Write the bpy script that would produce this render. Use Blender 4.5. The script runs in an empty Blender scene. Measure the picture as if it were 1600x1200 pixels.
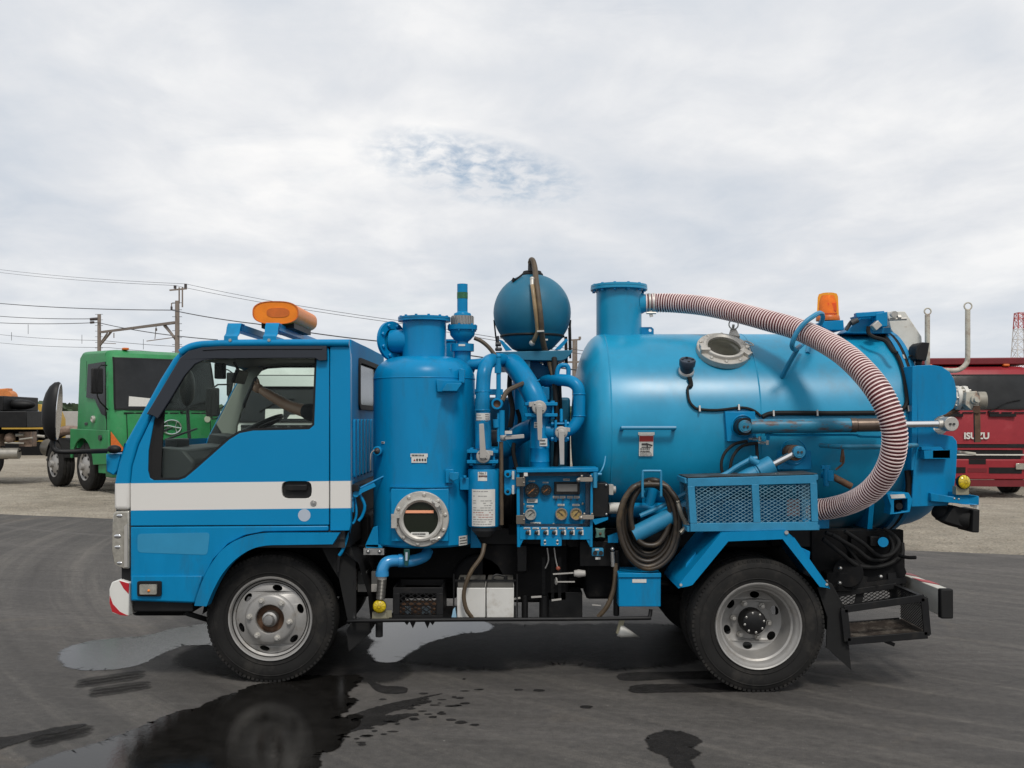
import bpy, bmesh, math, random
from mathutils import Vector, Matrix, noise
from mathutils.geometry import tessellate_polygon
random.seed(7)
R = math.radians
PI = math.pi
scene = bpy.context.scene
COL = scene.collection
V = Vector

# ------------------------------------------------------------------ camera
F, HX, HY, CAMZ = 1600.0, 800.0, 655.0, 1.55
cam_data = bpy.data.cameras.new('camera')
cam_data.sensor_width = 36.0
cam_data.lens = 36.0
cam_data.shift_y = 55.0 / 1600.0
cam_data.clip_start = 0.05
cam_data.clip_end = 3000.0
cam = bpy.data.objects.new('camera', cam_data)
cam.location = (0, 0, CAMZ)
cam.rotation_euler = (R(90), 0, 0)
COL.objects.link(cam)
scene.camera = cam

# ------------------------------------------------------------------ world: overcast sky with a torn blue gap
SUN = V((0.13, -0.60, 0.79)).normalized()
world = bpy.data.worlds.new('World')
scene.world = world
world.use_nodes = True
wn, wl = world.node_tree.nodes, world.node_tree.links
wn.clear()
def N(t, **kw):
    n = wn.new(t)
    for k, v in kw.items():
        setattr(n, k, v)
    return n
def wmath(op, a, b=None, clamp=False):
    n = N('ShaderNodeMath', operation=op, use_clamp=clamp)
    for i, s in enumerate((a, b)):
        if s is None: continue
        if isinstance(s, (int, float)): n.inputs[i].default_value = s
        else: wl.new(s, n.inputs[i])
    return n.outputs[0]
out = N('ShaderNodeOutputWorld'); bg = N('ShaderNodeBackground')
bg.inputs['Strength'].default_value = 0.1
wl.new(bg.outputs[0], out.inputs[0])
sky = N('ShaderNodeTexSky', sky_type='NISHITA')
sky.sun_disc = False
sky.sun_elevation = math.asin(SUN.z)
sky.sun_rotation = math.atan2(SUN.x, SUN.y)
sky.air_density = 1.2; sky.dust_density = 1.0; sky.ozone_density = 1.5
tc = N('ShaderNodeTexCoord'); sep = N('ShaderNodeSeparateXYZ')
wl.new(tc.outputs['Generated'], sep.inputs[0])
sx, sy, sz = sep.outputs
zc = wmath('ADD', wmath('MAXIMUM', sz, 0.0), 0.16)
comb = N('ShaderNodeCombineXYZ')
wl.new(wmath('DIVIDE', sx, zc), comb.inputs[0]); wl.new(wmath('DIVIDE', sy, zc), comb.inputs[1])
def wnoise(scale, detail, rough, dist, off=(0, 0, 0), stretch=(1, 1, 1)):
    mp = N('ShaderNodeMapping'); mp.inputs['Location'].default_value = off; mp.inputs['Scale'].default_value = stretch
    wl.new(comb.outputs[0], mp.inputs[0])
    n = N('ShaderNodeTexNoise'); n.inputs['Scale'].default_value = scale; n.inputs['Detail'].default_value = detail
    n.inputs['Roughness'].default_value = rough; n.inputs['Distortion'].default_value = dist
    wl.new(mp.outputs[0], n.inputs['Vector'])
    return n.outputs['Fac']
n1 = wnoise(0.95, 7, 0.52, 0.35, (1.3, 4.1, 0), (1.0, 0.8, 1))
n2 = wnoise(4.2, 6, 0.58, 0.3, (7.7, 1.9, 0), (1.0, 0.8, 1))
nn = wmath('ADD', wmath('MULTIPLY', n1, 0.72), wmath('MULTIPLY', n2, 0.28))
ramp = N('ShaderNodeValToRGB')
e = ramp.color_ramp.elements
e[0].position = 0.35; e[0].color = (6.2, 6.7, 7.4, 1)
e[1].position = 0.63; e[1].color = (9.7, 9.65, 9.6, 1)
m = e.new(0.49); m.color = (7.7, 7.9, 8.25, 1)
wl.new(nn, ramp.inputs[0])
# thinner, bluer veil low down, all the way round
low = wmath('SUBTRACT', 1.0, wmath('MULTIPLY', wmath('MAXIMUM', sz, 0.0), 5.5), True)
tint = N('ShaderNodeMixRGB'); tint.blend_type = 'MIX'
tint.inputs[2].default_value = (5.8, 6.5, 7.3, 1)
wl.new(wmath('MULTIPLY', wmath('POWER', low, 1.1), 0.62), tint.inputs[0]); wl.new(ramp.outputs[0], tint.inputs[1])
# the gap: a patch of ragged cloud where blue sky shows
gx = wmath('DIVIDE', wmath('ADD', sx, 0.035), 0.085)
gz = wmath('DIVIDE', wmath('SUBTRACT', wmath('ADD', sz, wmath('MULTIPLY', sx, 0.16)), 0.232), 0.024)
gd = wmath('ADD', wmath('MULTIPLY', gx, gx), wmath('MULTIPLY', gz, gz))
gfall = wmath('SUBTRACT', 1.0, wmath('MULTIPLY', gd, 0.5), True)
front = wmath('GREATER_THAN', sy, 0.0)
n3 = wnoise(19.0, 5, 0.6, 0.3, (2.2, 9.3, 0), (1.0, 0.75, 1))
gap = wmath('MULTIPLY', wmath('MULTIPLY', gfall, front), wmath('MULTIPLY', wmath('SUBTRACT', wmath('ADD', wmath('MULTIPLY', n3, 0.6), wmath('MULTIPLY', n2, 0.4)), 0.42), 6.0, True), True)
n4 = wnoise(1.9, 6, 0.6, 0.6, (5.2, 0.3, 0), (0.45, 1.0, 1))
holes = wmath('MULTIPLY', wmath('SUBTRACT', n4, 0.60), 2.6, True)
mask = wmath('MAXIMUM', wmath('MULTIPLY', gap, 0.78), wmath('MULTIPLY', holes, 0.5))
mix = N('ShaderNodeMixRGB')
wl.new(mask, mix.inputs[0]); wl.new(tint.outputs[0], mix.inputs[1])
blue = N('ShaderNodeMixRGB'); blue.blend_type = 'MULTIPLY'; blue.inputs[0].default_value = 1.0
blue.inputs[2].default_value = (1.0, 1.0, 1.0, 1)
wl.new(sky.outputs[0], blue.inputs[1]); wl.new(blue.outputs[0], mix.inputs[2])
wl.new(mix.outputs[0], bg.inputs[0])

# ------------------------------------------------------------------ sun behind thin cloud
sl = bpy.data.lights.new('sun', 'SUN')
sl.energy = 2.0; sl.angle = R(11); sl.color = (1.0, 0.96, 0.90)
so = bpy.data.objects.new('sun', sl)
so.rotation_euler = SUN.to_track_quat('Z', 'Y').to_euler()
so.location = (2, -8, 12)
COL.objects.link(so)
vs = scene.view_settings
scene.display_settings.display_device = 'sRGB'
vs.view_transform = 'Standard'; vs.look = 'None'; vs.exposure = 0.0; vs.gamma = 1.0; vs.use_curve_mapping = False

# ------------------------------------------------------------------ points from photo measurements at a known distance
def P(px, py, Y):
    return V(((px - HX) * Y / F, Y, CAMZ + (HY - py) * Y / F))
def G(px, py):
    Y = CAMZ * F / (py - HY)
    return V(((px - HX) * Y / F, Y, 0.0))

# ------------------------------------------------------------------ materials
MATS = {}
def mat(name, col, rough=0.5, metal=0.0, var=0.0, vscale=6.0, bump=0.0, bscale=60.0, coat=0.0, spec=0.5, dirt=None, dscale=3.0, damt=0.5, dth=0.55, emit=None, stretch=(1, 1, 1)):
    if name in MATS: return MATS[name]
    m = bpy.data.materials.new(name); m.use_nodes = True
    nt = m.node_tree; b = nt.nodes['Principled BSDF']
    b.inputs['Base Color'].default_value = (*col, 1)
    b.inputs['Roughness'].default_value = rough
    b.inputs['Metallic'].default_value = metal
    b.inputs['Coat Weight'].default_value = coat
    b.inputs['Coat Roughness'].default_value = 0.08
    b.inputs['Specular IOR Level'].default_value = spec
    tcn = nt.nodes.new('ShaderNodeTexCoord')
    mp = nt.nodes.new('ShaderNodeMapping'); mp.inputs['Scale'].default_value = stretch
    nt.links.new(tcn.outputs['Object'], mp.inputs[0])
    cs = None
    if var > 0:
        n = nt.nodes.new('ShaderNodeTexNoise'); n.inputs['Scale'].default_value = vscale; n.inputs['Detail'].default_value = 7; n.inputs['Roughness'].default_value = 0.65
        nt.links.new(mp.outputs[0], n.inputs['Vector'])
        cr = nt.nodes.new('ShaderNodeValToRGB')
        cr.color_ramp.elements[0].position = 0.3; cr.color_ramp.elements[1].position = 0.72
        cr.color_ramp.elements[0].color = tuple(max(0, c * (1 - var)) for c in col) + (1,)
        cr.color_ramp.elements[1].color = tuple(min(1, c * (1 + var)) for c in col) + (1,)
        nt.links.new(n.outputs['Fac'], cr.inputs[0])
        cs = cr.outputs[0]
        rr = nt.nodes.new('ShaderNodeMapRange')
        rr.inputs['To Min'].default_value = max(0.02, rough - 0.08); rr.inputs['To Max'].default_value = min(1, rough + 0.12)
        nt.links.new(n.outputs['Fac'], rr.inputs[0]); nt.links.new(rr.outputs[0], b.inputs['Roughness'])
    if dirt:
        n = nt.nodes.new('ShaderNodeTexNoise'); n.inputs['Scale'].default_value = dscale; n.inputs['Detail'].default_value = 9; n.inputs['Roughness'].default_value = 0.7
        nt.links.new(mp.outputs[0], n.inputs['Vector'])
        mr = nt.nodes.new('ShaderNodeMapRange'); mr.inputs['From Min'].default_value = dth; mr.inputs['From Max'].default_value = dth + 0.12
        mr.inputs['To Max'].default_value = damt
        nt.links.new(n.outputs['Fac'], mr.inputs[0])
        mx = nt.nodes.new('ShaderNodeMixRGB'); mx.inputs[1].default_value = (*col, 1); mx.inputs[2].default_value = (*dirt, 1)
        nt.links.new(mr.outputs[0], mx.inputs[0])
        if cs: nt.links.new(cs, mx.inputs[1])
        cs = mx.outputs[0]
    if cs: nt.links.new(cs, b.inputs['Base Color'])
    if bump > 0:
        n = nt.nodes.new('ShaderNodeTexNoise'); n.inputs['Scale'].default_value = bscale; n.inputs['Detail'].default_value = 4
        nt.links.new(mp.outputs[0], n.inputs['Vector'])
        bp = nt.nodes.new('ShaderNodeBump'); bp.inputs['Strength'].default_value = bump; bp.inputs['Distance'].default_value = 0.01
        nt.links.new(n.outputs['Fac'], bp.inputs['Height']); nt.links.new(bp.outputs[0], b.inputs['Normal'])
    if emit:
        b.inputs['Emission Color'].default_value = (*emit, 1); b.inputs['Emission Strength'].default_value = 1
    MATS[name] = m
    return m

def glass(name, tint, ior=1.45, rough=0.02, flat=None):
    if name in MATS: return MATS[name]
    m = bpy.data.materials.new(name); m.use_nodes = True
    nt = m.node_tree; nt.nodes.clear()
    o = nt.nodes.new('ShaderNodeOutputMaterial'); mx = nt.nodes.new('ShaderNodeMixShader')
    t = nt.nodes.new('ShaderNodeBsdfTransparent'); t.inputs[0].default_value = (*tint, 1)
    g = nt.nodes.new('ShaderNodeBsdfGlossy'); g.inputs['Roughness'].default_value = rough
    f = nt.nodes.new('ShaderNodeFresnel'); f.inputs['IOR'].default_value = ior
    if flat is None: nt.links.new(f.outputs[0], mx.inputs[0])
    else: mx.inputs[0].default_value = flat
    nt.links.new(t.outputs[0], mx.inputs[1]); nt.links.new(g.outputs[0], mx.inputs[2])
    nt.links.new(mx.outputs[0], o.inputs[0])
    MATS[name] = m
    return m

BLUEC = (0.002, 0.203, 0.425)
M_blue = mat('blue_paint', BLUEC, 0.3, var=0.10, vscale=2.2, coat=0.0, spec=0.2, bump=0.02, bscale=30, dirt=(0.02, 0.12, 0.21), dscale=3.0, damt=0.42, dth=0.52, stretch=(2.2, 2.2, 0.55))
M_tank = mat('tank_blue_paint', (0.008, 0.255, 0.44), 0.31, var=0.18, vscale=1.9, coat=0.0, spec=0.42, bump=0.05, bscale=5, dirt=(0.05, 0.15, 0.22), dscale=2.6, damt=0.4, dth=0.53, stretch=(1, 1, 0.7))
M_worn = mat('worn_blue_paint', (0.02, 0.21, 0.375), 0.42, var=0.15, vscale=9, dirt=(0.09, 0.045, 0.025), dscale=9, damt=0.8, dth=0.62)
M_cyl = mat('rusty_blue_cylinder_paint', (0.02, 0.185, 0.30), 0.38, var=0.2, vscale=12, spec=.35, dirt=(0.10, 0.045, 0.022), dscale=6, damt=0.9, dth=0.50, stretch=(1.5, 4, 4))
M_patch = mat('faded_blue_patch', (0.02, 0.232, 0.415), 0.45, var=0.06, vscale=10)
M_plastic = mat('matte_blue_plastic', (0.004, 0.12, 0.205), 0.5, var=0.12, vscale=5, dirt=(0.03, 0.09, 0.12), dscale=4, damt=0.4)
M_white = mat('white_paint', (0.66, 0.65, 0.61), 0.4, var=0.05, vscale=6)
M_dwhite = mat('stained_white_paint', (0.62, 0.60, 0.54), 0.5, var=0.1, vscale=9, dirt=(0.22, 0.13, 0.07), dscale=7, damt=0.7, dth=0.58)
M_black = mat('black_paint', (0.007, 0.007, 0.0075), 0.5, var=0.3, vscale=8, spec=0.3, dirt=(0.03, 0.026, 0.022), dscale=10, damt=0.4)
M_chassis = mat('chassis_black', (0.005, 0.005, 0.0055), 0.7, var=0.4, vscale=14, spec=0.18, dirt=(0.022, 0.018, 0.015), dscale=12, damt=0.5)
M_rubber = mat('black_rubber', (0.009, 0.009, 0.009), 0.7, var=0.25, vscale=10, spec=0.3)
M_tyre = mat('tyre_rubber', (0.014, 0.0135, 0.013), 0.8, var=0.28, vscale=7, spec=0.25, dirt=(0.042, 0.038, 0.033), dscale=6, damt=0.5, dth=0.5)
M_silver = mat('silver_wheel_paint', (0.33, 0.32, 0.305), 0.42, metal=0.35, var=0.12, vscale=10, dirt=(0.2, 0.17, 0.13), dscale=11, damt=0.45)
M_steel = mat('bare_steel', (0.42, 0.41, 0.39), 0.34, metal=0.85, var=0.15, vscale=14)
M_chrome = mat('chrome_rod', (0.75, 0.75, 0.75), 0.14, metal=1.0)
M_cast = mat('cast_steel_ring', (0.50, 0.48, 0.44), 0.46, metal=0.5, var=0.15, vscale=12, dirt=(0.22, 0.19, 0.15), dscale=14, damt=0.5)
M_grey = mat('grey_lever_paint', (0.36, 0.345, 0.32), 0.45, var=0.08)
M_dgrey = mat('dark_grey_plastic', (0.035, 0.036, 0.038), 0.55, var=0.12, vscale=14)
M_dash = mat('dashboard_plastic', (0.035, 0.037, 0.039), 0.6, var=0.1)
M_trim = mat('grey_beige_trim', (0.24, 0.25, 0.22), 0.7, var=0.06)
M_seat = mat('seat_fabric', (0.03, 0.032, 0.036), 0.9, var=0.2, vscale=40)
M_brown = mat('weathered_brown_hose', (0.075, 0.052, 0.030), 0.55, var=0.35, vscale=9, dirt=(0.2, 0.14, 0.07), dscale=6, damt=0.5)
M_coil = mat('worn_black_brown_hose', (0.030, 0.022, 0.015), 0.42, var=0.4, vscale=7, dirt=(0.14, 0.095, 0.05), dscale=5, damt=0.6, dth=0.52)
M_amber = mat('amber_lens', (0.80, 0.21, 0.012), 0.38, var=0.12, vscale=14, coat=0.0, spec=0.3)
M_ambdark = mat('dark_amber_lens', (0.55, 0.115, 0.008), 0.4, var=0.2, vscale=18)  # deeper amber for rims, inserts and marker lenses
M_yellow = mat('yellow_lens', (0.62, 0.46, 0.012), 0.2, var=0.2, vscale=30, coat=0.5)
M_clear = mat('clear_lens', (0.40, 0.38, 0.33), 0.15, metal=0.4, var=0.25, vscale=30, coat=0.6)
M_red = mat('red_paint', (0.42, 0.012, 0.02), 0.4, var=0.08)
M_sticker = mat('sticker_white', (0.60, 0.59, 0.55), 0.5, var=0.08, vscale=30)
M_ink = mat('printed_ink', (0.05, 0.045, 0.045), 0.6)
M_inkred = mat('printed_red_ink', (0.34, 0.03, 0.025), 0.6)
M_rust = mat('rusty_steel', (0.10, 0.052, 0.028), 0.75, var=0.4, vscale=14, dirt=(0.22, 0.17, 0.12), dscale=9, damt=0.5)
M_galv = mat('flaking_galvanised_pipe', (0.50, 0.47, 0.39), 0.55, var=0.15, vscale=12, dirt=(0.16, 0.07, 0.04), dscale=6, damt=0.85, dth=0.5)
M_sglass = mat('cab_side_glass', (0.014, 0.015, 0.017), 0.25, spec=0.12, var=.3, vscale=2)
M_cglass = glass('cab_glass', (0.93, 0.97, 0.95), 1.16)
M_wglass = glass('windscreen_glass', (0.88, 0.95, 0.91), rough=0.02, flat=0.035)
M_visor = mat('smoked_visor', (0.010, 0.013, 0.020), 0.22, spec=0.5)
M_dglass = mat('dark_tinted_glass', (0.017, 0.018, 0.019), 0.10, spec=0.3, var=.55, vscale=.9)
M_pglass = mat('porthole_glass', (0.045, 0.045, 0.035), 0.1, var=0.3, vscale=9)
M_skin = mat('skin', (0.36, 0.20, 0.13), 0.55)
M_shirt = mat('dark_shirt', (0.012, 0.013, 0.02), 0.9, var=0.2, vscale=30)

def stripe_mat():
    m = bpy.data.materials.new('blue_paint_with_white_band'); m.use_nodes = True
    nt = m.node_tree; b = nt.nodes['Principled BSDF']
    tcn = nt.nodes.new('ShaderNodeTexCoord'); s = nt.nodes.new('ShaderNodeSeparateXYZ')
    nt.links.new(tcn.outputs['Object'], s.inputs[0])
    def mm(op, a, bb):
        n = nt.nodes.new('ShaderNodeMath'); n.operation = op
        for i, q in enumerate((a, bb)):
            if isinstance(q, (int, float)): n.inputs[i].default_value = q
            else: nt.links.new(q, n.inputs[i])
        return n.outputs[0]
    zz = mm('SUBTRACT', s.outputs[2], mm('MULTIPLY', s.outputs[0], 0.011))
    f = mm('MULTIPLY', mm('GREATER_THAN', zz, 1.046), mm('LESS_THAN', zz, 1.203))
    n = nt.nodes.new('ShaderNodeTexNoise'); n.inputs['Scale'].default_value = 2.0; n.inputs['Detail'].default_value = 6
    nt.links.new(tcn.outputs['Object'], n.inputs['Vector'])
    cr = nt.nodes.new('ShaderNodeValToRGB')
    cr.color_ramp.elements[0].color = (BLUEC[0] * .9, BLUEC[1] * .9, BLUEC[2] * .9, 1); cr.color_ramp.elements[1].color = (BLUEC[0] * 1.1, BLUEC[1] * 1.08, BLUEC[2] * 1.07, 1)
    nt.links.new(n.outputs['Fac'], cr.inputs[0])
    mx = nt.nodes.new('ShaderNodeMixRGB'); nt.links.new(f, mx.inputs[0]); nt.links.new(cr.outputs[0], mx.inputs[1])
    mx.inputs[2].default_value = (0.64, 0.62, 0.585, 1)
    nt.links.new(mx.outputs[0], b.inputs['Base Color'])
    b.inputs['Roughness'].default_value = 0.28; b.inputs['Specular IOR Level'].default_value = 0.16
    return m
M_band = stripe_mat()

# ------------------------------------------------------------------ mesh builder
def frame_of(axis):
    a = V(axis).normalized()
    h = V((0, 0, 1)) if abs(a.z) < 0.9 else V((1, 0, 0))
    u = h.cross(a).normalized(); w = a.cross(u).normalized()
    return u, w, a

def spline(pts, sub=6, closed=False):
    pts = [V(p) for p in pts]; n = len(pts); res = []
    rng = n if closed else n - 1
    for i in range(rng):
        p0 = pts[(i - 1) % n] if closed or i > 0 else pts[0] * 2 - pts[1]
        p1 = pts[i]; p2 = pts[(i + 1) % n]
        p3 = pts[(i + 2) % n] if closed or i + 2 < n else pts[-1] * 2 - pts[-2]
        for k in range(sub):
            t = k / sub
            res.append(0.5 * ((2 * p1) + (p2 - p0) * t + (2 * p0 - 5 * p1 + 4 * p2 - p3) * t * t + (3 * p1 - p0 - 3 * p2 + p3) * t ** 3))
    if not closed: res.append(pts[-1])
    return res

def fillet(pts, r, n=4):
    """round the corners of a 2D/3D polygon; r one number or a list"""
    pts = [V(p) for p in pts]; m = len(pts); res = []
    for i in range(m):
        rr = r[i] if isinstance(r, (list, tuple)) else r
        p = pts[i]; a = pts[i - 1] - p; b = pts[(i + 1) % m] - p
        d = min(rr, a.length * 0.48, b.length * 0.48)
        if d < 1e-5: res.append(p); continue
        s = p + a.normalized() * d; t = p + b.normalized() * d
        for k in range(n + 1):
            q = k / n
            res.append((1 - q) ** 2 * s + 2 * q * (1 - q) * p + q * q * t)
    return res

class MB:
    def __init__(s): s.v = []; s.f = []; s.m = []; s.cur = 0
    def use(s, i): s.cur = i; return s
    def addv(s, pts):
        k = len(s.v); s.v += [V(p) for p in pts]; return k
    def face(s, idx): s.f.append(tuple(idx)); s.m.append(s.cur)
    def obox(s, c, ax, h):
        c = V(c); a, b, d = (V(x) for x in ax)
        k = s.addv([c + a * (h[0] * i) + b * (h[1] * j) + d * (h[2] * l) for i in (-1, 1) for j in (-1, 1) for l in (-1, 1)])
        for q in ((0, 1, 3, 2), (4, 6, 7, 5), (0, 4, 5, 1), (2, 3, 7, 6), (0, 2, 6, 4), (1, 5, 7, 3)):
            s.face([k + x for x in q])
        return s
    def box(s, x0, x1, y0, y1, z0, z1):
        return s.obox(((x0 + x1) / 2, (y0 + y1) / 2, (z0 + z1) / 2), ((1, 0, 0), (0, 1, 0), (0, 0, 1)), (abs(x1 - x0) / 2, abs(y1 - y0) / 2, abs(z1 - z0) / 2))
    def bar(s, p0, p1, w, h, up=(0, 0, 1)):
        p0 = V(p0); p1 = V(p1); a = (p1 - p0); L = a.length; a = a / L
        u = V(up).cross(a)
        if u.length < 1e-4: u = V((1, 0, 0)).cross(a)
        u.normalize(); w2 = a.cross(u)
        return s.obox((p0 + p1) / 2, (a, u, w2), (L / 2, w / 2, h / 2))
    def lathe(s, o, axis, prof, n=32, caps=True, arc=None):
        o = V(o); u, w, a = frame_of(axis); rings = []
        full = arc is None
        cnt = n if full else n + 1
        for r, t in prof:
            k = s.addv([o + a * t + (u * math.cos(q) + w * math.sin(q)) * r for q in ((2 * PI * i / n) if full else (arc[0] + (arc[1] - arc[0]) * i / n) for i in range(cnt))])
            rings.append(k)
        for j in range(len(rings) - 1):
            for i in range(n):
                i2 = (i + 1) % cnt if full else i + 1
                s.face((rings[j] + i, rings[j] + i2, rings[j + 1] + i2, rings[j + 1] + i))
        if caps and full:
            if prof[0][0] > 1e-4: s.face([rings[0] + i for i in reversed(range(n))])
            if prof[-1][0] > 1e-4: s.face([rings[-1] + i for i in range(n)])
        return s
    def cyl(s, p0, p1, r0, r1=None, n=20, caps=True):
        p0 = V(p0); p1 = V(p1); r1 = r0 if r1 is None else r1
        return s.lathe(p0, p1 - p0, [(r0, 0), (r1, (p1 - p0).length)], n, caps)
    def tube(s, pts, r, n=10, closed=False, sub=0, caps=True):
        pts = spline(pts, sub, closed) if sub else [V(p) for p in pts]
        m = len(pts); rings = []; pu = None
        for i in range(m):
            if closed: t = pts[(i + 1) % m] - pts[i - 1]
            else: t = pts[min(i + 1, m - 1)] - pts[max(i - 1, 0)]
            t.normalize()
            if pu is None: u, w, _ = frame_of(t)
            else:
                u = pu - t * pu.dot(t); u.normalize(); w = t.cross(u)
            pu = u
            rr = r(i / (m - 1)) if callable(r) else r
            rings.append(s.addv([pts[i] + (u * math.cos(2 * PI * k / n) + w * math.sin(2 * PI * k / n)) * rr for k in range(n)]))
        for j in range(m if closed else m - 1):
            a, b = rings[j], rings[(j + 1) % m]
            for k in range(n):
                s.face((a + k, a + (k + 1) % n, b + (k + 1) % n, b + k))
        if caps and not closed:
            s.face([rings[0] + k for k in reversed(range(n))]); s.face([rings[-1] + k for k in range(n)])
        return s
    def torus(s, c, axis, R0, r, n=32, m=8, e=1.0):
        u, w, a = frame_of(axis); c = V(c)
        return s.tube([c + u * math.cos(2 * PI * i / n) * R0 + w * math.sin(2 * PI * i / n) * R0 * e for i in range(n)], r, m, closed=True)
    def slab(s, pts, vec, holes=()):
        """closed polygon (3D points, planar enough) pushed along vec, with holes"""
        loops = [[V(p) for p in pts]] + [[V(p) for p in h] for h in holes]
        vec = V(vec)
        nrm = vec.normalized()
        u, w, _ = frame_of(nrm)
        flat = [[V((p.dot(u), p.dot(w), 0)) for p in l] for l in loops]
        tris = tessellate_polygon(flat)
        allp = [p for l in loops for p in l]; n = len(allp)
        k = s.addv(allp); k2 = s.addv([p + vec for p in allp])
        for t in tris:
            a, b, c = (allp[i] for i in t)
            if (b - a).cross(c - a).dot(nrm) > 0: t = tuple(reversed(t))
            s.face([k + i for i in t]); s.face([k2 + i for i in reversed(t)])
        off = 0
        for li, l in enumerate(loops):
            m = len(l)
            area = sum(flat[li][i].x * flat[li][(i + 1) % m].y - flat[li][(i + 1) % m].x * flat[li][i].y for i in range(m))
            ccw = area > 0
            outward = ccw if li == 0 else not ccw
            for i in range(m):
                a, b = off + i, off + (i + 1) % m
                q = (k + a, k + b, k2 + b, k2 + a)
                s.face(q if outward else tuple(reversed(q)))
            off += m
        return s
    def sphere(s, c, r, n=20, m=12, sc=(1, 1, 1), z0=-1.0, z1=1.0):
        c = V(c); rings = []
        a0, a1 = math.asin(max(-1, z0)), math.asin(min(1, z1))
        for j in range(m + 1):
            a = a0 + (a1 - a0) * j / m
            rings.append(s.addv([c + V((math.cos(a) * math.cos(2 * PI * i / n) * r * sc[0], math.cos(a) * math.sin(2 * PI * i / n) * r * sc[1], math.sin(a) * r * sc[2])) for i in range(n)]))
        for j in range(m):
            for i in range(n):
                s.face((rings[j] + i, rings[j] + (i + 1) % n, rings[j + 1] + (i + 1) % n, rings[j + 1] + i))
        return s
    def grid(s, rows):
        nr, nc = len(rows), len(rows[0]); k = s.addv([p for r in rows for p in r])
        for i in range(nr - 1):
            for j in range(nc - 1):
                s.face((k + i * nc + j, k + i * nc + j + 1, k + (i + 1) * nc + j + 1, k + (i + 1) * nc + j))
        return s
    def xform(s, M, start=0):
        for i in range(start, len(s.v)): s.v[i] = M @ s.v[i]
        return s

def mesh_of(name, mb, mats, ang=38, off=V((0, 0, 0)), weld=1e-5):
    me = bpy.data.meshes.new(name)
    me.from_pydata([tuple(v - off) for v in mb.v], [], mb.f)
    if not isinstance(mats, (list, tuple)): mats = [mats]
    for x in mats: me.materials.append(x)
    if len(mats) > 1: me.polygons.foreach_set('material_index', [min(i, len(mats) - 1) for i in mb.m])
    bm = bmesh.new(); bm.from_mesh(me)
    bmesh.ops.remove_doubles(bm, verts=bm.verts, dist=weld)
    bmesh.ops.recalc_face_normals(bm, faces=bm.faces)
    bm.to_mesh(me); bm.free()
    if ang:
        me.polygons.foreach_set('use_smooth', [True] * len(me.polygons))
        me.set_sharp_from_angle(angle=R(ang))
    me.update()
    return me

def wloc(o):
    p = V((0, 0, 0))
    while o is not None: p = p + o.location; o = o.parent
    return p

NOSPLIT = ('print', 'mark', 'lettering', 'heading', 'contents', 'triangle', 'emblem', 'caption', 'spring', 'eyes', 'face', 'insert', 'steering', 'tail_machinery', 'drivetrain', 'chassis_frame', 'lattice', 'wire_mesh_')
def clusters(mb):
    """split a builder into the pieces that stand apart from each other"""
    n = len(mb.v); par = list(range(n))
    def find(i):
        while par[i] != i: par[i] = par[par[i]]; i = par[i]
        return i
    for f in mb.f:
        a = find(f[0])
        for i in f[1:]:
            b = find(i)
            if a != b: par[b] = a
    used = sorted({i for f in mb.f for i in f}); groups = {}
    for i in used: groups.setdefault(find(i), []).append(i)
    keys = list(groups)
    if len(keys) < 2 or len(keys) > 700: return [mb]
    bb = []
    for k in keys:
        vs_ = [mb.v[i] for i in groups[k]]
        bb.append([min(v[a] for v in vs_) - .002 for a in range(3)] + [max(v[a] for v in vs_) + .002 for a in range(3)])
    cp = list(range(len(keys)))
    def cf(i):
        while cp[i] != i: cp[i] = cp[cp[i]]; i = cp[i]
        return i
    for i in range(len(keys)):
        for j in range(i):
            A, B = bb[i], bb[j]
            if all(A[a] <= B[a + 3] and B[a] <= A[a + 3] for a in range(3)): cp[cf(i)] = cf(j)
    root_of = {}
    for i, k in enumerate(keys): root_of[k] = cf(i)
    outs = {}
    for f, m_ in zip(mb.f, mb.m):
        c = root_of[find(f[0])]
        if c not in outs: outs[c] = (MB(), {})
        q, mp_ = outs[c]
        for i in f:
            if i not in mp_: mp_[i] = len(q.v); q.v.append(mb.v[i])
        q.f.append(tuple(mp_[i] for i in f)); q.m.append(m_)
    return [q for q, _ in outs.values()]

def part(name, mb, mats, parent=None, bevel=0.0, ang=38, label=None, kind=None, seg=2):
    """one mesh object; coordinates are given in the same space as the parent's own location chain"""
    def lvl(q): return 0 if q is None or q.parent is None else 1 + lvl(q.parent)
    while parent is not None and lvl(parent) >= 2: parent = parent.parent      # thing > part > sub-part, no deeper
    off = wloc(parent) if parent is not None else V((0, 0, 0))
    if kind is None and not any(w in name for w in NOSPLIT):
        first = None
        cl = clusters(mb)
        if 1 < len(cl) <= 60:
            for sub_mb in cl:
                q = part(name, sub_mb, mats, parent, bevel, ang, label, 'whole', seg)
                first = first or q
            return first
    if kind == 'whole': kind = None
    if kind is None and ('print' in name or 'mark' in name) and len(clusters(mb)) > 1: kind = 'stuff'      # fine print, flat on its label
    o = bpy.data.objects.new(name, mesh_of(name, mb, mats, ang, off))
    o.parent = parent
    COL.objects.link(o)
    if bevel > 0:
        b = o.modifiers.new('bevel', 'BEVEL'); b.width = bevel; b.segments = seg; b.limit_method = 'ANGLE'; b.angle_limit = R(40)
        b.harden_normals = False
    if label: o['label'] = label
    if kind: o['kind'] = kind
    return o

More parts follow.
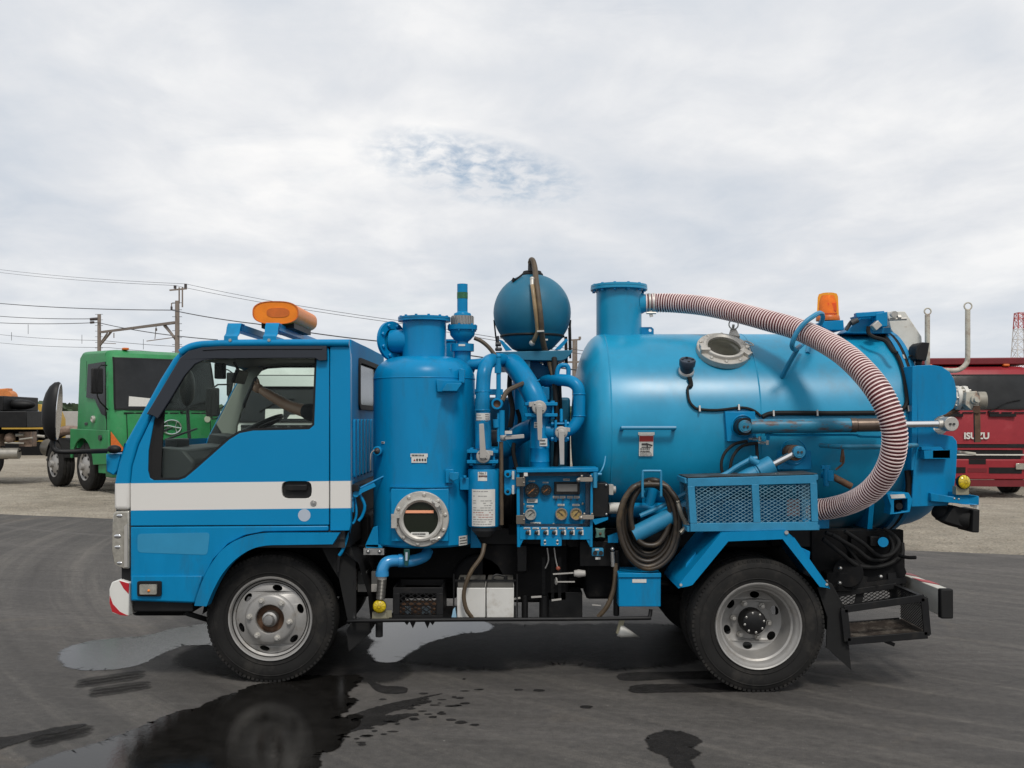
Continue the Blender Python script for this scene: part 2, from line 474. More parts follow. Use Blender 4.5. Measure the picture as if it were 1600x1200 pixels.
def thing(name, label, cat, loc=(0, 0, 0), group=None):
    o = bpy.data.objects.new(name, None); o.empty_display_size = 0.3
    o.location = loc; COL.objects.link(o)
    o['label'] = label; o['category'] = cat
    if group: o['group'] = group
    return o
def tag(o, label=None, cat=None, group=None, kind=None):
    for k, v in (('label', label), ('category', cat), ('group', group), ('kind', kind)):
        if v: o[k] = v
    return o
def solo(name, mb, mats, label, cat, base=None, group=None, bevel=0, ang=38):
    """a thing that is one mesh, its origin at its base"""
    if base is None:
        xs = [v.x for v in mb.v]; ys = [v.y for v in mb.v]; zs = [v.z for v in mb.v]
        base = V(((min(xs) + max(xs)) / 2, (min(ys) + max(ys)) / 2, min(zs)))
    o = bpy.data.objects.new(name, mesh_of(name, mb, mats, ang, V(base)))
    o.location = base; COL.objects.link(o)
    if bevel:
        b = o.modifiers.new('bevel', 'BEVEL'); b.width = bevel; b.segments = 2; b.limit_method = 'ANGLE'; b.angle_limit = R(40)
    return tag(o, label, cat, group)

def copy_tree(o, parent=None):
    c = o.copy(); COL.objects.link(c); c.parent = parent
    for ch in o.children: copy_tree(ch, c)
    return c

def text_mb(txt, size, o, u, w, depth=0.002, shear=0.0, bold=0.0, align='CENTER'):
    """lettering as a mesh, laid in the plane (u right, w up) at o"""
    cu = bpy.data.curves.new('lettering', 'FONT'); cu.body = txt; cu.size = size; cu.align_x = align; cu.align_y = 'CENTER'
    cu.extrude = depth / 2; cu.shear = shear; cu.offset = bold; cu.resolution_u = 3
    ob = bpy.data.objects.new('lettering', cu); COL.objects.link(ob)
    bpy.context.view_layer.update()
    me = bpy.data.meshes.new_from_object(ob.evaluated_get(bpy.context.evaluated_depsgraph_get()))
    u = V(u).normalized(); w = V(w).normalized(); nn = u.cross(w)
    mb = MB(); k = mb.addv([V(o) + u * v.co.x + w * v.co.y + nn * v.co.z for v in me.vertices])
    for p in me.polygons: mb.face([k + i for i in p.vertices])
    bpy.data.objects.remove(ob); bpy.data.curves.remove(cu); bpy.data.meshes.remove(me)
    return mb

def decal(mb, o, u, w, wd, ht, lift=0.002):
    """thin plate centred at o in plane u,w"""
    u = V(u).normalized(); w = V(w).normalized(); n = u.cross(w)
    mb.obox(V(o) + n * lift / 2, (u, w, n), (wd / 2, ht / 2, lift / 2))

def text_lines(mb, o, u, w, wd, ht, rows, lift=0.0032, seed=1, fill=0.5, th=0.0012):
    """rows of small print too fine to read: broken strokes"""
    rg = random.Random(seed); u = V(u).normalized(); w = V(w).normalized(); n = u.cross(w)
    for r in range(rows):
        cy = ht * (0.5 - (r + 0.5) / rows); x = -wd / 2
        end = wd / 2 * rg.uniform(0.5, 1.0)
        while x < end:
            l = wd * rg.uniform(0.03, 0.11); l = min(l, end - x + 0.001)
            mb.obox(V(o) + u * (x + l / 2) + w * cy + n * lift, (u, w, n), (l / 2, ht / rows * fill / 2, th / 2))
            x += l + wd * rg.uniform(0.015, 0.04)
# ------------------------------------------------------------------ ground, asphalt, puddles
def ground_mat(name, kind, amount=.86):
    m = bpy.data.materials.new(name); m.use_nodes = True
    nt = m.node_tree; b = nt.nodes['Principled BSDF']
    tcn = nt.nodes.new('ShaderNodeTexCoord')
    L = nt.links.new
    def noi(scale, detail, rough=0.6, dist=0.0, vec=None):
        n = nt.nodes.new('ShaderNodeTexNoise'); n.inputs['Scale'].default_value = scale; n.inputs['Detail'].default_value = detail
        n.inputs['Roughness'].default_value = rough; n.inputs['Distortion'].default_value = dist
        L(vec if vec else tcn.outputs['Object'], n.inputs['Vector']); return n.outputs['Fac']
    def mm(op, a, c, clamp=False):
        n = nt.nodes.new('ShaderNodeMath'); n.operation = op; n.use_clamp = clamp
        for i, q in enumerate((a, c)):
            if isinstance(q, (int, float)): n.inputs[i].default_value = q
            elif q is not None: L(q, n.inputs[i])
        return n.outputs[0]
    def ramp(f, stops):
        n = nt.nodes.new('ShaderNodeValToRGB'); el = n.color_ramp.elements
        while len(el) < len(stops): el.new(0.5)
        for e_, (p, c) in zip(el, stops): e_.position = p; e_.color = (*c, 1)
        L(f, n.inputs[0]); return n.outputs[0]
    def mixc(f, a, c, mode='MIX'):
        n = nt.nodes.new('ShaderNodeMixRGB'); n.blend_type = mode
        if isinstance(f, (int, float)): n.inputs[0].default_value = f
        else: L(f, n.inputs[0])
        for i, q in ((1, a), (2, c)):
            if isinstance(q, tuple): n.inputs[i].default_value = (*q, 1)
            else: L(q, n.inputs[i])
        return n.outputs[0]
    if kind == 'asphalt':
        s = nt.nodes.new('ShaderNodeSeparateXYZ'); L(tcn.outputs['Object'], s.inputs[0])
        def arcs(cx, cy, sc, seed, thr, wob=0.25):
            wv = noi(0.5, 3, vec=None)
            dx = mm('SUBTRACT', s.outputs[0], cx); dy = mm('SUBTRACT', s.outputs[1], cy)
            r = mm('SQRT', mm('ADD', mm('MULTIPLY', dx, dx), mm('MULTIPLY', dy, dy)), None)
            an = mm('ARCTAN2', dy, dx)
            c = nt.nodes.new('ShaderNodeCombineXYZ')
            L(mm('ADD', mm('MULTIPLY', r, sc), mm('MULTIPLY', wv, wob)), c.inputs[0]); L(mm('MULTIPLY', an, 2.2), c.inputs[1]); c.inputs[2].default_value = seed
            f = noi(1.0, 5, 0.7, 0.0, c.outputs[0])
            return f
        a1 = arcs(10.0, 16.0, 4.0, 1.3, 0.5)
        a2 = arcs(-7.5, -1.5, 4.5, 5.1, 0.5)
        a3 = arcs(3.0, 30.0, 3.0, 8.4, 0.5)
        big = noi(0.33, 5, 0.6, 0.4)
        base = ramp(big, [(0.3, (0.050, 0.0465, 0.043)), (0.52, (0.068, 0.0635, 0.059)), (0.72, (0.092, 0.086, 0.079))])
        c = mixc(mm('MULTIPLY', mm('SUBTRACT', a1, 0.5, True), 3.8, True), base, (0.128, 0.118, 0.106))
        c = mixc(mm('MULTIPLY', mm('SUBTRACT', 0.49, a2, True), 2.6, True), c, (0.036, 0.034, 0.033))
        c = mixc(mm('MULTIPLY', mm('SUBTRACT', 0.46, a1, True), 2.6, True), c, (0.036, 0.033, 0.031))
        c = mixc(mm('MULTIPLY', mm('SUBTRACT', a3, 0.53, True), 3.5, True), c, (0.112, 0.104, 0.098))
        dust = noi(0.8, 7, 0.65, 1.0)
        c = mixc(mm('MULTIPLY', mm('SUBTRACT', dust, 0.58, True), 3.0, True), c, (0.135, 0.112, 0.086))
        fine = noi(130, 3, 0.7)
        c = mixc(0.62, c, ramp(noi(210, 2, 0.6), [(0.3, (0.22, 0.22, 0.22)), (0.7, (0.8, 0.79, 0.78))]), 'OVERLAY')
        c = mixc(0.5, c, ramp(fine, [(0.3, (0.28, 0.28, 0.28)), (0.7, (0.72, 0.71, 0.70))]), 'OVERLAY')
        sp = noi(38, 2, 0.5)
        c = mixc(mm('MULTIPLY', mm('SUBTRACT', sp, 0.735, True), 14, True), c, (0.26, 0.25, 0.23))
        L(c, b.inputs['Base Color'])
        rr = nt.nodes.new('ShaderNodeMapRange'); rr.inputs['To Min'].default_value = 0.62; rr.inputs['To Max'].default_value = 0.9
        L(big, rr.inputs[0]); L(rr.outputs[0], b.inputs['Roughness'])
        b.inputs['Specular IOR Level'].default_value = 0.35
        a4 = arcs(-6.0, 20.0, 19.0, 3.7, 0.5, 1.2)
        c = mixc(mm('MULTIPLY', mm('SUBTRACT', a4, 0.57, True), 2.2, True), c, (0.030, 0.028, 0.027))
        c = mixc(0.38, c, ramp(noi(17, 6, 0.75), [(0.34, (0.2, 0.2, 0.2)), (0.66, (0.8, 0.79, 0.77))]), 'OVERLAY')
        L(c, b.inputs['Base Color'])
        hgt = mm('ADD', fine, mm('MULTIPLY', noi(22, 4), 0.8)); st = 0.5
    elif kind == 'gravel':
        big = noi(0.16, 6, 0.65, 0.6); mid = noi(2.2, 7, 0.7); fin = noi(30, 5, 0.75)
        vo = nt.nodes.new('ShaderNodeTexVoronoi'); vo.inputs['Scale'].default_value = 26; L(tcn.outputs['Object'], vo.inputs['Vector'])
        base = ramp(big, [(0.3, (0.24, 0.212, 0.17)), (0.5, (0.36, 0.325, 0.268)), (0.7, (0.47, 0.43, 0.365))])
        c = mixc(0.55, base, ramp(mid, [(0.3, (0.3, 0.3, 0.3)), (0.7, (0.7, 0.69, 0.67))]), 'OVERLAY')
        c = mixc(0.6, c, ramp(fin, [(0.32, (0.2, 0.2, 0.2)), (0.68, (0.78, 0.77, 0.75))]), 'OVERLAY')
        c = mixc(0.35, c, ramp(vo.outputs['Distance'], [(0.0, (0.7, 0.7, 0.7)), (0.5, (0.25, 0.24, 0.23))]), 'OVERLAY')
        L(c, b.inputs['Base Color']); b.inputs['Roughness'].default_value = 0.95; b.inputs['Specular IOR Level'].default_value = 0.2
        hgt = mm('ADD', fin, mm('MULTIPLY', mid, 0.8)); st = 0.8
    else:  # wet
        n_ = noi(9, 5, 0.65); 
        if kind == 'puddle':
            b.inputs['Base Color'].default_value = (0.022, 0.021, 0.020, 1)
            rr = nt.nodes.new('ShaderNodeMapRange'); rr.inputs['From Min'].default_value = 0.5; rr.inputs['From Max'].default_value = 0.8
            rr.inputs['To Min'].default_value = 0.03; rr.inputs['To Max'].default_value = 0.14
            L(n_, rr.inputs[0]); L(rr.outputs[0], b.inputs['Roughness'])
            b.inputs['IOR'].default_value = 1.21
            hgt = mm('ADD', noi(45, 3), mm('MULTIPLY', noi(160, 2), 0.5)); st = 0.05
        else:   # damp and stain films; stain also carries painted shade
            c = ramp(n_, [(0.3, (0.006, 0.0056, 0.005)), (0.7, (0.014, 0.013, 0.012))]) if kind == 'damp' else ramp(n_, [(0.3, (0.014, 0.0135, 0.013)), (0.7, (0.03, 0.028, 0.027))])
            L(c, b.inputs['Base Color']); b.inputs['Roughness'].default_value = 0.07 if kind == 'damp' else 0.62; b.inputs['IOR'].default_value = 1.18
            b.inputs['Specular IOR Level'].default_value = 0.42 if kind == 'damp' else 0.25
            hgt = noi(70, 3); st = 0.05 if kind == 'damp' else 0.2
    if kind in ('puddle', 'damp', 'stain'):
        at = nt.nodes.new('ShaderNodeAttribute'); at.attribute_name = 'wet'
        fr_n = mm('ADD', mm('MULTIPLY', noi(26, 5, 0.7), 0.55), mm('MULTIPLY', noi(120, 3, 0.7), 0.45))
        a_ = mm('ADD', mm('MULTIPLY', at.outputs['Fac'], 1.25), mm('SUBTRACT', fr_n, 0.72))
        fac = mm('MULTIPLY', a_, 3.2 if kind != 'stain' else 1.6, True)
        if kind == 'stain': fac = mm('MULTIPLY', fac, amount)
        tr_ = nt.nodes.new('ShaderNodeBsdfTransparent'); ms = nt.nodes.new('ShaderNodeMixShader')
        om = nt.nodes['Material Output']
        L(fac, ms.inputs[0]); L(tr_.outputs[0], ms.inputs[1]); L(b.outputs[0], ms.inputs[2]); L(ms.outputs[0], om.inputs[0])
    bp = nt.nodes.new('ShaderNodeBump'); bp.inputs['Strength'].default_value = st; bp.inputs['Distance'].default_value = 0.012 if kind != 'gravel' else 0.05
    L(hgt, bp.inputs['Height']); L(bp.outputs[0], b.inputs['Normal'])
    return m
M_asph = ground_mat('worn_asphalt', 'asphalt'); M_grav = ground_mat('pale_gravel', 'gravel')
M_pud = ground_mat('standing_water', 'puddle'); M_damp = ground_mat('wet_asphalt', 'damp'); M_stain_shade = ground_mat('stained_and_shaded_asphalt', 'stain'); M_print = ground_mat('faint_wet_tyre_print', 'stain', .45)  # stain colour also serves the shade painted under the truck

mb = MB(); mb.addv([(-900, -120, -0.012), (900, -120, -0.012), (900, 1600, -0.012), (-900, 1600, -0.012)]); mb.face((0, 1, 2, 3))
part('gravel_yard', mb, M_grav, ang=None, kind='structure')
# asphalt apron, its far edge ragged against the gravel
EA, EB = G(0, 803.5), G(1600, 867.5)
edge = []
d = EB - EA
for i in range(-260, 420):
    t = i / 160.0
    p = EA + d * t
    w_ = noise.noise(V((p.x * 1.7, p.y * 1.7, 3.1))) * 0.05 + noise.noise(V((p.x * 6, p.y * 6, 1.1))) * 0.025
    edge.append(V((p.x, p.y + w_ + 0.02 * math.sin(p.x * 0.5), 0)))
mb = MB()
rows = [[V((p.x, -60, 0)) for p in edge], [V((p.x, p.y, 0)) for p in edge], [V((p.x, p.y + 0.03, -0.03)) for p in edge]]
mb.grid(rows)
part('asphalt', mb, M_asph, ang=None, kind='structure')

def blob(pts, jit=0.02, sub=5, seed=0, fr=7.0, z=0.004):
    """ragged closed outline on the ground"""
    pts = spline(pts, sub * 4, True)
    res = []
    for i, p in enumerate(pts):
        n = noise.noise(V((p.x * fr, p.y * fr, seed))) + 0.6 * noise.noise(V((p.x * fr * 3, p.y * fr * 3, seed + 5))) + 0.5 * noise.noise(V((p.x * fr * 9, p.y * fr * 9, seed + 2)))
        n2 = noise.noise(V((p.x * fr, p.y * fr, seed + 9))) + 0.7 * noise.noise(V((p.x * fr * 4, p.y * fr * 4, seed + 3))) + 0.5 * noise.noise(V((p.x * fr * 11, p.y * fr * 11, seed + 4)))
        res.append(V((p.x + n * jit, p.y + n2 * jit * 1.6, z)))
    return res
def wet_mesh(name, polys, m, feather=0.03, kind='structure'):
    """ground film whose rim thins out: a 'wet' attribute runs from 1 inside to 0 at the outer rim"""
    vv, ff, at = [], [], []
    for pts in polys:
        n = len(pts); k = len(vv)
        ar = sum(pts[i].x * pts[(i + 1) % n].y - pts[(i + 1) % n].x * pts[i].y for i in range(n)); sg = 1 if ar > 0 else -1
        nor = []
        for i in range(n):
            d = pts[(i + 1) % n] - pts[i - 1]; q = V((d.y, -d.x, 0)) * sg
            nor.append(q.normalized() if q.length > 1e-9 else V((0, 0, 0)))
        sm = [(nor[i - 2] + nor[i - 1] + nor[i] + nor[(i + 1) % n] + nor[(i + 2) % n]).normalized() for i in range(n)]
        vv += [tuple(p) for p in pts]; at += [1.0] * n
        vv += [tuple(p + q * feather) for p, q in zip(pts, sm)]; at += [0.0] * n
        for t in tessellate_polygon([pts]): ff.append(tuple(k + i for i in t))
        for i in range(n):
            j = (i + 1) % n; ff.append((k + i, k + j, k + n + j, k + n + i))
    me = bpy.data.meshes.new(name); me.from_pydata(vv, [], ff); me.materials.append(m)
    a = me.attributes.new('wet', 'FLOAT', 'POINT'); a.data.foreach_set('value', at)
    bm = bmesh.new(); bm.from_mesh(me); 
    for f in bm.faces:
        if f.normal.z < 0: f.normal_flip()
    bm.to_mesh(me); bm.free()
    o = bpy.data.objects.new(name, me); COL.objects.link(o); o['kind'] = kind
    return o
class PL(list):
    pass
def flat(mb, pts):
    if isinstance(mb, PL): mb.append(pts); return
    k = mb.addv(pts)
    for t in tessellate_polygon([pts]): mb.face([k + i for i in t])
def speck(mb, px, py, w, h, seed, z=0.0016):
    c = G(px, py); rg = random.Random(seed); q = []
    for i in range(12):
        a = 2 * PI * i / 12; r = rg.uniform(0.7, 1.15)
        q.append(V((c.x + math.cos(a) * w * r, c.y + math.sin(a) * h * r, z)))
    flat(mb, q)
def g_(l): return [G(*p) for p in l]

# the big dark wet patch in the foreground and its splashes
mb = PL()
flat(mb, blob(g_([(560, 1058), (540, 1075), (545, 1100), (530, 1118), (556, 1122), (540, 1140), (520, 1165), (495, 1180), (470, 1215), (330, 1260), (150, 1290), (60, 1250), (165, 1190), (150, 1172), (210, 1143), (270, 1120), (335, 1100), (372, 1082), (430, 1068), (490, 1058)]), 0.036, 6, 1, z=0.0026))
mb2 = PL()
flat(mb2, blob(g_([(505, 1140), (545, 1120), (600, 1102), (650, 1092), (690, 1084), (655, 1094), (672, 1096), (640, 1104), (600, 1118), (652, 1116), (610, 1128), (560, 1140), (520, 1150)]), 0.012, 5, 4, z=0.0014))
flat(mb2, blob(g_([(578, 1066), (600, 1072), (630, 1074), (634, 1082), (606, 1084), (588, 1078)]), 0.006, 4, 8, z=0.0014))
rg = random.Random(11)
for i in range(46):
    t = rg.random(); px = 560 + t * 190 + rg.gauss(0, 10); py = 1138 - t * 52 + rg.gauss(0, 12)
    speck(mb2, px, py, rg.uniform(0.004, 0.024), rg.uniform(0.004, 0.018), i)
for (px, py, w) in ((810, 1078, .02), (842, 1079, .028), (720, 1129, .03), (705, 1125, .02), (742, 1133, .018), (916, 1105, .03), (720, 1046, .03), (555, 1095, .02), (598, 1093, .015)):
    speck(mb2, px, py, w, w * 0.8, int(px))
wet_mesh('splash_drops', mb2, M_stain_shade, .012)
wet_mesh('water_splash', mb, M_damp, .045)
# damp halo round the front wheel, and the truck's shade painted on the ground
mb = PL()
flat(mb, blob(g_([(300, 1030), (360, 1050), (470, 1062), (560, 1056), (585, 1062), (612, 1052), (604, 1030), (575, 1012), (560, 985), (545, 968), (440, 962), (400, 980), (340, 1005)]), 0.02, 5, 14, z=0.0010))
flat(mb, blob(g_([(575, 1000), (640, 985), (720, 978), (850, 980), (1000, 978), (1075, 985), (1090, 1020), (1040, 1036), (960, 1040), (880, 1032), (800, 1040), (700, 1036), (640, 1030), (590, 1020)]), 0.03, 5, 16, z=0.0007))  # truck's soft shadow painted as a dark film between the wheels
wet_mesh('damp_and_shade_patch', mb, M_stain_shade, .16)
# standing water catching the sky, with a dull damp margin round it
mb = PL()
flat(mb, blob(g_([(108, 1024), (125, 1010), (170, 1001), (225, 997), (275, 985), (330, 976), (400, 968), (470, 972), (420, 990), (365, 1004), (330, 1005), (278, 1008), (240, 1022), (205, 1038), (160, 1044), (120, 1040)]), 0.018, 6, 21, z=0.0030))
flat(mb, blob(g_([(590, 968), (600, 958), (680, 960), (745, 972), (752, 984), (722, 988), (700, 992), (668, 1000), (640, 1012), (622, 1024), (604, 1032), (592, 1014), (598, 1000), (580, 985)]), 0.018, 6, 24, z=0.0030))
flat(mb, blob(g_([(40, 1225), (70, 1196), (120, 1178), (165, 1165), (195, 1160), (180, 1185), (150, 1230)]), 0.015, 5, 29, z=0.0038))
wet_mesh('puddle', mb, M_pud, .09)
# oil spots and wet tyre prints
mb = PL()
flat(mb, blob(g_([(-70, 1165), (20, 1152), (90, 1138), (132, 1133), (95, 1143), (60, 1150), (20, 1163), (-60, 1185)]), 0.01, 5, 27, z=0.0034))
flat(mb, blob(g_([(1014, 1158), (1022, 1148), (1045, 1144), (1075, 1148), (1090, 1158), (1078, 1168), (1090, 1178), (1070, 1186), (1082, 1205), (1072, 1225), (1058, 1202), (1040, 1180), (1020, 1172)]), 0.016, 5, 31, z=0.0022))
flat(mb, blob(g_([(970, 1056), (985, 1052), (1040, 1051), (1130, 1050), (1130, 1060), (1040, 1061), (978, 1063)]), 0.008, 5, 33, z=0.0022))
flat(mb, blob(g_([(988, 1075), (1000, 1071), (1060, 1070), (1190, 1069), (1190, 1079), (1060, 1081), (996, 1082)]), 0.008, 5, 35, z=0.0022))
wet_mesh('oil_stain', mb, M_stain_shade, .025)
mb = PL()
for q in (((130, 1062), (210, 1050), (214, 1053), (136, 1066)), ((150, 1076), (222, 1066), (224, 1069), (154, 1080)), ((60, 1150), (130, 1136), (132, 1141), (64, 1158))):
    for j in range(3):
        flat(mb, blob(g_([(x, y + j * 4) for x, y in q]), 0.012, 3, 41 + j, z=0.0018))
wet_mesh('tyre_print', mb, M_print, .03)

# loose stones on the gravel and a few on the apron
mb = MB(); rg = random.Random(5)
def stone(x, y, r):
    a = rg.uniform(0, 6.28); k = mb.addv([(x + math.cos(a + i * 1.571) * r * rg.uniform(.7, 1.3), y + math.sin(a + i * 1.571) * r * rg.uniform(.7, 1.3), -0.012) for i in range(4)] + [(x + rg.uniform(-.3, .3) * r, y, -0.012 + r * rg.uniform(.5, 1.0))])
    for i in range(4): mb.face((k + i, k + (i + 1) % 4, k + 4))
for i in range(16000):
    t = rg.random() ** 1.4
    x = rg.uniform(-16, 16); 
    ey = EA.y + (x - EA.x) / (EB.x - EA.x) * (EB.y - EA.y)
    stone(x, ey + 0.1 + t * 16, rg.uniform(0.006, 0.022) * (1 + 0.5 * t))
for i in range(60):
    stone(rg.uniform(-4, 5), rg.uniform(4.8, 12), rg.uniform(0.003, 0.008))
part('loose_gravel', mb, M_grav, ang=None, kind='stuff')
# ------------------------------------------------------------------ the blue vacuum truck
YS, YC = 5.93, 6.79
TR = thing('vacuum_truck', 'light blue vacuum tanker truck with white door band parked side-on on asphalt', 'truck', (0.08, YC, 0))
def mir(p): return V((p[0], 2 * YC - p[1], p[2]))
def side(px, py, off=0.0):
    Y = YS
    for _ in range(4):
        z = CAMZ + (HY - py) * Y / F
        Y = YS + 0.05 * max(0.0, z - 0.95)
    p = P(px, py, Y); p.y -= off
    return p
def sides(l, off=0.0): return [side(x, y, off) for x, y in l]
def empty(name, loc, parent):
    o = bpy.data.objects.new(name, None); o.empty_display_size = 0.1
    o.parent = parent; o.location = V(loc) - wloc(parent); COL.objects.link(o); return o

door_o = [(204, 821.5), (204, 757), (207, 728), (217, 695), (243, 641), (264, 598), (286, 561), (297, 551), (315, 545), (345, 542.5), (512, 542.5), (514, 546), (514, 820)]
win = [(240, 750.5), (234, 747), (231, 735), (232, 704), (241, 655), (262, 612), (283, 575), (296, 558), (315, 551), (345, 549), (488, 549), (495, 554), (491, 664), (483, 671), (395, 673), (374, 677), (358, 687), (306, 733), (289, 747), (278, 750.5)]
recess = fillet([(440, 752), (487, 752), (487, 779), (440, 779)], 10, 3)
recess = [(q[0], q[1]) for q in recess]
doorN = MB().slab(sides(door_o), (0, 0.035, 0), [sides(win), sides(recess)])
door = part('cab_door', doorN, M_band, TR, bevel=0.006)
part('cab_door', MB().slab([mir(p) for p in sides(door_o)], (0, -0.035, 0), [[mir(p) for p in sides(win)]]), M_band, TR, bevel=0.006)
# window rubber, glass, the upright of the quarter light
rub = MB()
def inset(poly, k):
    c = V((sum(p[0] for p in poly) / len(poly), sum(p[1] for p in poly) / len(poly)))
    out = []
    m = len(poly)
    for i in range(m):
        a = V(poly[i - 1]); p = V(poly[i]); b = V(poly[(i + 1) % m])
        d1 = (p - a).normalized(); d2 = (b - p).normalized()
        nrm = V((-(d1.y + d2.y), d1.x + d2.x)); 
        if nrm.length < 1e-6: nrm = V((-d1.y, d1.x))
        nrm.normalize()
        out.append(p + nrm * k)
    return [(p.x, p.y) for p in out]
def area2(l): return abs(sum(l[i][0] * l[(i + 1) % len(l)][1] - l[(i + 1) % len(l)][0] * l[i][1] for i in range(len(l))))
def inset_in(l, k): a, b = inset(l, k), inset(l, -k); return a if area2(a) < area2(b) else b
w_in = inset(win, 4.0)
if abs(sum(w_in[i][0] * w_in[(i + 1) % len(w_in)][1] - w_in[(i + 1) % len(w_in)][0] * w_in[i][1] for i in range(len(w_in)))) > abs(sum(win[i][0] * win[(i + 1) % len(win)][1] - win[(i + 1) % len(win)][0] * win[i][1] for i in range(len(win)))):
    w_in = inset(win, -4.0)
rub.slab(sides(win, -0.008), (0, 0.022, 0), [sides(w_in, -0.008)])
rub.slab(sides([(236, 746), (233, 735), (234, 705), (243, 657), (256, 640), (252, 700), (250, 748)], -0.010), (0, 0.015, 0))
part('window_seal', rub, M_rubber, door)
part('door_window', MB().slab(sides(win, -0.014), (0, 0.004, 0)), M_cglass, door, ang=None)
part('door_window', MB().slab([mir(p) for p in sides(win, -0.014)], (0, -0.004, 0)), M_cglass, TR, ang=None)
rub = MB().slab([mir(p) for p in sides(win, -0.008)], (0, -0.022, 0), [[mir(p) for p in sides(w_in, -0.008)]])
part('window_seal', rub, M_rubber, TR)
visor = [(232, 647), (240, 634), (262, 597), (284, 560), (297, 549), (318, 543.5), (348, 541.5), (512, 541), (512.5, 563), (499, 564), (494, 560.5), (345, 561), (322, 563.5), (307, 570), (292, 587), (268, 627), (250, 655), (243, 650)]
vm = MB().slab(sides(visor, 0.035), (0, 0.028, 0))
part('window_visor', vm, M_visor, door, bevel=0.012, seg=3)
vt = MB().tube([side(x, y, 0.036) for x, y in ((320, 547.5), (350, 546), (420, 545.5), (505, 545.5))], 0.006, 6)
part('visor_rib', vt, M_visor, door)
hb = MB().slab(sides(recess, -0.022), (0, 0.006, 0)); 
hb.obox(side(463, 762, -0.004), ((1, 0, 0), (0, 1, 0), (0, 0, 1)), (0.062, 0.008, 0.017))
part('door_handle', hb, M_black, door, bevel=0.004)
part('door_lock', MB().cyl(side(490, 786, 0.006), side(490, 786, -0.01), 0.018, n=20).cyl(side(490, 786, 0.008), side(490, 786, 0.0), 0.009, n=12), M_steel, door, bevel=0.002)
part('round_sticker', MB().cyl(side(475.5, 805, 0.002), side(475.5, 805, -0.002), 0.036, n=28), mat('pale_grey_sticker', (0.40, 0.45, 0.52), 0.6), door)

# A pillar / front corner, rear corner, lower panels
corner = [(196, 690), (225, 638), (250, 592), (270, 560), (283, 546), (300, 537.5), (325, 533), (350, 531.5), (350, 541), (315, 543.3), (296, 549.3), (285, 559), (262.5, 597), (241.5, 640), (215.5, 694), (205.5, 728), (202.5, 757), (202.5, 797), (178, 797), (178, 757), (182, 735), (188, 710)]
for f_, s_ in ((lambda p: p, 1), (mir, -1)):
    part('front_corner_pillar', MB().slab([f_(p) for p in sides(corner)], (0, 0.07 * s_, 0)), M_band, TR, bevel=0.02, seg=3)
    part('rear_corner_pillar', MB().slab([f_(p) for p in sides([(515.5, 542), (530, 540), (546, 540), (547.5, 560), (548, 820), (546, 829), (515.5, 829)])], (0, 0.06 * s_, 0)), M_band, TR, bevel=0.018, seg=3)
low = [(204, 823.5), (513, 821.5), (513, 829.5), (410, 831), (384, 836), (355, 851), (334, 873), (317, 906), (307, 943), (204, 939)]
step_panel = part('step_panel', MB().slab(sides(low), (0, 0.05, 0)), M_blue, TR, bevel=0.006)
part('step_panel', MB().slab([mir(p) for p in sides(low)], (0, -0.05, 0)), M_blue, TR, bevel=0.006)
bl = sides([(206, 893), (319, 893), (314, 910), (306, 941.5), (206, 938)])
bm_ = MB().slab(sides([(206, 899), (318, 899), (314, 912), (306, 941.5), (206, 938)], 0.014), (0, 0.02, 0))
part('panel_swage', bm_, M_blue, step_panel, bevel=0.012, seg=3)
part('faded_patch', MB().slab(sides([(p.x, p.y) for p in [V((q[0], q[1])) for q in fillet([(215, 834), (328, 832), (324, 867), (215, 863)], 6, 3)]], 0.0015), (0, 0.003, 0)), M_patch, step_panel, label='lighter rectangle where a sign was removed')
# flare round the wheel arch
fo = [(306, 945), (310, 930), (318, 908), (331, 882), (350, 857.5), (376, 841), (410, 833), (450, 832), (532, 832)]
fi = [(521, 849.5), (450, 850.5), (418, 851.5), (394, 857.5), (370, 873), (350, 895), (335, 922), (325, 946)]
fo = [(p.x, p.y) for p in spline([V((x, y, 0)) for x, y in fo[:-1]], 4)] + [fo[-1]]
fi = [fi[0]] + [(p.x, p.y) for p in spline([V((x, y, 0)) for x, y in fi[1:]], 4)]
fl = MB().slab(sides([(x, y) for x, y in fo] + fi, 0.03), (0, 0.09, 0))
part('wheel_arch_flare', fl, M_blue, TR, bevel=0.012, seg=3)
part('wheel_arch_flare', MB().slab([mir(p) for p in sides(fo + fi, 0.03)], (0, -0.09, 0)), M_blue, TR, bevel=0.012)
# arch liner behind the flare (dark, curved)
lin = MB()
arc = [P(x, y, 6.0) for x, y in ((316, 960), (322, 930), (338, 900), (358, 875), (385, 858), (420, 851), (470, 851), (523, 851), (560, 880), (575, 930), (580, 985))]
lin.grid([[p for p in arc], [V((p.x, 6.42, p.z)) for p in arc]])
lin.grid([[V((p.x, 6.40, p.z)) for p in arc], [V((p.x, 6.40, min(p.z, 0.45))) for p in arc]])
part('wheel_arch_liner', lin, M_chassis, TR)
part('mud_flap', MB().slab([P(x, y, 6.06) for x, y in ((553, 968), (578, 968), (580, 988), (545, 1018), (541, 985))], (0, 0.012, 0)), M_rubber, TR)
part('mudguard', MB().slab([P(x, y, 6.04) for x, y in ((500, 850), (545, 848), (556, 880), (556, 968), (543, 968), (530, 905), (512, 875))], (0, 0.03, 0)), M_rubber, TR)
# sill and stay under the step panel
part('cab_sill', MB().box(side(206, 950).x, side(300, 950).x, YS + 0.02, YS + 0.3, side(0, 957).z, side(0, 938).z).bar(P(288, 957, 6.05), P(330, 970, 6.15), 0.03, 0.03), M_black, TR, bevel=0.006)
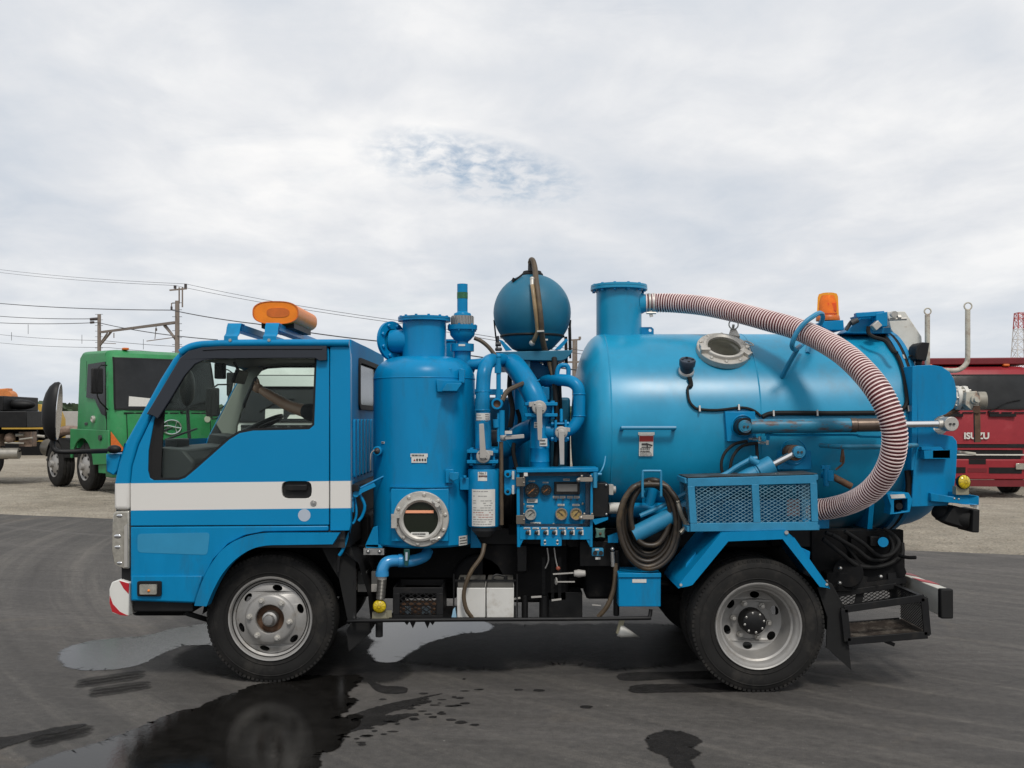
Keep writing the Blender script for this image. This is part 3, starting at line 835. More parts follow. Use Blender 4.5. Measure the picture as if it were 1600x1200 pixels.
# side repeater lamp
lp = MB().slab([(q.x, q.y, q.z) for q in fillet(sides([(217, 907), (254.5, 907), (254.5, 930.5), (217, 930.5)], 0.03), 0.012, 3)], (0, 0.03, 0))
lamp = part('side_marker_lamp', lp, M_black, TR, bevel=0.004)
part('lens', MB().slab(fillet(sides([(222, 911.5), (248.5, 911.5), (248.5, 927), (222, 927)], 0.042), 0.006, 3), (0, 0.02, 0)), M_clear, lamp, bevel=0.006)
part('bulb', MB().sphere(side(236.5, 921, 0.043), 0.008, 10, 6), M_amber, lamp)

# front: nose panel, lamps, bumper, windscreen
XF = side(178, 797).x
nose = MB()
rows = []
for k in range(13):
    t = k / 12 * 2 - 1
    y = YC + t * (YC - YS - 0.02)
    bul = 0.10 * (1 - t * t) ** 0.8
    rows.append([V((x - bul, y, z)) for x, z in ((XF + 0.01, 0.78), (XF + 0.005, 1.19), (side(196, 692).x - 0.005, 1.41))])
nose.grid(rows)
part('front_panel', nose, M_band, TR)
ws = MB(); rows = []
top = side(292, 543); bot = side(197, 692)
for k in range(17):
    t = k / 16 * 2 - 1; row = []
    for j in range(9):
        q = j / 8; z = bot.z + (top.z - bot.z) * q
        hw = (YC - YS - 0.03) - 0.05 * max(0, z - .95)
        bul = (0.11 * (1 - q) + 0.05 * q) * (1 - t * t)
        # follow the pillar line, slightly convex in profile
        x = bot.x + (top.x - bot.x) * q - 0.03 * math.sin(PI * q) + 0.012
        row.append(V((x - bul, YC + t * hw, z)))
    rows.append(row)
ws.grid(rows)
part('windscreen', ws, M_wglass, TR)
hl = MB()
hp = [(177.5, 803), (181, 798.5), (202, 798), (202, 889), (192, 888), (178.5, 881), (175, 860), (175.5, 820)]
for s_, f_ in ((1, lambda p: p), (-1, mir)):
    h = part('headlight', MB().slab([f_(p) for p in sides(hp, 0.004)], (0, 0.16 * s_, 0)), M_clear, TR, bevel=0.012, seg=3)
    rf = MB()
    for (x, y, r) in ((187, 806, 0.022), (184, 838, 0.026), (184, 855, 0.022), (187, 880, 0.02)):
        p = f_(side(x, y, 0.004)); rf.sphere(p, r * .8, 12, 8, (1, 0.12, 0.6))
    part('reflector', rf, M_chrome, h)
    part('lamp_trim', MB().slab([f_(p) for p in sides([(195, 822), (200, 818), (200, 886), (195, 886)], 0.009)], (0, 0.01 * s_, 0)), M_grey, h)
part('bumper_stay', MB().slab(sides([(188, 888), (203, 889), (203, 908), (188, 906)], -0.02), (0, 1.6, 0)), M_black, TR)
bp = MB()
be = [(176, 909), (190, 905.5), (203, 910), (203, 962), (190, 961), (176, 956), (172, 940), (172, 920)]
e0 = sides(be, 0.015)
bp.slab(e0, (0, 1.74, 0))
bump_white = part('front_bumper', bp, M_white, TR, bevel=0.01)
part('red_marking', MB().slab(sides([(188, 906.5), (203, 911), (202.5, 927), (195, 919)], 0.017), (0, 0.012, 0)), M_red, bump_white)
part('red_marking', MB().slab(sides([(173.3, 930), (178, 943), (189, 955), (201.5, 961.2), (190, 960.2), (177, 955), (173, 941)], 0.017), (0, 0.012, 0)), M_red, bump_white)
fr = MB()
for k in range(6):
    y0 = 6.12 + k * 0.27
    fr.slab([(XF - 0.052, y0, .42), (XF - 0.052, y0 + .13, .42), (XF - 0.052, y0 + .26, .58), (XF - 0.052, y0 + .13, .58)], (0.02, 0, 0))
part('red_marking', fr, M_red, bump_white)

# roof
pr = [(275, 558), (281, 549.5), (291, 541.5), (304, 536), (325, 532), (350, 530), (400, 528.6), (470, 528), (530, 528.5), (546, 531)]
rf = MB(); rows = []
hw0 = YC - (YS + 0.048)
for k in range(29):
    t = k / 28 * 2 - 1
    rr = []
    for (x, y) in pr:
        p = side(x, y)
        rr.append(V((p.x, YC + t * hw0, p.z - 0.045 * abs(t) ** 9 + 0.008 * (1 - t * t))))
    rows.append(rr)
rf.grid(rows)
roof = part('cab_roof', rf, M_blue, TR)
sk = MB()
pts_ = [side(x, y, 0.004) for x, y in ((283, 551), (293, 544.5), (306, 540), (330, 537.6), (400, 536), (546, 536))]
sk.tube(pts_, 0.022, 10, sub=3)
part('drip_rail', sk, M_blue, roof)
hd = MB()
hp_ = [(300, 546), (350, 540), (535, 538)]
hd.slab([P(x, y, 6.05) for x, y in ((285, 556), (300, 547), (350, 541), (540, 540), (540, 546), (350, 547), (305, 553))], (0, 1.46, 0))
part('headlining', hd, M_dgrey, TR)

# rear wall of the cab with window and pressings
XR = side(546.5, 600).x
rw = [(XR, YS + 0.06, 1.15), (XR, 2 * YC - YS - 0.06, 1.15), (XR, 2 * YC - YS - 0.09, 2.02), (XR, YS + 0.09, 2.02)]
wy0, wy1, wz0, wz1 = P(0, 0, 6.0).y + 0.30, 2 * YC - 6.30, 1.61, 1.93
whole = fillet([(XR, wy0, wz0), (XR, wy1, wz0), (XR, wy1, wz1), (XR, wy0, wz1)], 0.05, 4)
M_bdull = mat('dull_blue_paint', BLUEC, 0.6, var=.1, spec=.15)
rwall = part('rear_wall', MB().slab(rw, (-0.03, 0, 0), [whole]), M_bdull, TR, bevel=0.004)
part('rear_window', MB().slab([p + V((-0.012, 0, 0)) for p in whole], (-0.005, 0, 0)), M_dglass, rwall)
inn = fillet([(XR, wy0 + .03, wz0 + .03), (XR, wy1 - .03, wz0 + .03), (XR, wy1 - .03, wz1 - .03), (XR, wy0 + .03, wz1 - .03)], 0.04, 4)
part('rear_window_seal', MB().slab([p + V((0.012, 0, 0)) for p in whole], (-0.02, 0, 0), [[p + V((0.012, 0, 0)) for p in inn]]), M_rubber, rwall)
for k in range(11):
    y = YS + 0.17 + k * 0.14
    part('pressed_rib', MB().slab(fillet([(XR + 0.012, y, 1.2), (XR + 0.012, y + 0.085, 1.2), (XR + 0.012, y + 0.085, 1.55), (XR + 0.012, y, 1.55)], 0.02, 2), (-0.02, 0, 0)), M_bdull, rwall, bevel=0.006)
part('rear_sill', MB().box(XR, XR + 0.05, YS + 0.05, 2 * YC - YS - 0.05, 1.13, 1.165), M_black, rwall)

part('rear_bulkhead', MB().box(XR - .04, XR - .005, YS + .07, 2 * YC - YS - .07, .80, 1.149), M_chassis, TR)
# cab interior
fl_ = MB().box(XF + 0.02, XR - 0.03, YS + 0.05, 2 * YC - YS - 0.05, 0.80, 0.90)
fl_.box(XF + 0.02, XR - 0.03, YS + 0.036, YS + 0.05, 0.85, 1.13)
part('door_trim', MB().slab([mir(p) for p in sides([(236, 752), (290, 752), (312, 735), (360, 690), (395, 676), (505, 675), (505, 815), (236, 815)], -0.045)], (0, -0.02, 0)), M_dgrey, TR)
part('cab_floor', fl_, M_dgrey, TR)
dash = MB()
dp = [(-2.20, 0.9), (-2.22, 1.34), (-2.08, 1.385), (-1.92, 1.37), (-1.86, 1.30), (-1.89, 1.12), (-2.02, 1.05), (-2.02, 0.9)]
dash.slab([(x, YS + 0.09, z) for x, z in dp], (0, 1.50, 0))
dsh = part('dashboard', dash, M_dash, TR, bevel=0.02)
dd = MB()
dd.box(-1.93, -1.855, 6.36, 6.66, 1.12, 1.29)
dd.box(-2.12, -2.04, 6.25, 6.48, 1.375, 1.43)
dd.slab([(-1.95, 7.1, 1.365), (-2.12, 7.1, 1.375), (-2.1, 7.1, 1.45), (-1.98, 7.1, 1.43)], (0, 0.42, 0))
part('instrument_binnacle', dd, M_dgrey, dsh, bevel=0.01)
part('glovebox_lid', MB().box(-1.90, -1.87, 6.06, 6.33, 1.16, 1.27), M_dgrey, dsh, bevel=0.01)
part('door_trim', MB().slab(sides([(236, 752), (290, 752), (312, 735), (360, 690), (395, 676), (505, 675), (505, 815), (236, 815)], -0.045), (0, 0.02, 0)), M_dgrey, door)
st = MB().torus((-1.80, 7.23, 1.49), (-0.45, 0, 0.9), 0.19, 0.014, 32, 8)
st.cyl((-1.84, 7.23, 1.47), (-1.98, 7.23, 1.15), 0.03, 0.04, 12).sphere((-1.815, 7.23, 1.475), 0.05, 12, 6, (1, 1, .4))
for a in (0.3, 2.5, 4.4):
    u, w, _ = frame_of((-0.45, 0, 0.9)); q = (u * math.cos(a) + w * math.sin(a)) * 0.18
    st.cyl(V((-1.81, 7.23, 1.482)), V((-1.80, 7.23, 1.49)) + q, 0.012, n=8)
part('steering_wheel', st, M_dgrey, TR)
for y0, y1, tp in ((6.12, 6.60, 1.50), (6.66, 6.92, 1.42), (6.98, 7.46, 1.60)):
    s = MB().slab([(-1.60, y0, 1.0), (-1.10, y0, 0.97), (-1.10, y0, 1.10), (-1.55, y0, 1.14)], (0, y1 - y0, 0))
    so_ = part('seat', s, M_seat, TR, bevel=0.03, seg=3)
    b = MB().slab([(-1.16, y0 + .01, 1.08), (-1.03, y0 + .01, 1.08), (-0.99, y0 + .03, tp), (-1.07, y0 + .03, tp)], (0, y1 - y0 - .03, 0))
    part('seat_back', b, M_seat, so_, bevel=0.03, seg=3)
for f_, s_ in ((lambda p: p, 1), (mir, -1)):
    part('inner_frame', MB().slab([f_(p) for p in sides(inset_in(door_o, 2.0), -0.037)], (0, .012 * s_, 0), [[f_(p) for p in sides(win, -0.037)]]), M_trim if s_ < 0 else M_dgrey, TR)
    part('pillar_lining', MB().slab([f_(p) for p in sides([(199, 692), (227, 641), (252, 596), (272, 565), (285, 551), (302, 543), (326, 540), (345, 540), (345, 543), (315, 546), (298, 552), (287, 562), (265, 599), (244, 643), (219, 696)], -0.073)], (0, .008 * s_, 0)), M_dgrey, TR)
# inside of the pillars
def ins(l, y, t): return MB().slab([mir(side(a, b_, -y)) for a, b_ in l], (0, -t, 0))
part('pillar_trim', ins([(216, 664), (226, 648), (252, 600), (276, 560), (292, 548), (312, 556), (300, 570), (280, 606), (258, 668), (255, 700), (236, 700)], 0.075, 0.03), M_trim, TR, bevel=0.008)
part('pillar_trim', ins([(478, 548), (515, 546), (515, 690), (490, 680), (493, 560)], 0.05, 0.02), M_dgrey, TR)
gh = MB().tube([mir(side(300, 575, -0.12)), mir(side(297, 583, -0.17)), mir(side(280, 620, -0.17)), mir(side(274, 630, -0.12))], 0.013, 8, sub=4)
part('grab_handle', gh, M_dgrey, TR)
mi = MB().obox((-1.80, 6.78, 1.83), ((0.35, 0, 0.94), (0, 1, 0), (0.94, 0, -.35)), (0.045, 0.13, 0.012)).cyl((-1.80, 6.78, 1.85), (-1.84, 6.78, 1.93), 0.01, n=8)
mi.obox((-1.88, 6.60, 1.86), ((1, 0, 0), (0, 1, 0), (0, 0, 1)), (0.03, 0.035, 0.05))
part('rear_view_mirror', mi, M_black, TR, bevel=0.006)

# door mirror on its long arm, and the bracket it is bolted to
ym = 5.72
mc = P(84.5, 643, ym)
Mx = Matrix.Translation(mc) @ Matrix.Rotation(R(4), 4, 'Y') @ Matrix.Rotation(R(12), 4, 'Z')
q = MB()
q.lathe((0, 0, 0), (1, 0, 0), [(0.001, -0.062), (0.35, -0.06), (0.62, -0.048), (0.84, -0.03), (0.97, -0.008), (1.0, 0.014), (0.965, 0.024)], 36)
for i, v in enumerate(q.v): q.v[i] = V((v.x, v.y * 0.075, v.z * 0.168))
q.xform(Mx)
armr = MB()
armr.tube([P(85, 682, ym), P(82, 694, ym), P(86, 703, ym), P(97, 706, ym), P(130, 705.5, ym + .05), P(166, 704.5, ym + .18)], 0.0145, 10, sub=4)
armr.sphere(P(178.5, 702, ym + .22), 0.036, 14, 8, (1.15, 0.8, 0.7))
arm = part('mirror_arm', armr, M_black, TR)
part('mirror_housing', q, M_black, arm)
ml = MB().lathe((0.0235, 0, 0), (1, 0, 0), [(0.95, 0), (0.93, 0.004)], 36)
for i, v in enumerate(ml.v): ml.v[i] = V((v.x, v.y * 0.075, v.z * 0.168))
part('mirror_glass', ml.xform(Mx), M_chrome, arm)
mbk = MB().slab([P(x, y, 5.95) for x, y in ((165, 709), (188, 709), (183, 735), (177, 743), (166, 737))], (0, 0.22, 0))
part('mirror_bracket', mbk, M_blue, TR, bevel=0.008)
# far side mirror
part('mirror_arm', MB().tube([(-2.34, 7.66, 1.3), (-2.48, 7.9, 1.34), (-2.52, 7.94, 1.7)], 0.014, 8, sub=3).sphere((-2.52, 7.94, 1.80), 0.15, 14, 8, (0.4, 0.5, 1)), M_black, TR)
wp = MB().bar((-2.36, 6.4, 1.41), (-2.31, 6.95, 1.49), 0.012, 0.012).bar((-2.37, 7.0, 1.41), (-2.31, 7.5, 1.48), 0.012, 0.012)
part('wiper', wp, M_black, TR)

# light bar on its rack
rk = MB()
for (fx0, fx1, tx0, tx1, ty) in ((351, 372.5, 356, 378, 505), (412, 433, 415.5, 439, 504.5)):
    A = side(fx0, 540, 0.012); B = side(fx1, 540, 0.012)
    zt = P(0, ty, 6.05).z
    xo = P(tx0, ty, 6.05).x - A.x; wd = B.x - A.x
    prof = [(YS + 0.035, A.z), (YS + 0.037, A.z + 0.055), (YS + 0.075, A.z + 0.075), (YS + 0.09, zt - 0.03), (YS + 0.12, zt), (YS + 0.20, zt), (YS + 0.20, zt - .008), (YS + 0.125, zt - .008), (YS + 0.098, zt - 0.034), (YS + 0.083, A.z + 0.068), (YS + 0.045, A.z + 0.05), (YS + 0.043, A.z)]
    n0 = len(rk.v)
    rk.slab([V((A.x + xo * min(1, max(0, (z - A.z) / (zt - A.z))), y, z)) for y, z in prof], (wd, 0, 0))
    for s_, f_ in ((1, lambda p: p),):
        rk.bar((A.x + xo + wd / 2, YS + 0.16, zt - 0.022), (A.x + xo + wd / 2, 2 * YC - YS - 0.16, zt - 0.022), wd * 0.8, 0.042)
    m2 = MB().slab([mir(V((A.x + xo * min(1, max(0, (z - A.z) / (zt - A.z))), y, z))) for y, z in prof], (wd, 0, 0)); k = rk.addv(m2.v)
    for f3 in m2.f: rk.face([k + i for i in f3])
rack = part('roof_rack', rk, M_blue, TR, bevel=0.003)
rb = MB()
for x in (361.5, 422): rb.cyl(side(x, 532, 0.03), side(x, 532, 0.008), 0.009, n=10).cyl(side(x, 532, 0.016), side(x, 532, 0.008), 0.014, n=14)
part('rack_bolt', rb, M_steel, rack)
lc = P(430.5, 488.5, 6.2); hwl, hhl = 35.5 * 6.2 / F, 17.8 * 6.2 / F
stad = []
for i in range(48):
    a = 2 * PI * i / 48; e_ = 2.7
    stad.append(V((lc.x + hwl * abs(math.cos(a)) ** (2 / e_) * (1 if math.cos(a) > 0 else -1), 6.2, lc.z + hhl * abs(math.sin(a)) ** (2 / e_) * (1 if math.sin(a) > 0 else -1))))
lb = part('warning_light_bar', MB().slab(stad, (0, 0.60, 0)), M_amber, TR, bevel=0.008)
def scal(l, k, y): return [V((lc.x + (p.x - lc.x) * k, y, lc.z + (p.z - lc.z) * k)) for p in l]
part('lens_rim', MB().slab(scal(stad, 1.012, 6.196), (0, 0.012, 0), [scal(stad, 0.955, 6.196)]), M_ambdark, lb)
part('lamp_insert', MB().slab([V((lc.x + (p.x - lc.x) * .5 + 0.015, 6.197, lc.z + (p.z - lc.z) * .42)) for p in stad], (0, 0.006, 0)), M_ambdark, lb, bevel=0.002)
part('light_bar_base', MB().box(lc.x - 0.1, lc.x + 0.1, 6.26, 6.78, lc.z - hhl - 0.02, lc.z - hhl + 0.02), M_black, lb)
# ------------------------------------------------------------------ wheels
def tyre_mb(Ro=0.380, w=0.205, rim=0.236):
    mb = MB(); h = w / 2
    prof = [(rim - .012, -h * .82), (rim + .004, -h * .92), (rim + .03, -h * .98), (rim + .07, -h * 1.04), (Ro - .055, -h * 1.03), (Ro - .028, -h * .97), (Ro - .010, -h * .87), (Ro - .002, -h * .78)]
    g = []
    for gx in (-.5, -.17, .17, .5):
        g += [(Ro, h * (gx - .05)), (Ro - .010, h * (gx - .035)), (Ro - .010, h * (gx + .035)), (Ro, h * (gx + .05))]
    prof = prof + g + [(r, -t) for r, t in reversed(prof)]
    mb.lathe((0, 0, 0), (0, 1, 0), prof, 72, caps=False)
    # shoulder tread blocks
    for k in range(88):
        a = 2 * PI * k / 88
        c, s = math.cos(a), math.sin(a)
        for sg in (-1, 1):
            mb.obox((c * (Ro - .0105), sg * h * .80, s * (Ro - .0105)), ((c, 0, s), (0, 1, 0), (-s, 0, c)), (.0068, h * .13, .0088))
    # sidewall ribs
    for rr in (rim + .035, rim + .085, Ro - .045):
        mb.torus((0, -h * (1.0 if rr < Ro - .05 else 1.015), 0), (0, 1, 0), rr, .0035, 64, 6)
    return mb
def disc_holes(mb, r0, r1, depth, holes, hr, hrad, th=0.008, cone=None, ofs=0.0, sq=1.4):
    """annular plate in XZ facing -Y with holes; depth(r) gives y"""
    n = 60
    def ring(r): return [V((math.cos(2 * PI * i / n) * r, 0, math.sin(2 * PI * i / n) * r)) for i in range(n)]
    hl = []
    for k in range(holes):
        a = ofs + 2 * PI * k / holes; c = V((math.cos(a) * hr, 0, math.sin(a) * hr)); rad = V((math.cos(a), 0, math.sin(a))); tan = V((-math.sin(a), 0, math.cos(a)))
        hl.append([c + rad * math.cos(q) * hrad + tan * math.sin(q) * hrad * sq for q in (2 * PI * i / 18 for i in range(18))])
    m2 = MB().slab(ring(r1), (0, th, 0), [ring(r0)] + hl)
    for v in m2.v:
        r = math.hypot(v.x, v.z); v.y += depth(r)
    k = mb.addv(m2.v)
    for f in m2.f: mb.face([k + i for i in f])
def front_wheel(name, loc, sgn):
    w = empty(name, loc, TR)
    S = 1 if sgn > 0 else -1
    def put(nm, mb, m, **kw):
        for i, v in enumerate(mb.v): mb.v[i] = V((v.x, v.y * S, v.z)) + V(loc)
        return part(nm, mb, m, w, **kw)
    put('tyre', tyre_mb().xform(Matrix.Translation((0, 0.103, 0))), M_tyre)
    rim = MB()
    rim.lathe((0, 0, 0), (0, 1, 0), [(.246, .022), (.249, .006), (.246, -.004), (.238, -.002), (.232, .010), (.226, .030), (.214, .036), (.207, .060), (.205, .20), (.212, .20)], 72, caps=False)
    disc_holes(rim, .150, .208, lambda r: .036 - (.208 - r) / .058 * .026, 6, .182, .0175, ofs=R(78), sq=1.7)
    rim.lathe((0, 0, 0), (0, 1, 0), [(.151, .008), (.142, -.006), (.130, -.012), (.088, -.012), (.083, -.006), (.082, .05), (.0, .05)], 60, caps=False)
    put('rim', rim, M_silver)
    hub = MB().lathe((0, 0, 0), (0, 1, 0), [(.0, -.052), (.026, -.050), (.031, -.044), (.032, -.02), (.043, -.016), (.046, -.008), (.046, .05)], 32)
    put('hub_cap', hub, M_steel)
    put('hub_recess', MB().lathe((0, .044, 0), (0, 1, 0), [(.0, 0), (.081, 0), (.081, -.03)], 32, caps=False), M_rust)
    for k in range(6):
        a = R(53 + 60 * k); c = V((math.cos(a) * .118, 0, math.sin(a) * .118))
        nut = MB().cyl(c + V((0, -.011, 0)), c + V((0, -.017, 0)), .0185, n=18).lathe(c, (0, 1, 0), [(.010, -.036), (.0135, -.033), (.0135, -.014)], 6)
        put('wheel_nut', nut, M_cast, ang=30)
    put('brake_drum', MB().lathe((0, 0, 0), (0, 1, 0), [(.0, .07), (.16, .07), (.17, .08), (.17, .20), (0, .2)], 36, caps=False), M_chassis)
    return w
def rear_wheel(name, loc, sgn):
    w = empty(name, loc, TR); S = 1 if sgn > 0 else -1
    def put(nm, mb, m, **kw):
        for i, v in enumerate(mb.v): mb.v[i] = V((v.x, v.y * S, v.z)) + V(loc)
        return part(nm, mb, m, w, **kw)
    put('tyre', tyre_mb().xform(Matrix.Translation((0, 0.103, 0))), M_tyre)
    put('tyre', tyre_mb().xform(Matrix.Translation((0, 0.355, 0))), M_tyre)
    rim = MB()
    rim.lathe((0, 0, 0), (0, 1, 0), [(.246, .018), (.248, .004), (.244, -.004), (.236, .000), (.231, .012), (.222, .020), (.213, .035), (.209, .052), (.198, .060), (.192, .085), (.188, .13), (.182, .165), (.176, .18)], 72, caps=False)
    disc_holes(rim, .112, .178, lambda r: .18 + (.178 - r) / .066 * .022, 6, .150, .021, ofs=R(22), sq=1.35)
    rim.lathe((0, 0, 0), (0, 1, 0), [(.113, .202), (.0, .204)], 60, caps=False)
    rim.lathe((0, 0, 0), (0, 1, 0), [(.20, .20), (.21, .28), (.21, .45)], 48, caps=False)
    put('rim', rim, M_silver)
    hub = MB().lathe((0, 0, 0), (0, 1, 0), [(.0, .100), (.060, .102), (.068, .108), (.072, .118), (.074, .2)], 36)
    hw = put('hub_cap', hub, M_black)
    hb = MB()
    for k in range(8):
        a = R(10 + 45 * k); hb.sphere((math.cos(a) * .056, .104, math.sin(a) * .056), .0085, 10, 6, (1, .8, 1))
    put('hub_bolt', hb, M_steel)
    for k in range(6):
        a = R(52 + 60 * k); c = V((math.cos(a) * .104, .2, math.sin(a) * .104))
        put('wheel_nut', MB().cyl(c, c + V((0, -.018, 0)), .0185, n=6).lathe(c, (0, 1, 0), [(.0, -.042), (.011, -.040), (.0125, -.016)], 10), M_cast, ang=30)
    return w
yf, yr = 6.02, 5.80
cf, cr_ = P(422, 969.5, yf), P(1185.5, 979, yr)
cf.z = cr_.z = 0.376
front_wheel('front_wheel', cf, 1); front_wheel('front_wheel', mir(cf), -1)
rear_wheel('rear_wheel', cr_, 1); rear_wheel('rear_wheel', mir(cr_), -1)

# ------------------------------------------------------------------ frame, axles, running gear
XB = P(1440, 900, 6.4).x
ch = MB()
for y in (6.42, 7.16):
    ch.box(-2.15, 2.45, y - .035, y + .035, 0.56, 0.76)
for x in (-1.9, -1.0, -0.3, 0.5, 1.1, 1.9, 2.4): ch.box(x - .04, x + .04, 6.44, 7.14, 0.60, 0.72)
part('chassis_frame', ch, M_chassis, TR, bevel=0.004)
ax = MB()
ax.cyl((cr_.x, 6.1, .376), (cr_.x, 7.5, .376), .065, n=16).sphere((cr_.x, YC, .376), .2, 20, 12, (0.9, .8, 1))
ax.cyl((cf.x, 6.1, .35), (cf.x, 7.5, .35), .05, n=16)
ax.cyl((cr_.x - .2, YC, .42), (-0.6, YC, .55), .045, n=14)
part('axle', ax, M_chassis, TR)
sp = MB()
for y in (6.40, 7.18):
    for x0, n in ((cr_.x, 5), (cf.x, 3)):
        for k in range(n):
            L = .62 - k * .1
            sp.tube([(x0 - L, y, .52 - k * .016), (x0, y, .46 - k * .012), (x0 + L, y, .52 - k * .016)], .014, 4, sub=4)
part('leaf_spring', sp, M_chassis, TR)
eng = MB().box(-1.95, -0.9, 6.5, 7.1, .42, .95).box(-0.9, -0.35, 6.55, 7.0, .40, .74).box(-0.2, 0.35, 6.3, 6.7, .42, .78)
eng.cyl((-0.2, 6.3, .55), (-0.2, 6.9, .55), .17, n=18).box(0.45, 0.9, 6.25, 6.5, .45, .78)
part('drivetrain', eng, M_chassis, TR, bevel=0.02)
# sub-frame and shadowed machinery between the tanks
sf = MB()
for y in (6.36, 7.22): sf.box(-0.85, 2.3, y - .04, y + .04, 0.76, 0.87)
for x in (-0.8, -0.3, 0.3, 0.95, 1.6, 2.2): sf.box(x - .03, x + .03, 6.2, 7.4, .78, .84)
sf.box(-0.78, 0.36, 6.45, 7.25, .86, .90)
part('sub_frame', sf, M_black, TR, bevel=0.004)
pump = MB().lathe((-0.05, 6.5, 1.02), (1, 0, 0), [(0, 0), (.16, 0), (.2, .04), (.2, .40), (.16, .44), (0, .44)], 28, caps=False)
for k in range(7): pump.lathe((0.0 + k * .05, 6.5, 1.02), (1, 0, 0), [(.2, 0), (.225, .004), (.225, .014), (.2, .018)], 28, caps=False)
pump.box(-.02, .32, 6.3, 6.7, .84, .9)
pump.cyl((-.3, 6.5, 1.02), (-.05, 6.5, 1.02), .09, n=20)
fs_ = MB().box(-0.75, -0.1, 7.25, 7.62, .36, .86)
part('light_block_front', fs_, M_black, TR, bevel=.04)  # unseen far-side box added to block light under the chassis
part('light_block_mid', MB().box(0.0, 0.85, 7.3, 7.62, .36, .88), M_black, TR, bevel=.01)  # unseen, added to keep far-side light out
part('light_block_rear', MB().box(1.85, 2.4, 7.35, 7.6, .45, .9), M_black, TR, bevel=.01)  # unseen, added as a light block rearward of the wheel
part('far_cabinet', MB().box(-0.26, 0.40, 7.02, 7.5, .92, 1.70), M_plastic, TR, bevel=.02)
part('cross_plate', MB().box(-0.72, 0.95, 6.98, 7.0, .46, .92), M_chassis, TR)
part('reflection_block', MB().box(-2.26, -1.92, 6.08, 7.5, .38, .80), M_chassis, TR, bevel=.02)  # dark box added under the cab so the wet ground reflects no bright gap
part('vacuum_pump', pump, M_chassis, TR)

# side guard rod with its uprights
y = 5.99
rod = MB().tube([P(545, 972, 6.03), P(560, 970, y), P(700, 968.5, y), P(860, 967.5, y), P(1000, 966, y), P(1014, 964, y + .01), P(1017, 952, y + .02)], .0115, 10, sub=4)
rod.tube([P(553, 905, 6.05), P(553, 962, 6.05), P(555, 970, 6.0)], .012, 8, sub=3)
part('side_guard', rod, M_black, TR)
# step support shelf carrying the battery and the crate
sh = MB().box(P(610, 0, 6.1).x, P(806, 0, 6.1).x, 6.02, 6.42, P(0, 969, 6.02).z - .004, P(0, 966, 6.02).z)
for px in (636, 645, 668, 676): sh.slab([P(px - 5, 971, 6.05), P(px + 4, 971, 6.05), P(px, 982 if px in (645, 668) else 977, 6.05)], (0, .3, 0))
part('side_shelf', sh, M_black, TR)
bt = empty('battery', P(758, 965, 6.2), TR)
x0, xm, x1 = P(714, 0, 6.05).x, P(759.3, 0, 6.05).x, P(803, 0, 6.05).x
z0, z1, z2 = P(0, 965.5, 6.05).z, P(0, 918.5, 6.05).z, P(0, 908, 6.05).z
M_batt = mat('battery_white_plastic', (0.56, 0.55, 0.52), 0.5, var=0.06, dirt=(0.3, 0.26, 0.2), dscale=8, damt=0.4)
for a, b in ((x0, xm - .003), (xm + .003, x1)):
    part('battery_case', MB().box(a, b, 6.05, 6.30, z0, z1), M_batt, bt, bevel=0.005)
    part('battery_lid', MB().box(a + .004, b - .004, 6.052, 6.298, z1, z2), mat('battery_lid_grey', (0.09, 0.085, 0.075), 0.6, var=.3), bt, bevel=0.004)
bd = MB()
bd.cyl(P(722, 908, 6.12), P(722, 902, 6.12), .012).cyl(P(790, 908, 6.12), P(790, 900, 6.12), .012)
bd.tube([P(790, 901, 6.12), P(775, 898, 6.11), P(770, 905, 6.1), P(785, 909, 6.09)], .006, 6, sub=4)
bd.bar(P(711, 907, 6.055), P(806, 907, 6.055), .02, .008)
bd.cyl(P(709, 897, 6.06), P(709, 966, 6.06), .005, n=6).cyl(P(808, 897, 6.06), P(808, 966, 6.06), .005, n=6)
part('battery_clamp', bd, M_black, bt)
# two grey junction boxes on the frame end
jb = MB()
for a in (559, 580):
    jb.box(P(a, 0, 6.16).x, P(a + 14, 0, 6.16).x, 6.16, 6.26, P(0, 925, 6.16).z, P(0, 893, 6.16).z)
jbx = part('junction_box', jb, mat('grey_box_plastic', (0.10, 0.10, 0.095), 0.5, var=.2), TR, bevel=0.004)
jl = MB()
for a in (559, 580): jl.box(P(a, 0, 6.15).x, P(a + 14, 0, 6.15).x, 6.15, 6.165, P(0, 925, 6.15).z, P(0, 913, 6.15).z)
jl.bar(P(557, 888, 6.13), P(557, 922, 6.13), .008, .008).bar(P(565, 882, 6.13), P(565, 898, 6.13), .008, .008)
part('box_cover', jl, M_grey, jbx, bevel=0.002)
# yellow side lamps
def yellow_lamp(px, py, Y, r, face=(0, -1, 0)):
    c = P(px, py, Y)
    l = part('side_lamp', MB().lathe(c + V((0, .02, 0)), face, [(0, -.02), (r * .9, -.02), (r, 0), (r, .012)], 24, caps=False), M_black, TR)
    part('lens', MB().lathe(c + V((0, .02, 0)), face, [(r * .97, .008), (r * .93, .013), (r * .7, .020), (r * .35, .025), (0, .027)], 24, caps=False), M_yellow, l)
    fc = MB(); u_, w_, a_ = frame_of(face)
    for k in range(10):
        a = 2 * PI * k / 10; dd_ = u_ * math.cos(a) + w_ * math.sin(a)
        fc.bar(c + V((0, .02, 0)) + a_ * .026 + dd_ * r * .15, c + V((0, .02, 0)) + a_ * .015 + dd_ * r * .86, .004, .005, up=a_)
    part('lens_rib_mark', fc, M_lrib, l)
    return l
M_lrib = mat('deep_yellow_rib', (0.36, 0.25, 0.01), .3)
l1 = yellow_lamp(592.5, 948, 6.0, .040)
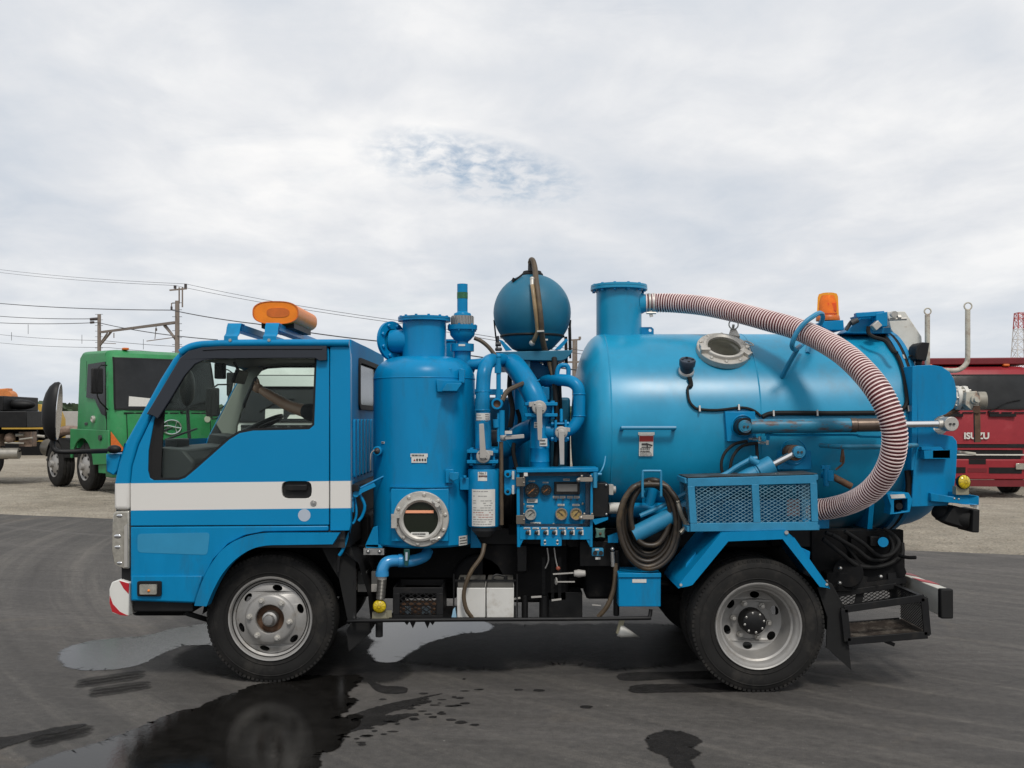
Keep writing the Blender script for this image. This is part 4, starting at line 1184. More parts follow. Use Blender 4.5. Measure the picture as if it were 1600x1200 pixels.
part('lamp_bracket', MB().slab([P(x, y_, 6.03) for x, y_ in ((582, 956), (603, 956), (605, 968), (581, 968))], (0, .01, 0)).box(P(600, 0, 6.05).x, P(612, 0, 6.05).x, 6.05, 6.06, P(0, 968, 6.05).z, P(0, 954, 6.05).z), mat('bracket_steel', (0.3, 0.28, 0.2), 0.5, metal=0.4), l1)
part('drain_stub', MB().cyl(P(592.5, 968, 6.05), P(592.5, 995, 6.05), .022, n=14), M_rubber, TR, bevel=0.004)
# yellow box behind the cyclone skirt
part('yellow_control_box', MB().box(P(695, 0, 6.4).x, P(724, 0, 6.4).x, 6.4, 6.55, P(0, 882, 6.4).z, P(0, 845, 6.4).z).box(P(694, 0, 6.39).x, P(725, 0, 6.39).x, 6.385, 6.4, P(0, 882, 6.4).z, P(0, 880, 6.4).z), mat('faded_yellow_paint', (0.36, 0.29, 0.09), 0.5, var=.1), TR, bevel=.004)
# loose ends between rod and panel: levers, valves, brackets
uw = MB()
for px in (846, 860, 871): uw.box(P(px, 0, 6.3).x, P(px + 7, 0, 6.3).x, 6.3, 6.36, P(0, 960, 6.3).z, P(0, 870, 6.3).z)
uw.box(P(808, 0, 6.25).x, P(823, 0, 6.25).x, 6.2, 6.3, P(0, 893, 6.2).z, P(0, 852, 6.2).z).cyl(P(815, 893, 6.25), P(815, 888, 6.25), .035, n=16)
uw.box(P(905, 0, 6.2).x, P(960, 0, 6.2).x, 6.15, 6.3, P(0, 885, 6.15).z, P(0, 845, 6.15).z)
uw.cyl(P(820, 965, 6.3), P(820, 930, 6.3), .02).cyl(P(850, 965, 6.3), P(850, 930, 6.3), .03).box(P(855, 0, 6.3).x, P(910, 0, 6.3).x, 6.3, 6.5, P(0, 965, 6.3).z, P(0, 925, 6.3).z)
uw.cyl(P(963, 860, 6.1), P(963, 962, 6.1), .018)
part('underbody_bracket', uw, M_black, TR, bevel=0.004)
lv = MB()
lv.tube([P(855, 856, 6.12), P(857, 875, 6.12), P(852, 888, 6.12)], .004, 6, sub=3).tube([P(866, 856, 6.1), P(868, 872, 6.1), P(871, 886, 6.1)], .004, 6, sub=3)
lv.bar(P(864, 897, 6.1), P(896, 895, 6.1), .008, .008).bar(P(869, 909, 6.1), P(898, 909, 6.1), .007, .007)
lv.bar(P(797, 937, 6.1), P(813, 934, 6.1), .008, .010).bar(P(830, 933, 6.1), P(846, 932, 6.1), .008, .010).bar(P(862, 938, 6.1), P(877, 936, 6.1), .008, .01)
lv.bar(P(925, 945, 6.1), P(939, 946, 6.1), .006, .006).torus(P(869, 908, 6.09), (1, .2, 0), .02, .0035, 14, 6)
lv.lathe(P(896, 896, 6.1), (1, 0, 0), [(.0, 0), (.018, .004), (.024, .03), (.018, .07), (0, .075)], 12, caps=False)
part('control_lever', lv, M_grey, TR)
part('lever_knob', MB().sphere(P(872, 888, 6.1), .013, 12, 8), mat('dull_red_knob', (0.28, 0.07, 0.04), 0.5), TR)
# reversing cone shaped lens hanging under the rod
wl_ = MB().lathe(P(967, 985, 6.1), (1, 0, -.32), [(.035, 0), (.036, .02), (.0, .13)], 20)
part('work_lamp', wl_, M_sticker, TR)
part('lamp_stay', MB().bar(P(972, 968, 6.1), P(966, 990, 6.1), .02, .03), mat('bracket_steel', (0.3, 0.28, 0.2), 0.5, metal=0.4), TR)
# cab lock lever behind the door
ct = MB()
ct.tube([P(558, 765, 6.02), P(546, 790, 6.02), P(545, 830, 6.01), P(536, 858, 6.0), P(530, 868, 6.0)], .010, 8, sub=4)
ct.tube([P(553, 768, 6.04), P(557, 800, 6.04), P(553, 816, 6.03), P(548, 818, 6.02)], .007, 8, sub=4)
ct.bar(P(543, 780, 6.03), P(563, 768, 6.04), .03, .05, up=(0, 1, 0)).bar(P(562, 768, 6.04), P(586, 757, 6.05), .025, .04, up=(0, 1, 0)).bar(P(549, 778, 6.03), P(549, 800, 6.03), .02, .03)
ct.tube([P(562, 772, 6.05), P(570, 790, 6.05), P(566, 806, 6.05), P(560, 814, 6.04)], .009, 8, sub=3).cyl(P(556, 772, 6.0), P(556, 772, 6.06), .018, n=12)
part('cab_lock_lever', ct, M_blue, TR)
part('lever_grip', MB().tube([P(530, 868, 6.0), P(528, 893, 6.0)], .010, 8), M_black, TR)
part('cab_stay_rod', MB().cyl(P(560, 764, 6.05), P(600, 744, 6.1), .006, n=8), M_blue, TR)
# propshaft-side hoses
ho = MB()
ho.tube([P(757, 850, 6.05), P(752, 870, 6.02), P(735, 895, 6.0), P(725, 925, 6.0), P(728, 950, 6.0), P(738, 966, 6.02)], .0125, 8, sub=5)
ho.tube([P(962, 880, 6.05), P(960, 915, 6.04), P(950, 945, 6.04), P(935, 964, 6.06)], .014, 8, sub=5)
part('drain_hose', ho, M_brown, TR)

# ------------------------------------------------------------------ tail: fender, step basket, bumper, rear hoses
yfd = 5.76
fp_o = [(1059.5, 919), (1063, 912), (1128, 831.5), (1227, 828), (1240, 840), (1297, 919)]
fp_i = [(1281, 917), (1223, 842.5), (1138, 846), (1082, 914), (1076, 916)]
fb = MB()
op = [P(x, y_, yfd) for x, y_ in fp_o]; ip = [P(x, y_, yfd) for x, y_ in fp_i]
fb.slab(op + ip, (0, .012, 0))
# sheet going back over the dual tyres
sheet = [P(x, y_, yfd) for x, y_ in ((1059.5, 919), (1063, 912), (1128, 831.5), (1227, 828), (1240, 840), (1297, 919))]
for a, b in zip(sheet[:-1], sheet[1:]):
    d = (b - a).normalized(); nn = V((d.z, 0, -d.x)) * -.006
    fb.slab([a, b, b + V((0, .56, 0)), a + V((0, .56, 0))], nn * -1)
fend = part('rear_fender', fb, M_blue, TR, bevel=0.003)
gs = MB().slab([P(x, y_, 5.9) for x, y_ in ((1073, 880), (1088, 862), (1088, 882), (1066, 905))], (0, .05, 0)).slab([P(x, y_, 5.85) for x, y_ in ((1251, 855), (1266, 862), (1265, 875))], (0, .1, 0))
part('fender_gusset', gs, M_blue, fend, bevel=0.003)
part('fender_bolt', MB().cyl(P(1064, 914, yfd - .006), P(1064, 914, yfd), .008).cyl(P(1229, 832, yfd - .008), P(1229, 832, yfd), .011).cyl(P(1292, 913, yfd - .006), P(1292, 913, yfd), .007), M_steel, fend)
m2 = MB().slab([mir(p) for p in op + ip], (0, -.012, 0))
for a, b in zip(sheet[:-1], sheet[1:]):
    a, b = mir(a), mir(b); d = (b - a).normalized(); nn = V((d.z, 0, -d.x)) * .006
    m2.slab([a, b, b + V((0, -.56, 0)), a + V((0, -.56, 0))], nn)
part('rear_fender', m2, M_blue, TR, bevel=0.003)
part('mud_flap', MB().slab([P(x, y_, 5.82) for x, y_ in ((1277, 918), (1297, 919), (1322, 960), (1330, 1047), (1311, 1030), (1291, 1012), (1293, 965))], (0, .012, 0)), M_rubber, TR)
part('mud_flap', MB().slab([P(x, y_, 5.86) for x, y_ in ((1284, 905), (1300, 912), (1326, 960), (1326, 1000), (1292, 985))], (0, .5, 0)), M_rubber, TR, bevel=.004)

def diamonds(mb, o, u, w, W, H, dx, dz, r, clip=None):
    """expanded metal: crossing strands clipped to a W x H rectangle"""
    o = V(o); u = V(u).normalized(); w = V(w).normalized(); n = u.cross(w)
    for sg in (1, -1):
        k = -int(H / dz) - 2
        while k * dx < W + H / dz * dx + dx:
            # strand: x = k*dx + sg * z * dx/dz
            x0 = k * dx; zs = []
            a, b = 0.0, H
            s = sg * dx / dz
            if sg < 0: x0 = k * dx
            lo, hi = 0.0, H
            # keep 0<=x0+s*z<=W
            if s > 0: lo = max(lo, (0 - x0) / s); hi = min(hi, (W - x0) / s)
            else: lo = max(lo, (W - x0) / s); hi = min(hi, (0 - x0) / s)
            if hi - lo > 1e-3:
                p = o + u * (x0 + s * lo) + w * lo; q = o + u * (x0 + s * hi) + w * hi
                mb.bar(p + n * (r * .6 * sg), q + n * (r * .6 * sg), r * 1.2, r * 2, up=n)
            k += 1
# black wire step basket
ys_ = 5.80
sb = empty('step_basket', P(1385, 1000, ys_), TR)
fA, fB_, fC, fD = P(1319, 952, ys_), P(1444, 934, ys_), P(1449, 992, ys_), P(1324, 1002, ys_)
dep = V((0, .42, 0))
fr_ = MB()
for a, b in ((fA, fB_), (fB_, fC), (fC, fD), (fD, fA)):
    fr_.bar(a, b, .040, .014, up=(0, 1, 0)); 
for a, b in ((fA, fB_), (fD, fC)): fr_.bar(a + dep, b + dep, .034, .012, up=(0, 1, 0))
for a in (fA, fB_, fC, fD): fr_.bar(a, a + dep, .03, .012)
bA, bB = P(1302, 921, 6.22), P(1400, 906, 6.22)
part('basket_frame', fr_, M_black, sb, bevel=0.002)
M_tread = mat('dark_rusty_tread', (0.035, 0.026, 0.020), 0.7, var=.5, vscale=12, dirt=(0.16, 0.14, 0.115), dscale=7, damt=.7, dth=.5)
tr = MB()
u_ = (fC - fD).normalized()
diamonds(tr, fD + V((0.02, .02, .012)), u_, (0, 1, 0), .45, .38, .026, .014, .0022)
part('tread_mesh', tr, M_tread, sb, ang=None)
part('tread_plate', MB().slab([fD + V((.03, .05, .004)), fD + u_ * .30 + V((0, .05, .004)), fD + u_ * .26 + V((0, .34, .004)), fD + V((.03, .34, .004))], (0, 0, .003)), M_tread, sb)
sd = MB()
diamonds(sd, fC + V((0, .02, .02)), (0, 1, 0), (0, 0, 1), .38, .19, .026, .016, .0022)
part('end_mesh', sd, M_black, sb, ang=None)
bk = MB()
bk0 = P(1298, 948, 6.24); bk1 = P(1415, 930, 6.24)
diamonds(bk, bk0 + V((0, 0, 0)), (bk1 - bk0), (0, 0, 1), (bk1 - bk0).length, .095, .036, .020, .003)
bk.bar(P(1296, 922, 6.24), P(1416, 906, 6.24), .034, .012, up=(0, 1, 0)); bk.bar(P(1296, 950, 6.24), P(1416, 932, 6.24), .012, .012, up=(0, 1, 0))
bk.bar(P(1350, 900, 6.24), P(1340, 945, 6.24), .045, .01, up=(0, 1, 0)); bk.bar(P(1393, 895, 6.24), P(1398, 940, 6.24), .05, .01, up=(0, 1, 0))
part('back_mesh', bk, M_black, sb, ang=None)
part('basket_stay', MB().bar(P(1380, 1000, 5.95), P(1395, 1006, 5.95), .06, .02), M_black, sb)
# rear bumper running across the truck
rbx = MB()
xb = P(1478, 0, 5.84).x
zb0, zb1 = P(0, 966, 5.84).z, P(0, 921, 5.84).z
rb_ = part('rear_bumper', MB().box(xb - .028, xb + .028, 5.86, 2 * YC - 5.86, zb0 + .01, zb1), M_dwhite, TR, bevel=0.004, label='white rear bumper beam with red stripes on its top')
part('end_cap', MB().box(xb - .036, xb + .036, 5.82, 5.87, zb0, zb1 + .004), M_rubber, rb_, bevel=0.008)
part('end_cap', MB().box(xb - .036, xb + .036, 2 * YC - 5.87, 2 * YC - 5.82, zb0, zb1 + .004), M_rubber, rb_, bevel=0.008)
rs = MB()
for k in range(6):
    y0 = 6.0 + k * .3
    rs.slab([(xb - .0295, y0 + .12, zb1 + .0015), (xb + .0295, y0, zb1 + .0015), (xb + .0295, y0 + .14, zb1 + .0015), (xb - .0295, y0 + .26, zb1 + .0015)], (0, 0, .0015))
    rs.slab([(xb + .0285, y0, zb0 + .012), (xb + .0285, y0 + .14, zb0 + .012), (xb + .0285, y0 + .14, zb1), (xb + .0285, y0, zb1)], (.0015, 0, 0))
part('red_marking', rs, M_red, rb_)
for y in (6.45, 7.13): part('bumper_arm', MB().bar((2.3, y, .60), (xb, y, (zb0 + zb1) / 2), .06, .08), M_chassis, TR)
# rear machinery and hoses behind the wheel
rm = MB()
rm.box(P(1268, 0, 6.3).x, P(1412, 0, 6.3).x, 6.3, 6.36, P(0, 905, 6.3).z, P(0, 828, 6.3).z)
rm.slab([P(x, y_, 6.25) for x, y_ in ((1330, 832), (1380, 828), (1402, 840), (1413, 862), (1412, 880), (1417, 895), (1410, 908), (1350, 912), (1330, 905))], (0, .2, 0))
rm.cyl(P(1325, 895, 6.2), P(1325, 895, 6.4), .09, n=18).box(P(1290, 0, 6.22).x, P(1330, 0, 6.22).x, 6.2, 6.3, P(0, 925, 6.2).z, P(0, 895, 6.2).z)
rm.tube([P(1405, 868, 6.2), P(1418, 871, 6.15), P(1432, 871, 6.12)], .012, 8, sub=3)
part('tail_machinery', rm, M_chassis, TR, bevel=.006)
hz = MB()
for l in (((1290, 832), (1312, 842), (1330, 862), (1345, 880), (1368, 886), (1381, 872), (1378, 852), (1360, 836)),
          ((1300, 836), (1335, 856), (1360, 874), (1385, 872), (1395, 856), (1388, 838), (1370, 828)),
          ((1320, 830), (1350, 850), (1372, 868), (1392, 866), (1404, 850), (1398, 838), (1380, 826)),
          ((1286, 842), (1316, 866), (1342, 884), (1380, 884), (1408, 868), (1410, 848))):
    hz.tube([P(x, y_, 6.16 + .02 * i) for i, (x, y_) in enumerate(l)], .0125, 8, sub=5)
part('hydraulic_hose', hz, M_rubber, TR)
part('hose_coupling', MB().cyl(P(1380, 847, 6.1), P(1380, 847, 6.25), .03, n=14), M_blue, TR)
bolts = MB()
for (x, y_) in ((1313, 888), (1312, 911), (1291, 909), (1376, 901), (1297, 918)): bolts.sphere(P(x, y_, 6.17), .013, 10, 6)
part('frame_bolt', bolts, M_steel, TR)
# ------------------------------------------------------------------ the main tank
TRD = 0.640; TZ = 1.472
X0 = P(893, 0, YC).x; XS = 0.600; XE = 2.40
ax = (1, 0, 0); O = V((0, YC, TZ))
prof = []
for i in range(15):
    a = i / 14 * PI / 2
    e_ = 2.25
    prof.append((TRD * math.sin(a) ** (2 / e_) if i else 0.0, XS - (XS - X0) * (math.cos(a) ** (2 / e_) if i < 14 else 0)))
prof += [(TRD, XS + (XE - XS) * k / 10) for k in range(1, 11)]
tank = part('vacuum_tank', MB().lathe(O, ax, prof, 96, caps=False), M_tank, TR)
M_seam = M_tank
wsm = MB()
for x in (XS, 1.50): wsm.torus((x, YC, TZ), ax, TRD - .0015, .005, 96, 6)
part('weld_seam', wsm, M_tank, tank)
rg_ = MB().lathe(O, ax, [(TRD - .01, 2.385), (TRD + .028, 2.385), (TRD + .028, 2.412), (TRD - .01, 2.412)], 96, caps=False)
part('tank_flange', rg_, M_blue, tank)
part('door_seal', MB().lathe(O, ax, [(TRD - .01, 2.413), (TRD + .022, 2.413), (TRD + .022, 2.433), (TRD - .01, 2.433)], 96, caps=False), M_rubber, tank)
rd = empty('rear_door', (2.44, YC, TZ), TR)
dp_ = [(TRD + .025, 2.434), (TRD + .025, 2.46), (TRD - .01, 2.465)]
for i in range(1, 13):
    a = i / 12 * PI / 2; dp_.append(((TRD - .012) * math.cos(a) ** .8 if i < 12 else 0.0, 2.465 + .40 * math.sin(a) ** .95))
dome = MB().lathe(O, ax, dp_, 96, caps=False)
for i, v in enumerate(dome.v):
    if v.x > 2.466: dome.v[i] = V((2.465 + (v.x - 2.465) * (.66 - .5 * (v.z - TZ) / TRD), v.y, v.z))
part('door_dome', dome, M_blue, rd)

# cradle under the tank
cr = MB()
for x in (0.8, 1.5, 2.2):
    cr.slab([(x, YC - .45, .87), (x, YC + .45, .87), (x, YC + .5, 1.08), (x, YC + .3, .92), (x, YC, .86), (x, YC - .3, .92), (x, YC - .5, 1.08)], (.03, 0, 0))
part('tank_cradle', cr, M_blue, TR)

def on_tank(px, py):
    """point on the tank's near flank seen at this photo position, and its outward normal"""
    d = V(((px - HX) / F, 1.0, (HY - py) / F))
    o = V((0, -YC, CAMZ - TZ))
    a = d.y ** 2 + d.z ** 2; b = 2 * (o.y * d.y + o.z * d.z); c = o.y ** 2 + o.z ** 2 - TRD ** 2
    t = (-b - math.sqrt(max(0, b * b - 4 * a * c))) / (2 * a)
    p = V((0, 0, CAMZ)) + d * t
    return p, V((0, p.y - YC, p.z - TZ)).normalized()

# filler neck with blind flange
nx = P(967, 0, YC).x; nr = 35.2 * YC / F
nt_ = P(0, 449, YC).z
neck = part('inlet_neck', MB().lathe((nx, YC, 0), (0, 0, 1), [(nr, TZ + TRD - .06), (nr, nt_ - .02), (nr + .002, nt_ - .018)], 48, caps=False), M_tank, TR)
fr_ = 44.2 * YC / F
part('neck_flange', MB().lathe((nx, YC, 0), (0, 0, 1), [(nr - .005, nt_ - .022), (fr_, nt_ - .022), (fr_, nt_ - .004)], 48, caps=False).lathe((nx, YC, 0), (0, 0, 1), [(fr_ - .001, nt_ - .002), (fr_ - .001, nt_ + .013), (0, nt_ + .013)], 48, caps=False), M_tank, neck, bevel=.002)
nb = MB()
for k in range(12):
    a = 2 * PI * (k + .5) / 12; c = V((nx + math.cos(a) * (fr_ - .018), YC + math.sin(a) * (fr_ - .018), nt_))
    nb.cyl(c + V((0, 0, .012)), c + V((0, 0, .018)), .010, n=6).cyl(c - V((0, 0, .034)), c - V((0, 0, .02)), .010, n=6)
part('flange_bolt', nb, M_blue, neck)
nz = P(0, 474, YC).z
part('hose_nozzle', MB().lathe((nx + nr - .02, YC, nz), (1, 0, 0), [(.082, 0), (.066, .03), (.058, .045), (.058, .13), (.062, .13)], 32), M_tank, neck)
lug = MB().slab([P(x, y, YC - .02) for x, y in fillet([(1002, 511), (1021, 511), (1021, 521), (1002, 521)], [0, 4, 0, 0], 3)] if False else [P(x, y, YC - .02) for x, y in ((1002, 511), (1018, 511), (1021.5, 514), (1021.5, 522), (1002, 522))], (0, .02, 0), [[P(1016 + 2.6 * math.cos(a), 516 + 2.6 * math.sin(a), YC - .02) for a in (2 * PI * i / 10 for i in range(10))]])
part('lifting_lug', lug, M_blue, TR)

# sight glass on the shoulder
def cast_porthole(name, c, nrm, rf, rg, up, parent, glassm):
    e = empty(name, c, parent)
    n = V(nrm).normalized(); 
    u = V(up).cross(n).normalized(); w = n.cross(u)
    M = Matrix((( *u, ), ( *w, ), ( *n, ))).transposed().to_4x4(); M.translation = c
    q = MB().lathe((0, 0, 0), (0, 0, 1), [(rf * .99, -.05), (rf, -.045), (rf, -.012), (rf - .004, -.008), (rg * 1.28, -.008), (rg * 1.28, .006), (rg * 1.24, .012), (rg * 1.12, .014), (rg, .004), (rg, -.02)], 56, caps=False)
    part('flange_ring', q.xform(M), M_cast, e)
    part('porthole_glass', MB().lathe((0, 0, 0), (0, 0, 1), [(rg + .002, -.012), (0, -.010)], 48, caps=False).xform(M), glassm, e)
    b = MB()
    for k in range(10):
        a = 2 * PI * (k + .3) / 10; p = V((math.cos(a) * (rf + rg * 1.26) / 2, math.sin(a) * (rf + rg * 1.26) / 2, -.010))
        b.lathe(p, (0, 0, 1), [(.0115, 0), (.0115, .008), (.006, .013), (0, .013)], 10, caps=False)
    part('ring_bolt', b.xform(M), M_cast, e)
    return e, M
gp, gn = on_tank(1130, 549)
gn2 = V((0.05, gn.y, gn.z)).normalized()
rf_, rgl = 41.5 * 6.5 / F, 25.5 * 6.5 / F
sg_, GM = cast_porthole('sight_glass', gp + gn2 * .035, gn2, rf_, rgl, (0, 0, 1), TR, M_pglass)
part('glass_spout', MB().lathe(gp, gn2, [(rf_ * .93, -.10), (rf_ * .93, .0), (rf_ * .99, .002)], 48, caps=False), M_tank, sg_)
gh = MB()
gh.obox((-rf_ * .80, -.02, .004), ((1, .1, 0), (-.1, 1, 0), (0, 0, 1)), (.02, .035, .014)).obox((-rf_ * .78, -.05, .004), ((1, 0, 0), (0, 1, 0), (0, 0, 1)), (.03, .012, .018))
gh.obox((rf_ * .72, -rf_ * .40, .004), ((.8, .6, 0), (-.6, .8, 0), (0, 0, 1)), (.02, .035, .012)).cyl((rf_ * .80, -.035, 0), (rf_ * .80, -.035, .03), .014, n=12)
gh.torus((rf_ * .92, .01, .02), (.3, .2, 1), .030, .0045, 20, 6)
gh.slab([(.055, rf_ * .72, -.01), (.125, rf_ * .62, -.01), (.12, rf_ * 1.12, -.01), (.085, rf_ * 1.16, -.01)], (0, 0, .02))
gh.torus((.10, rf_ * 1.18, .035), (0, -.75, .7), .030, .005, 24, 6).cyl((.10, rf_ * 1.14, 0), (.10, rf_ * 1.18, .035), .009, n=8)
part('glass_latch', gh.xform(GM), M_cast, sg_, bevel=.003)
# float level switch with its lead
lp_, ln_ = on_tank(1072, 582)
du = V((.02, -.45, .9)).normalized()
lsw = empty('level_switch', lp_, TR)
part('switch_socket', MB().lathe(lp_ - ln_ * .02, ln_, [(.048, 0), (.048, .04), (.040, .05)], 24), mat('aluminium_cast', (0.55, 0.55, 0.54), .4, metal=.6), lsw)
q = lp_ + ln_ * .02
part('switch_head', MB().lathe(q, du, [(.034, -.03), (.040, 0), (.042, .03), (.048, .033), (.050, .065), (.046, .072), (.03, .073), (.028, .068), (.0, .068)], 28), mat('dark_slate_plastic', (0.022, 0.035, 0.055), .4), lsw)
fx = MB(); uu, ww, _ = frame_of(du)
for k in range(4): fx.obox(q + du * .071 + (uu * math.cos(k * PI / 2) + ww * math.sin(k * PI / 2)) * .032, (uu, ww, du), (.006, .006, .005))
part('cap_lug', fx, M_black, lsw)
cab = [lp_ + V((.012, -.05, -.03)), lp_ + V((.02, -.055, -.08))]
for (x, y) in ((1074, 608), (1076, 626), (1083, 636), (1092, 640), (1120, 641.5), (1152, 638), (1168, 639), (1180, 644), (1188, 651)):
    p, n = on_tank(x, y); cab.append(p + n * .012)
part('sensor_cable', MB().tube(cab, lambda t: .014 if t < .16 else .0085, 8, sub=4), M_rubber, lsw)
cb = []
for (x, y) in ((1190, 652), (1203, 647), (1230, 646), (1290, 646.5), (1350, 646), (1396, 645), (1410, 639), (1416, 628), (1415, 612), (1412, 590), (1408, 574), (1401, 558), (1390, 543), (1382, 530), (1374, 519)):
    p, n = on_tank(x, y); cb.append(p + n * .016)
part('wiring_loom', MB().tube(cb, .0145, 8, sub=4), M_rubber, TR)
cl = MB()
for (x, y) in ((1092, 640), (1153, 638), (1207, 647), (1275, 646.5), (1417, 640), (1410, 563)):
    p, n = on_tank(x, y); cl.obox(p + n * .014, ((1, 0, 0), n.cross(V((1, 0, 0))), n), (.005, .018, .018))
part('cable_clip', cl, M_steel, TR)
# grab rail and warning sticker on the flank
gr = MB(); a_, n_ = on_tank(971, 671); b_, n2_ = on_tank(1052, 671)
ofs = V((0, -.055, .01))
gr.tube([a_, a_ + ofs * .9, a_ + ofs + V((.025, 0, 0)), b_ + ofs - V((.025, 0, 0)), b_ + ofs * .9, b_], .012, 8, sub=4)
part('grab_rail', gr, M_worn, TR)
def flat_on(px, py, lift=.004):
    p, n = on_tank(px, py); u = V((1, 0, 0)); return p + n * lift, u, n.cross(u) * -1 if (n.cross(u)).z < 0 else n.cross(u), n
o_, u, w, n = flat_on(1009.5, 696)
S_ = 6.17 / F
wst = MB(); decal(wst, o_, u, w, 22 * S_, 33 * S_)
decal(wst, o_ + w * 18.7 * S_ - n * .001, u, w, 25.5 * S_, 4.4 * S_)
wst_o = part('warning_sticker', wst, M_sticker, TR)
wr = MB(); decal(wr, o_ + w * 10.8 * S_ + n * .002, u, w, 21.4 * S_, 9 * S_, .001)
part('red_heading', wr, M_inkred, wst_o)
wi = MB()
wi.obox(o_ + w * 2 * S_ + n * .003 + u * -.012, (u, w, n), (.016, .0065, .0006)).obox(o_ + w * 1.5 * S_ + n * .003 + u * .018, ((u + w * -.3).normalized(), (w + u * .3).normalized(), n), (.02, .005, .0006)).obox(o_ + w * -2.4 * S_ + n * .003, (u, w, n), (.028, .003, .0006)).obox(o_ + w * -1 * S_ + n * .003 + u * .006, (u, w, n), (.004, .010, .0006))
text_lines(wi, o_ - w * 7 * S_, u, w, 19 * S_, 7 * S_, 2, seed=4, fill=.55)
text_lines(wi, o_ - w * 13 * S_, u, w, 19 * S_, 6 * S_, 3, seed=5, fill=.35)
part('sticker_print', wi, M_ink, wst_o)

# ------------------------------------------------------------------ tipping and locking cylinders
pads = MB()
pads.slab([P(x, y, 6.12) for x, y in ((1133, 643), (1180, 643), (1182, 690), (1136, 690))], (0, .10, 0))
pads2 = MB().slab([P(x, y, 6.16) for x, y in ((1213, 684), (1267, 684), (1268, 734), (1215, 734))], (0, .12, 0))
p1 = part('cylinder_mount', pads, M_blue, TR, bevel=.004); part('weld_ring', MB().torus(P(1161, 666, 6.115), (0, 1, 0), .066, .004, 40, 6), M_blue, p1)
p2 = part('cylinder_mount', pads2, M_blue, TR, bevel=.004); part('weld_ring', MB().torus(P(1240, 706, 6.155), (0, 1, 0), .075, .004, 40, 6), M_blue, p2)
yc1 = 6.03
cy1 = empty('door_cylinder', P(1162, 665, yc1), TR)
ca, cb_ = P(1162, 666.5, yc1), P(1482, 662.5, yc1)
def along(px): return ca + (cb_ - ca) * ((px - 1162) / 320.0)
part('cylinder_barrel', MB().cyl(along(1172), along(1328), 11.3 * yc1 / F, n=28), M_cyl, cy1, bevel=.003)
part('cylinder_gland', MB().cyl(along(1328), along(1337), 11.6 * yc1 / F, n=28).cyl(along(1338), along(1385), 10.6 * yc1 / F, n=28), mat('browned_steel', (0.16, 0.12, 0.095), .3, metal=.75, var=.35, vscale=10), cy1)
part('piston_rod', MB().cyl(along(1385), along(1468), 5.8 * yc1 / F, n=24), M_chrome, cy1)
part('rod_eye', MB().cyl(along(1465), along(1473), 7 * yc1 / F, n=20).cyl(cb_ + V((0, -.045, 0)), cb_ + V((0, .045, 0)), 11.2 * yc1 / F, n=28), M_cast, cy1, bevel=.003)
pe = MB().cyl(ca + V((0, -.05, 0)), ca + V((0, .08, 0)), .038, n=28).cyl(ca + V((0, -.052, 0)), ca + V((0, -.046, 0)), .030, n=24)
part('pivot_pin', pe, M_cyl, cy1, bevel=.003)
pb = MB()
for c in (ca, cb_):
    for dx in (-.009, .012): pb.lathe(c + V((dx, -.053 if c is ca else -.046, 0)), (0, -1, 0), [(.0075, 0), (.0075, .006), (0, .007)], 6, caps=False)
part('pin_bolt', pb, M_dgrey, cy1)
part('pivot_seat', MB().cyl(ca + V((.008, -.02, 0)), ca + V((.008, .08, 0)), .052, n=28), M_black, cy1)
part('hydraulic_pipe', MB().tube([P(1196, 679, 6.05), P(1230, 680, 6.05), P(1330, 679.5, 6.06), P(1345, 682, 6.08), P(1395, 683, 6.08)], .0065, 8, sub=3).cyl(P(1196, 679, 6.05), P(1207, 679, 6.05), .011, n=6).cyl(P(1200, 679, 6.05), P(1200, 687, 6.06), .010, n=6), M_blue, TR)
ft = MB()
for (x, y) in ((1170, 686), (1182, 692)):
    ft.cyl(P(x, y, 6.08), P(x + 18, y - .5, 6.08), .006, n=8).cyl(P(x + 6, y, 6.08), P(x + 12, y, 6.08), .010, n=6).cyl(P(x + 17, y - 4, 6.08), P(x + 17, y + 3, 6.08), .009, n=6)
part('pipe_fitting', ft, M_steel, TR)
hh = MB()
hh.tube([P(1168, 689, 6.08), P(1148, 694, 6.08), P(1133, 707, 6.07), P(1127, 725, 6.06), P(1130, 745, 6.05)], .0095, 8, sub=5)
hh.tube([P(1184, 692, 6.08), P(1160, 697, 6.08), P(1146, 712, 6.07), P(1141, 732, 6.06), P(1143, 750, 6.05)], .0095, 8, sub=5)
hh.tube([P(1182, 694, 6.1), P(1183, 715, 6.1), P(1180, 740, 6.1)], .010, 8, sub=4)
part('hydraulic_hose', hh, M_rubber, TR)
yc2 = 6.02
cy2 = empty('tipping_cylinder', P(1100, 790, yc2), TR)
e1 = P(1246, 706, yc2); e2 = P(990, 836, yc2)
d12 = (e2 - e1).normalized(); L2 = (e2 - e1).length
part('piston_rod', MB().cyl(e1 + d12 * .02, e1 + d12 * .25, .020, n=22), M_chrome, cy2)
part('cylinder_head', MB().cyl(e1 + d12 * .165, e1 + d12 * .26, .058, n=28).cyl(e1 + d12 * .26, e1 + d12 * .275, .050, n=28), M_worn, cy2, bevel=.004)
part('cylinder_barrel', MB().cyl(e1 + d12 * .275, e2, .050, n=28), M_worn, cy2)
part('pivot_pin', MB().cyl(e1 + V((0, -.045, 0)), e1 + V((0, .12, 0)), .036, n=28).cyl(e1 + V((0, -.047, 0)), e1 + V((0, -.04, 0)), .028, n=24), M_worn, cy2, bevel=.003)
part('pivot_seat', MB().cyl(e1 + V((-.012, -.01, -.006)), e1 + V((-.012, .12, -.006)), .046, n=28), M_rust, cy2)
pq = MB()
for dx in (-.009, .011): pq.lathe(e1 + V((dx, -.048, 0)), (0, -1, 0), [(.0075, 0), (.0075, .006), (0, .007)], 6, caps=False)
part('pin_bolt', pq, M_dgrey, cy2)
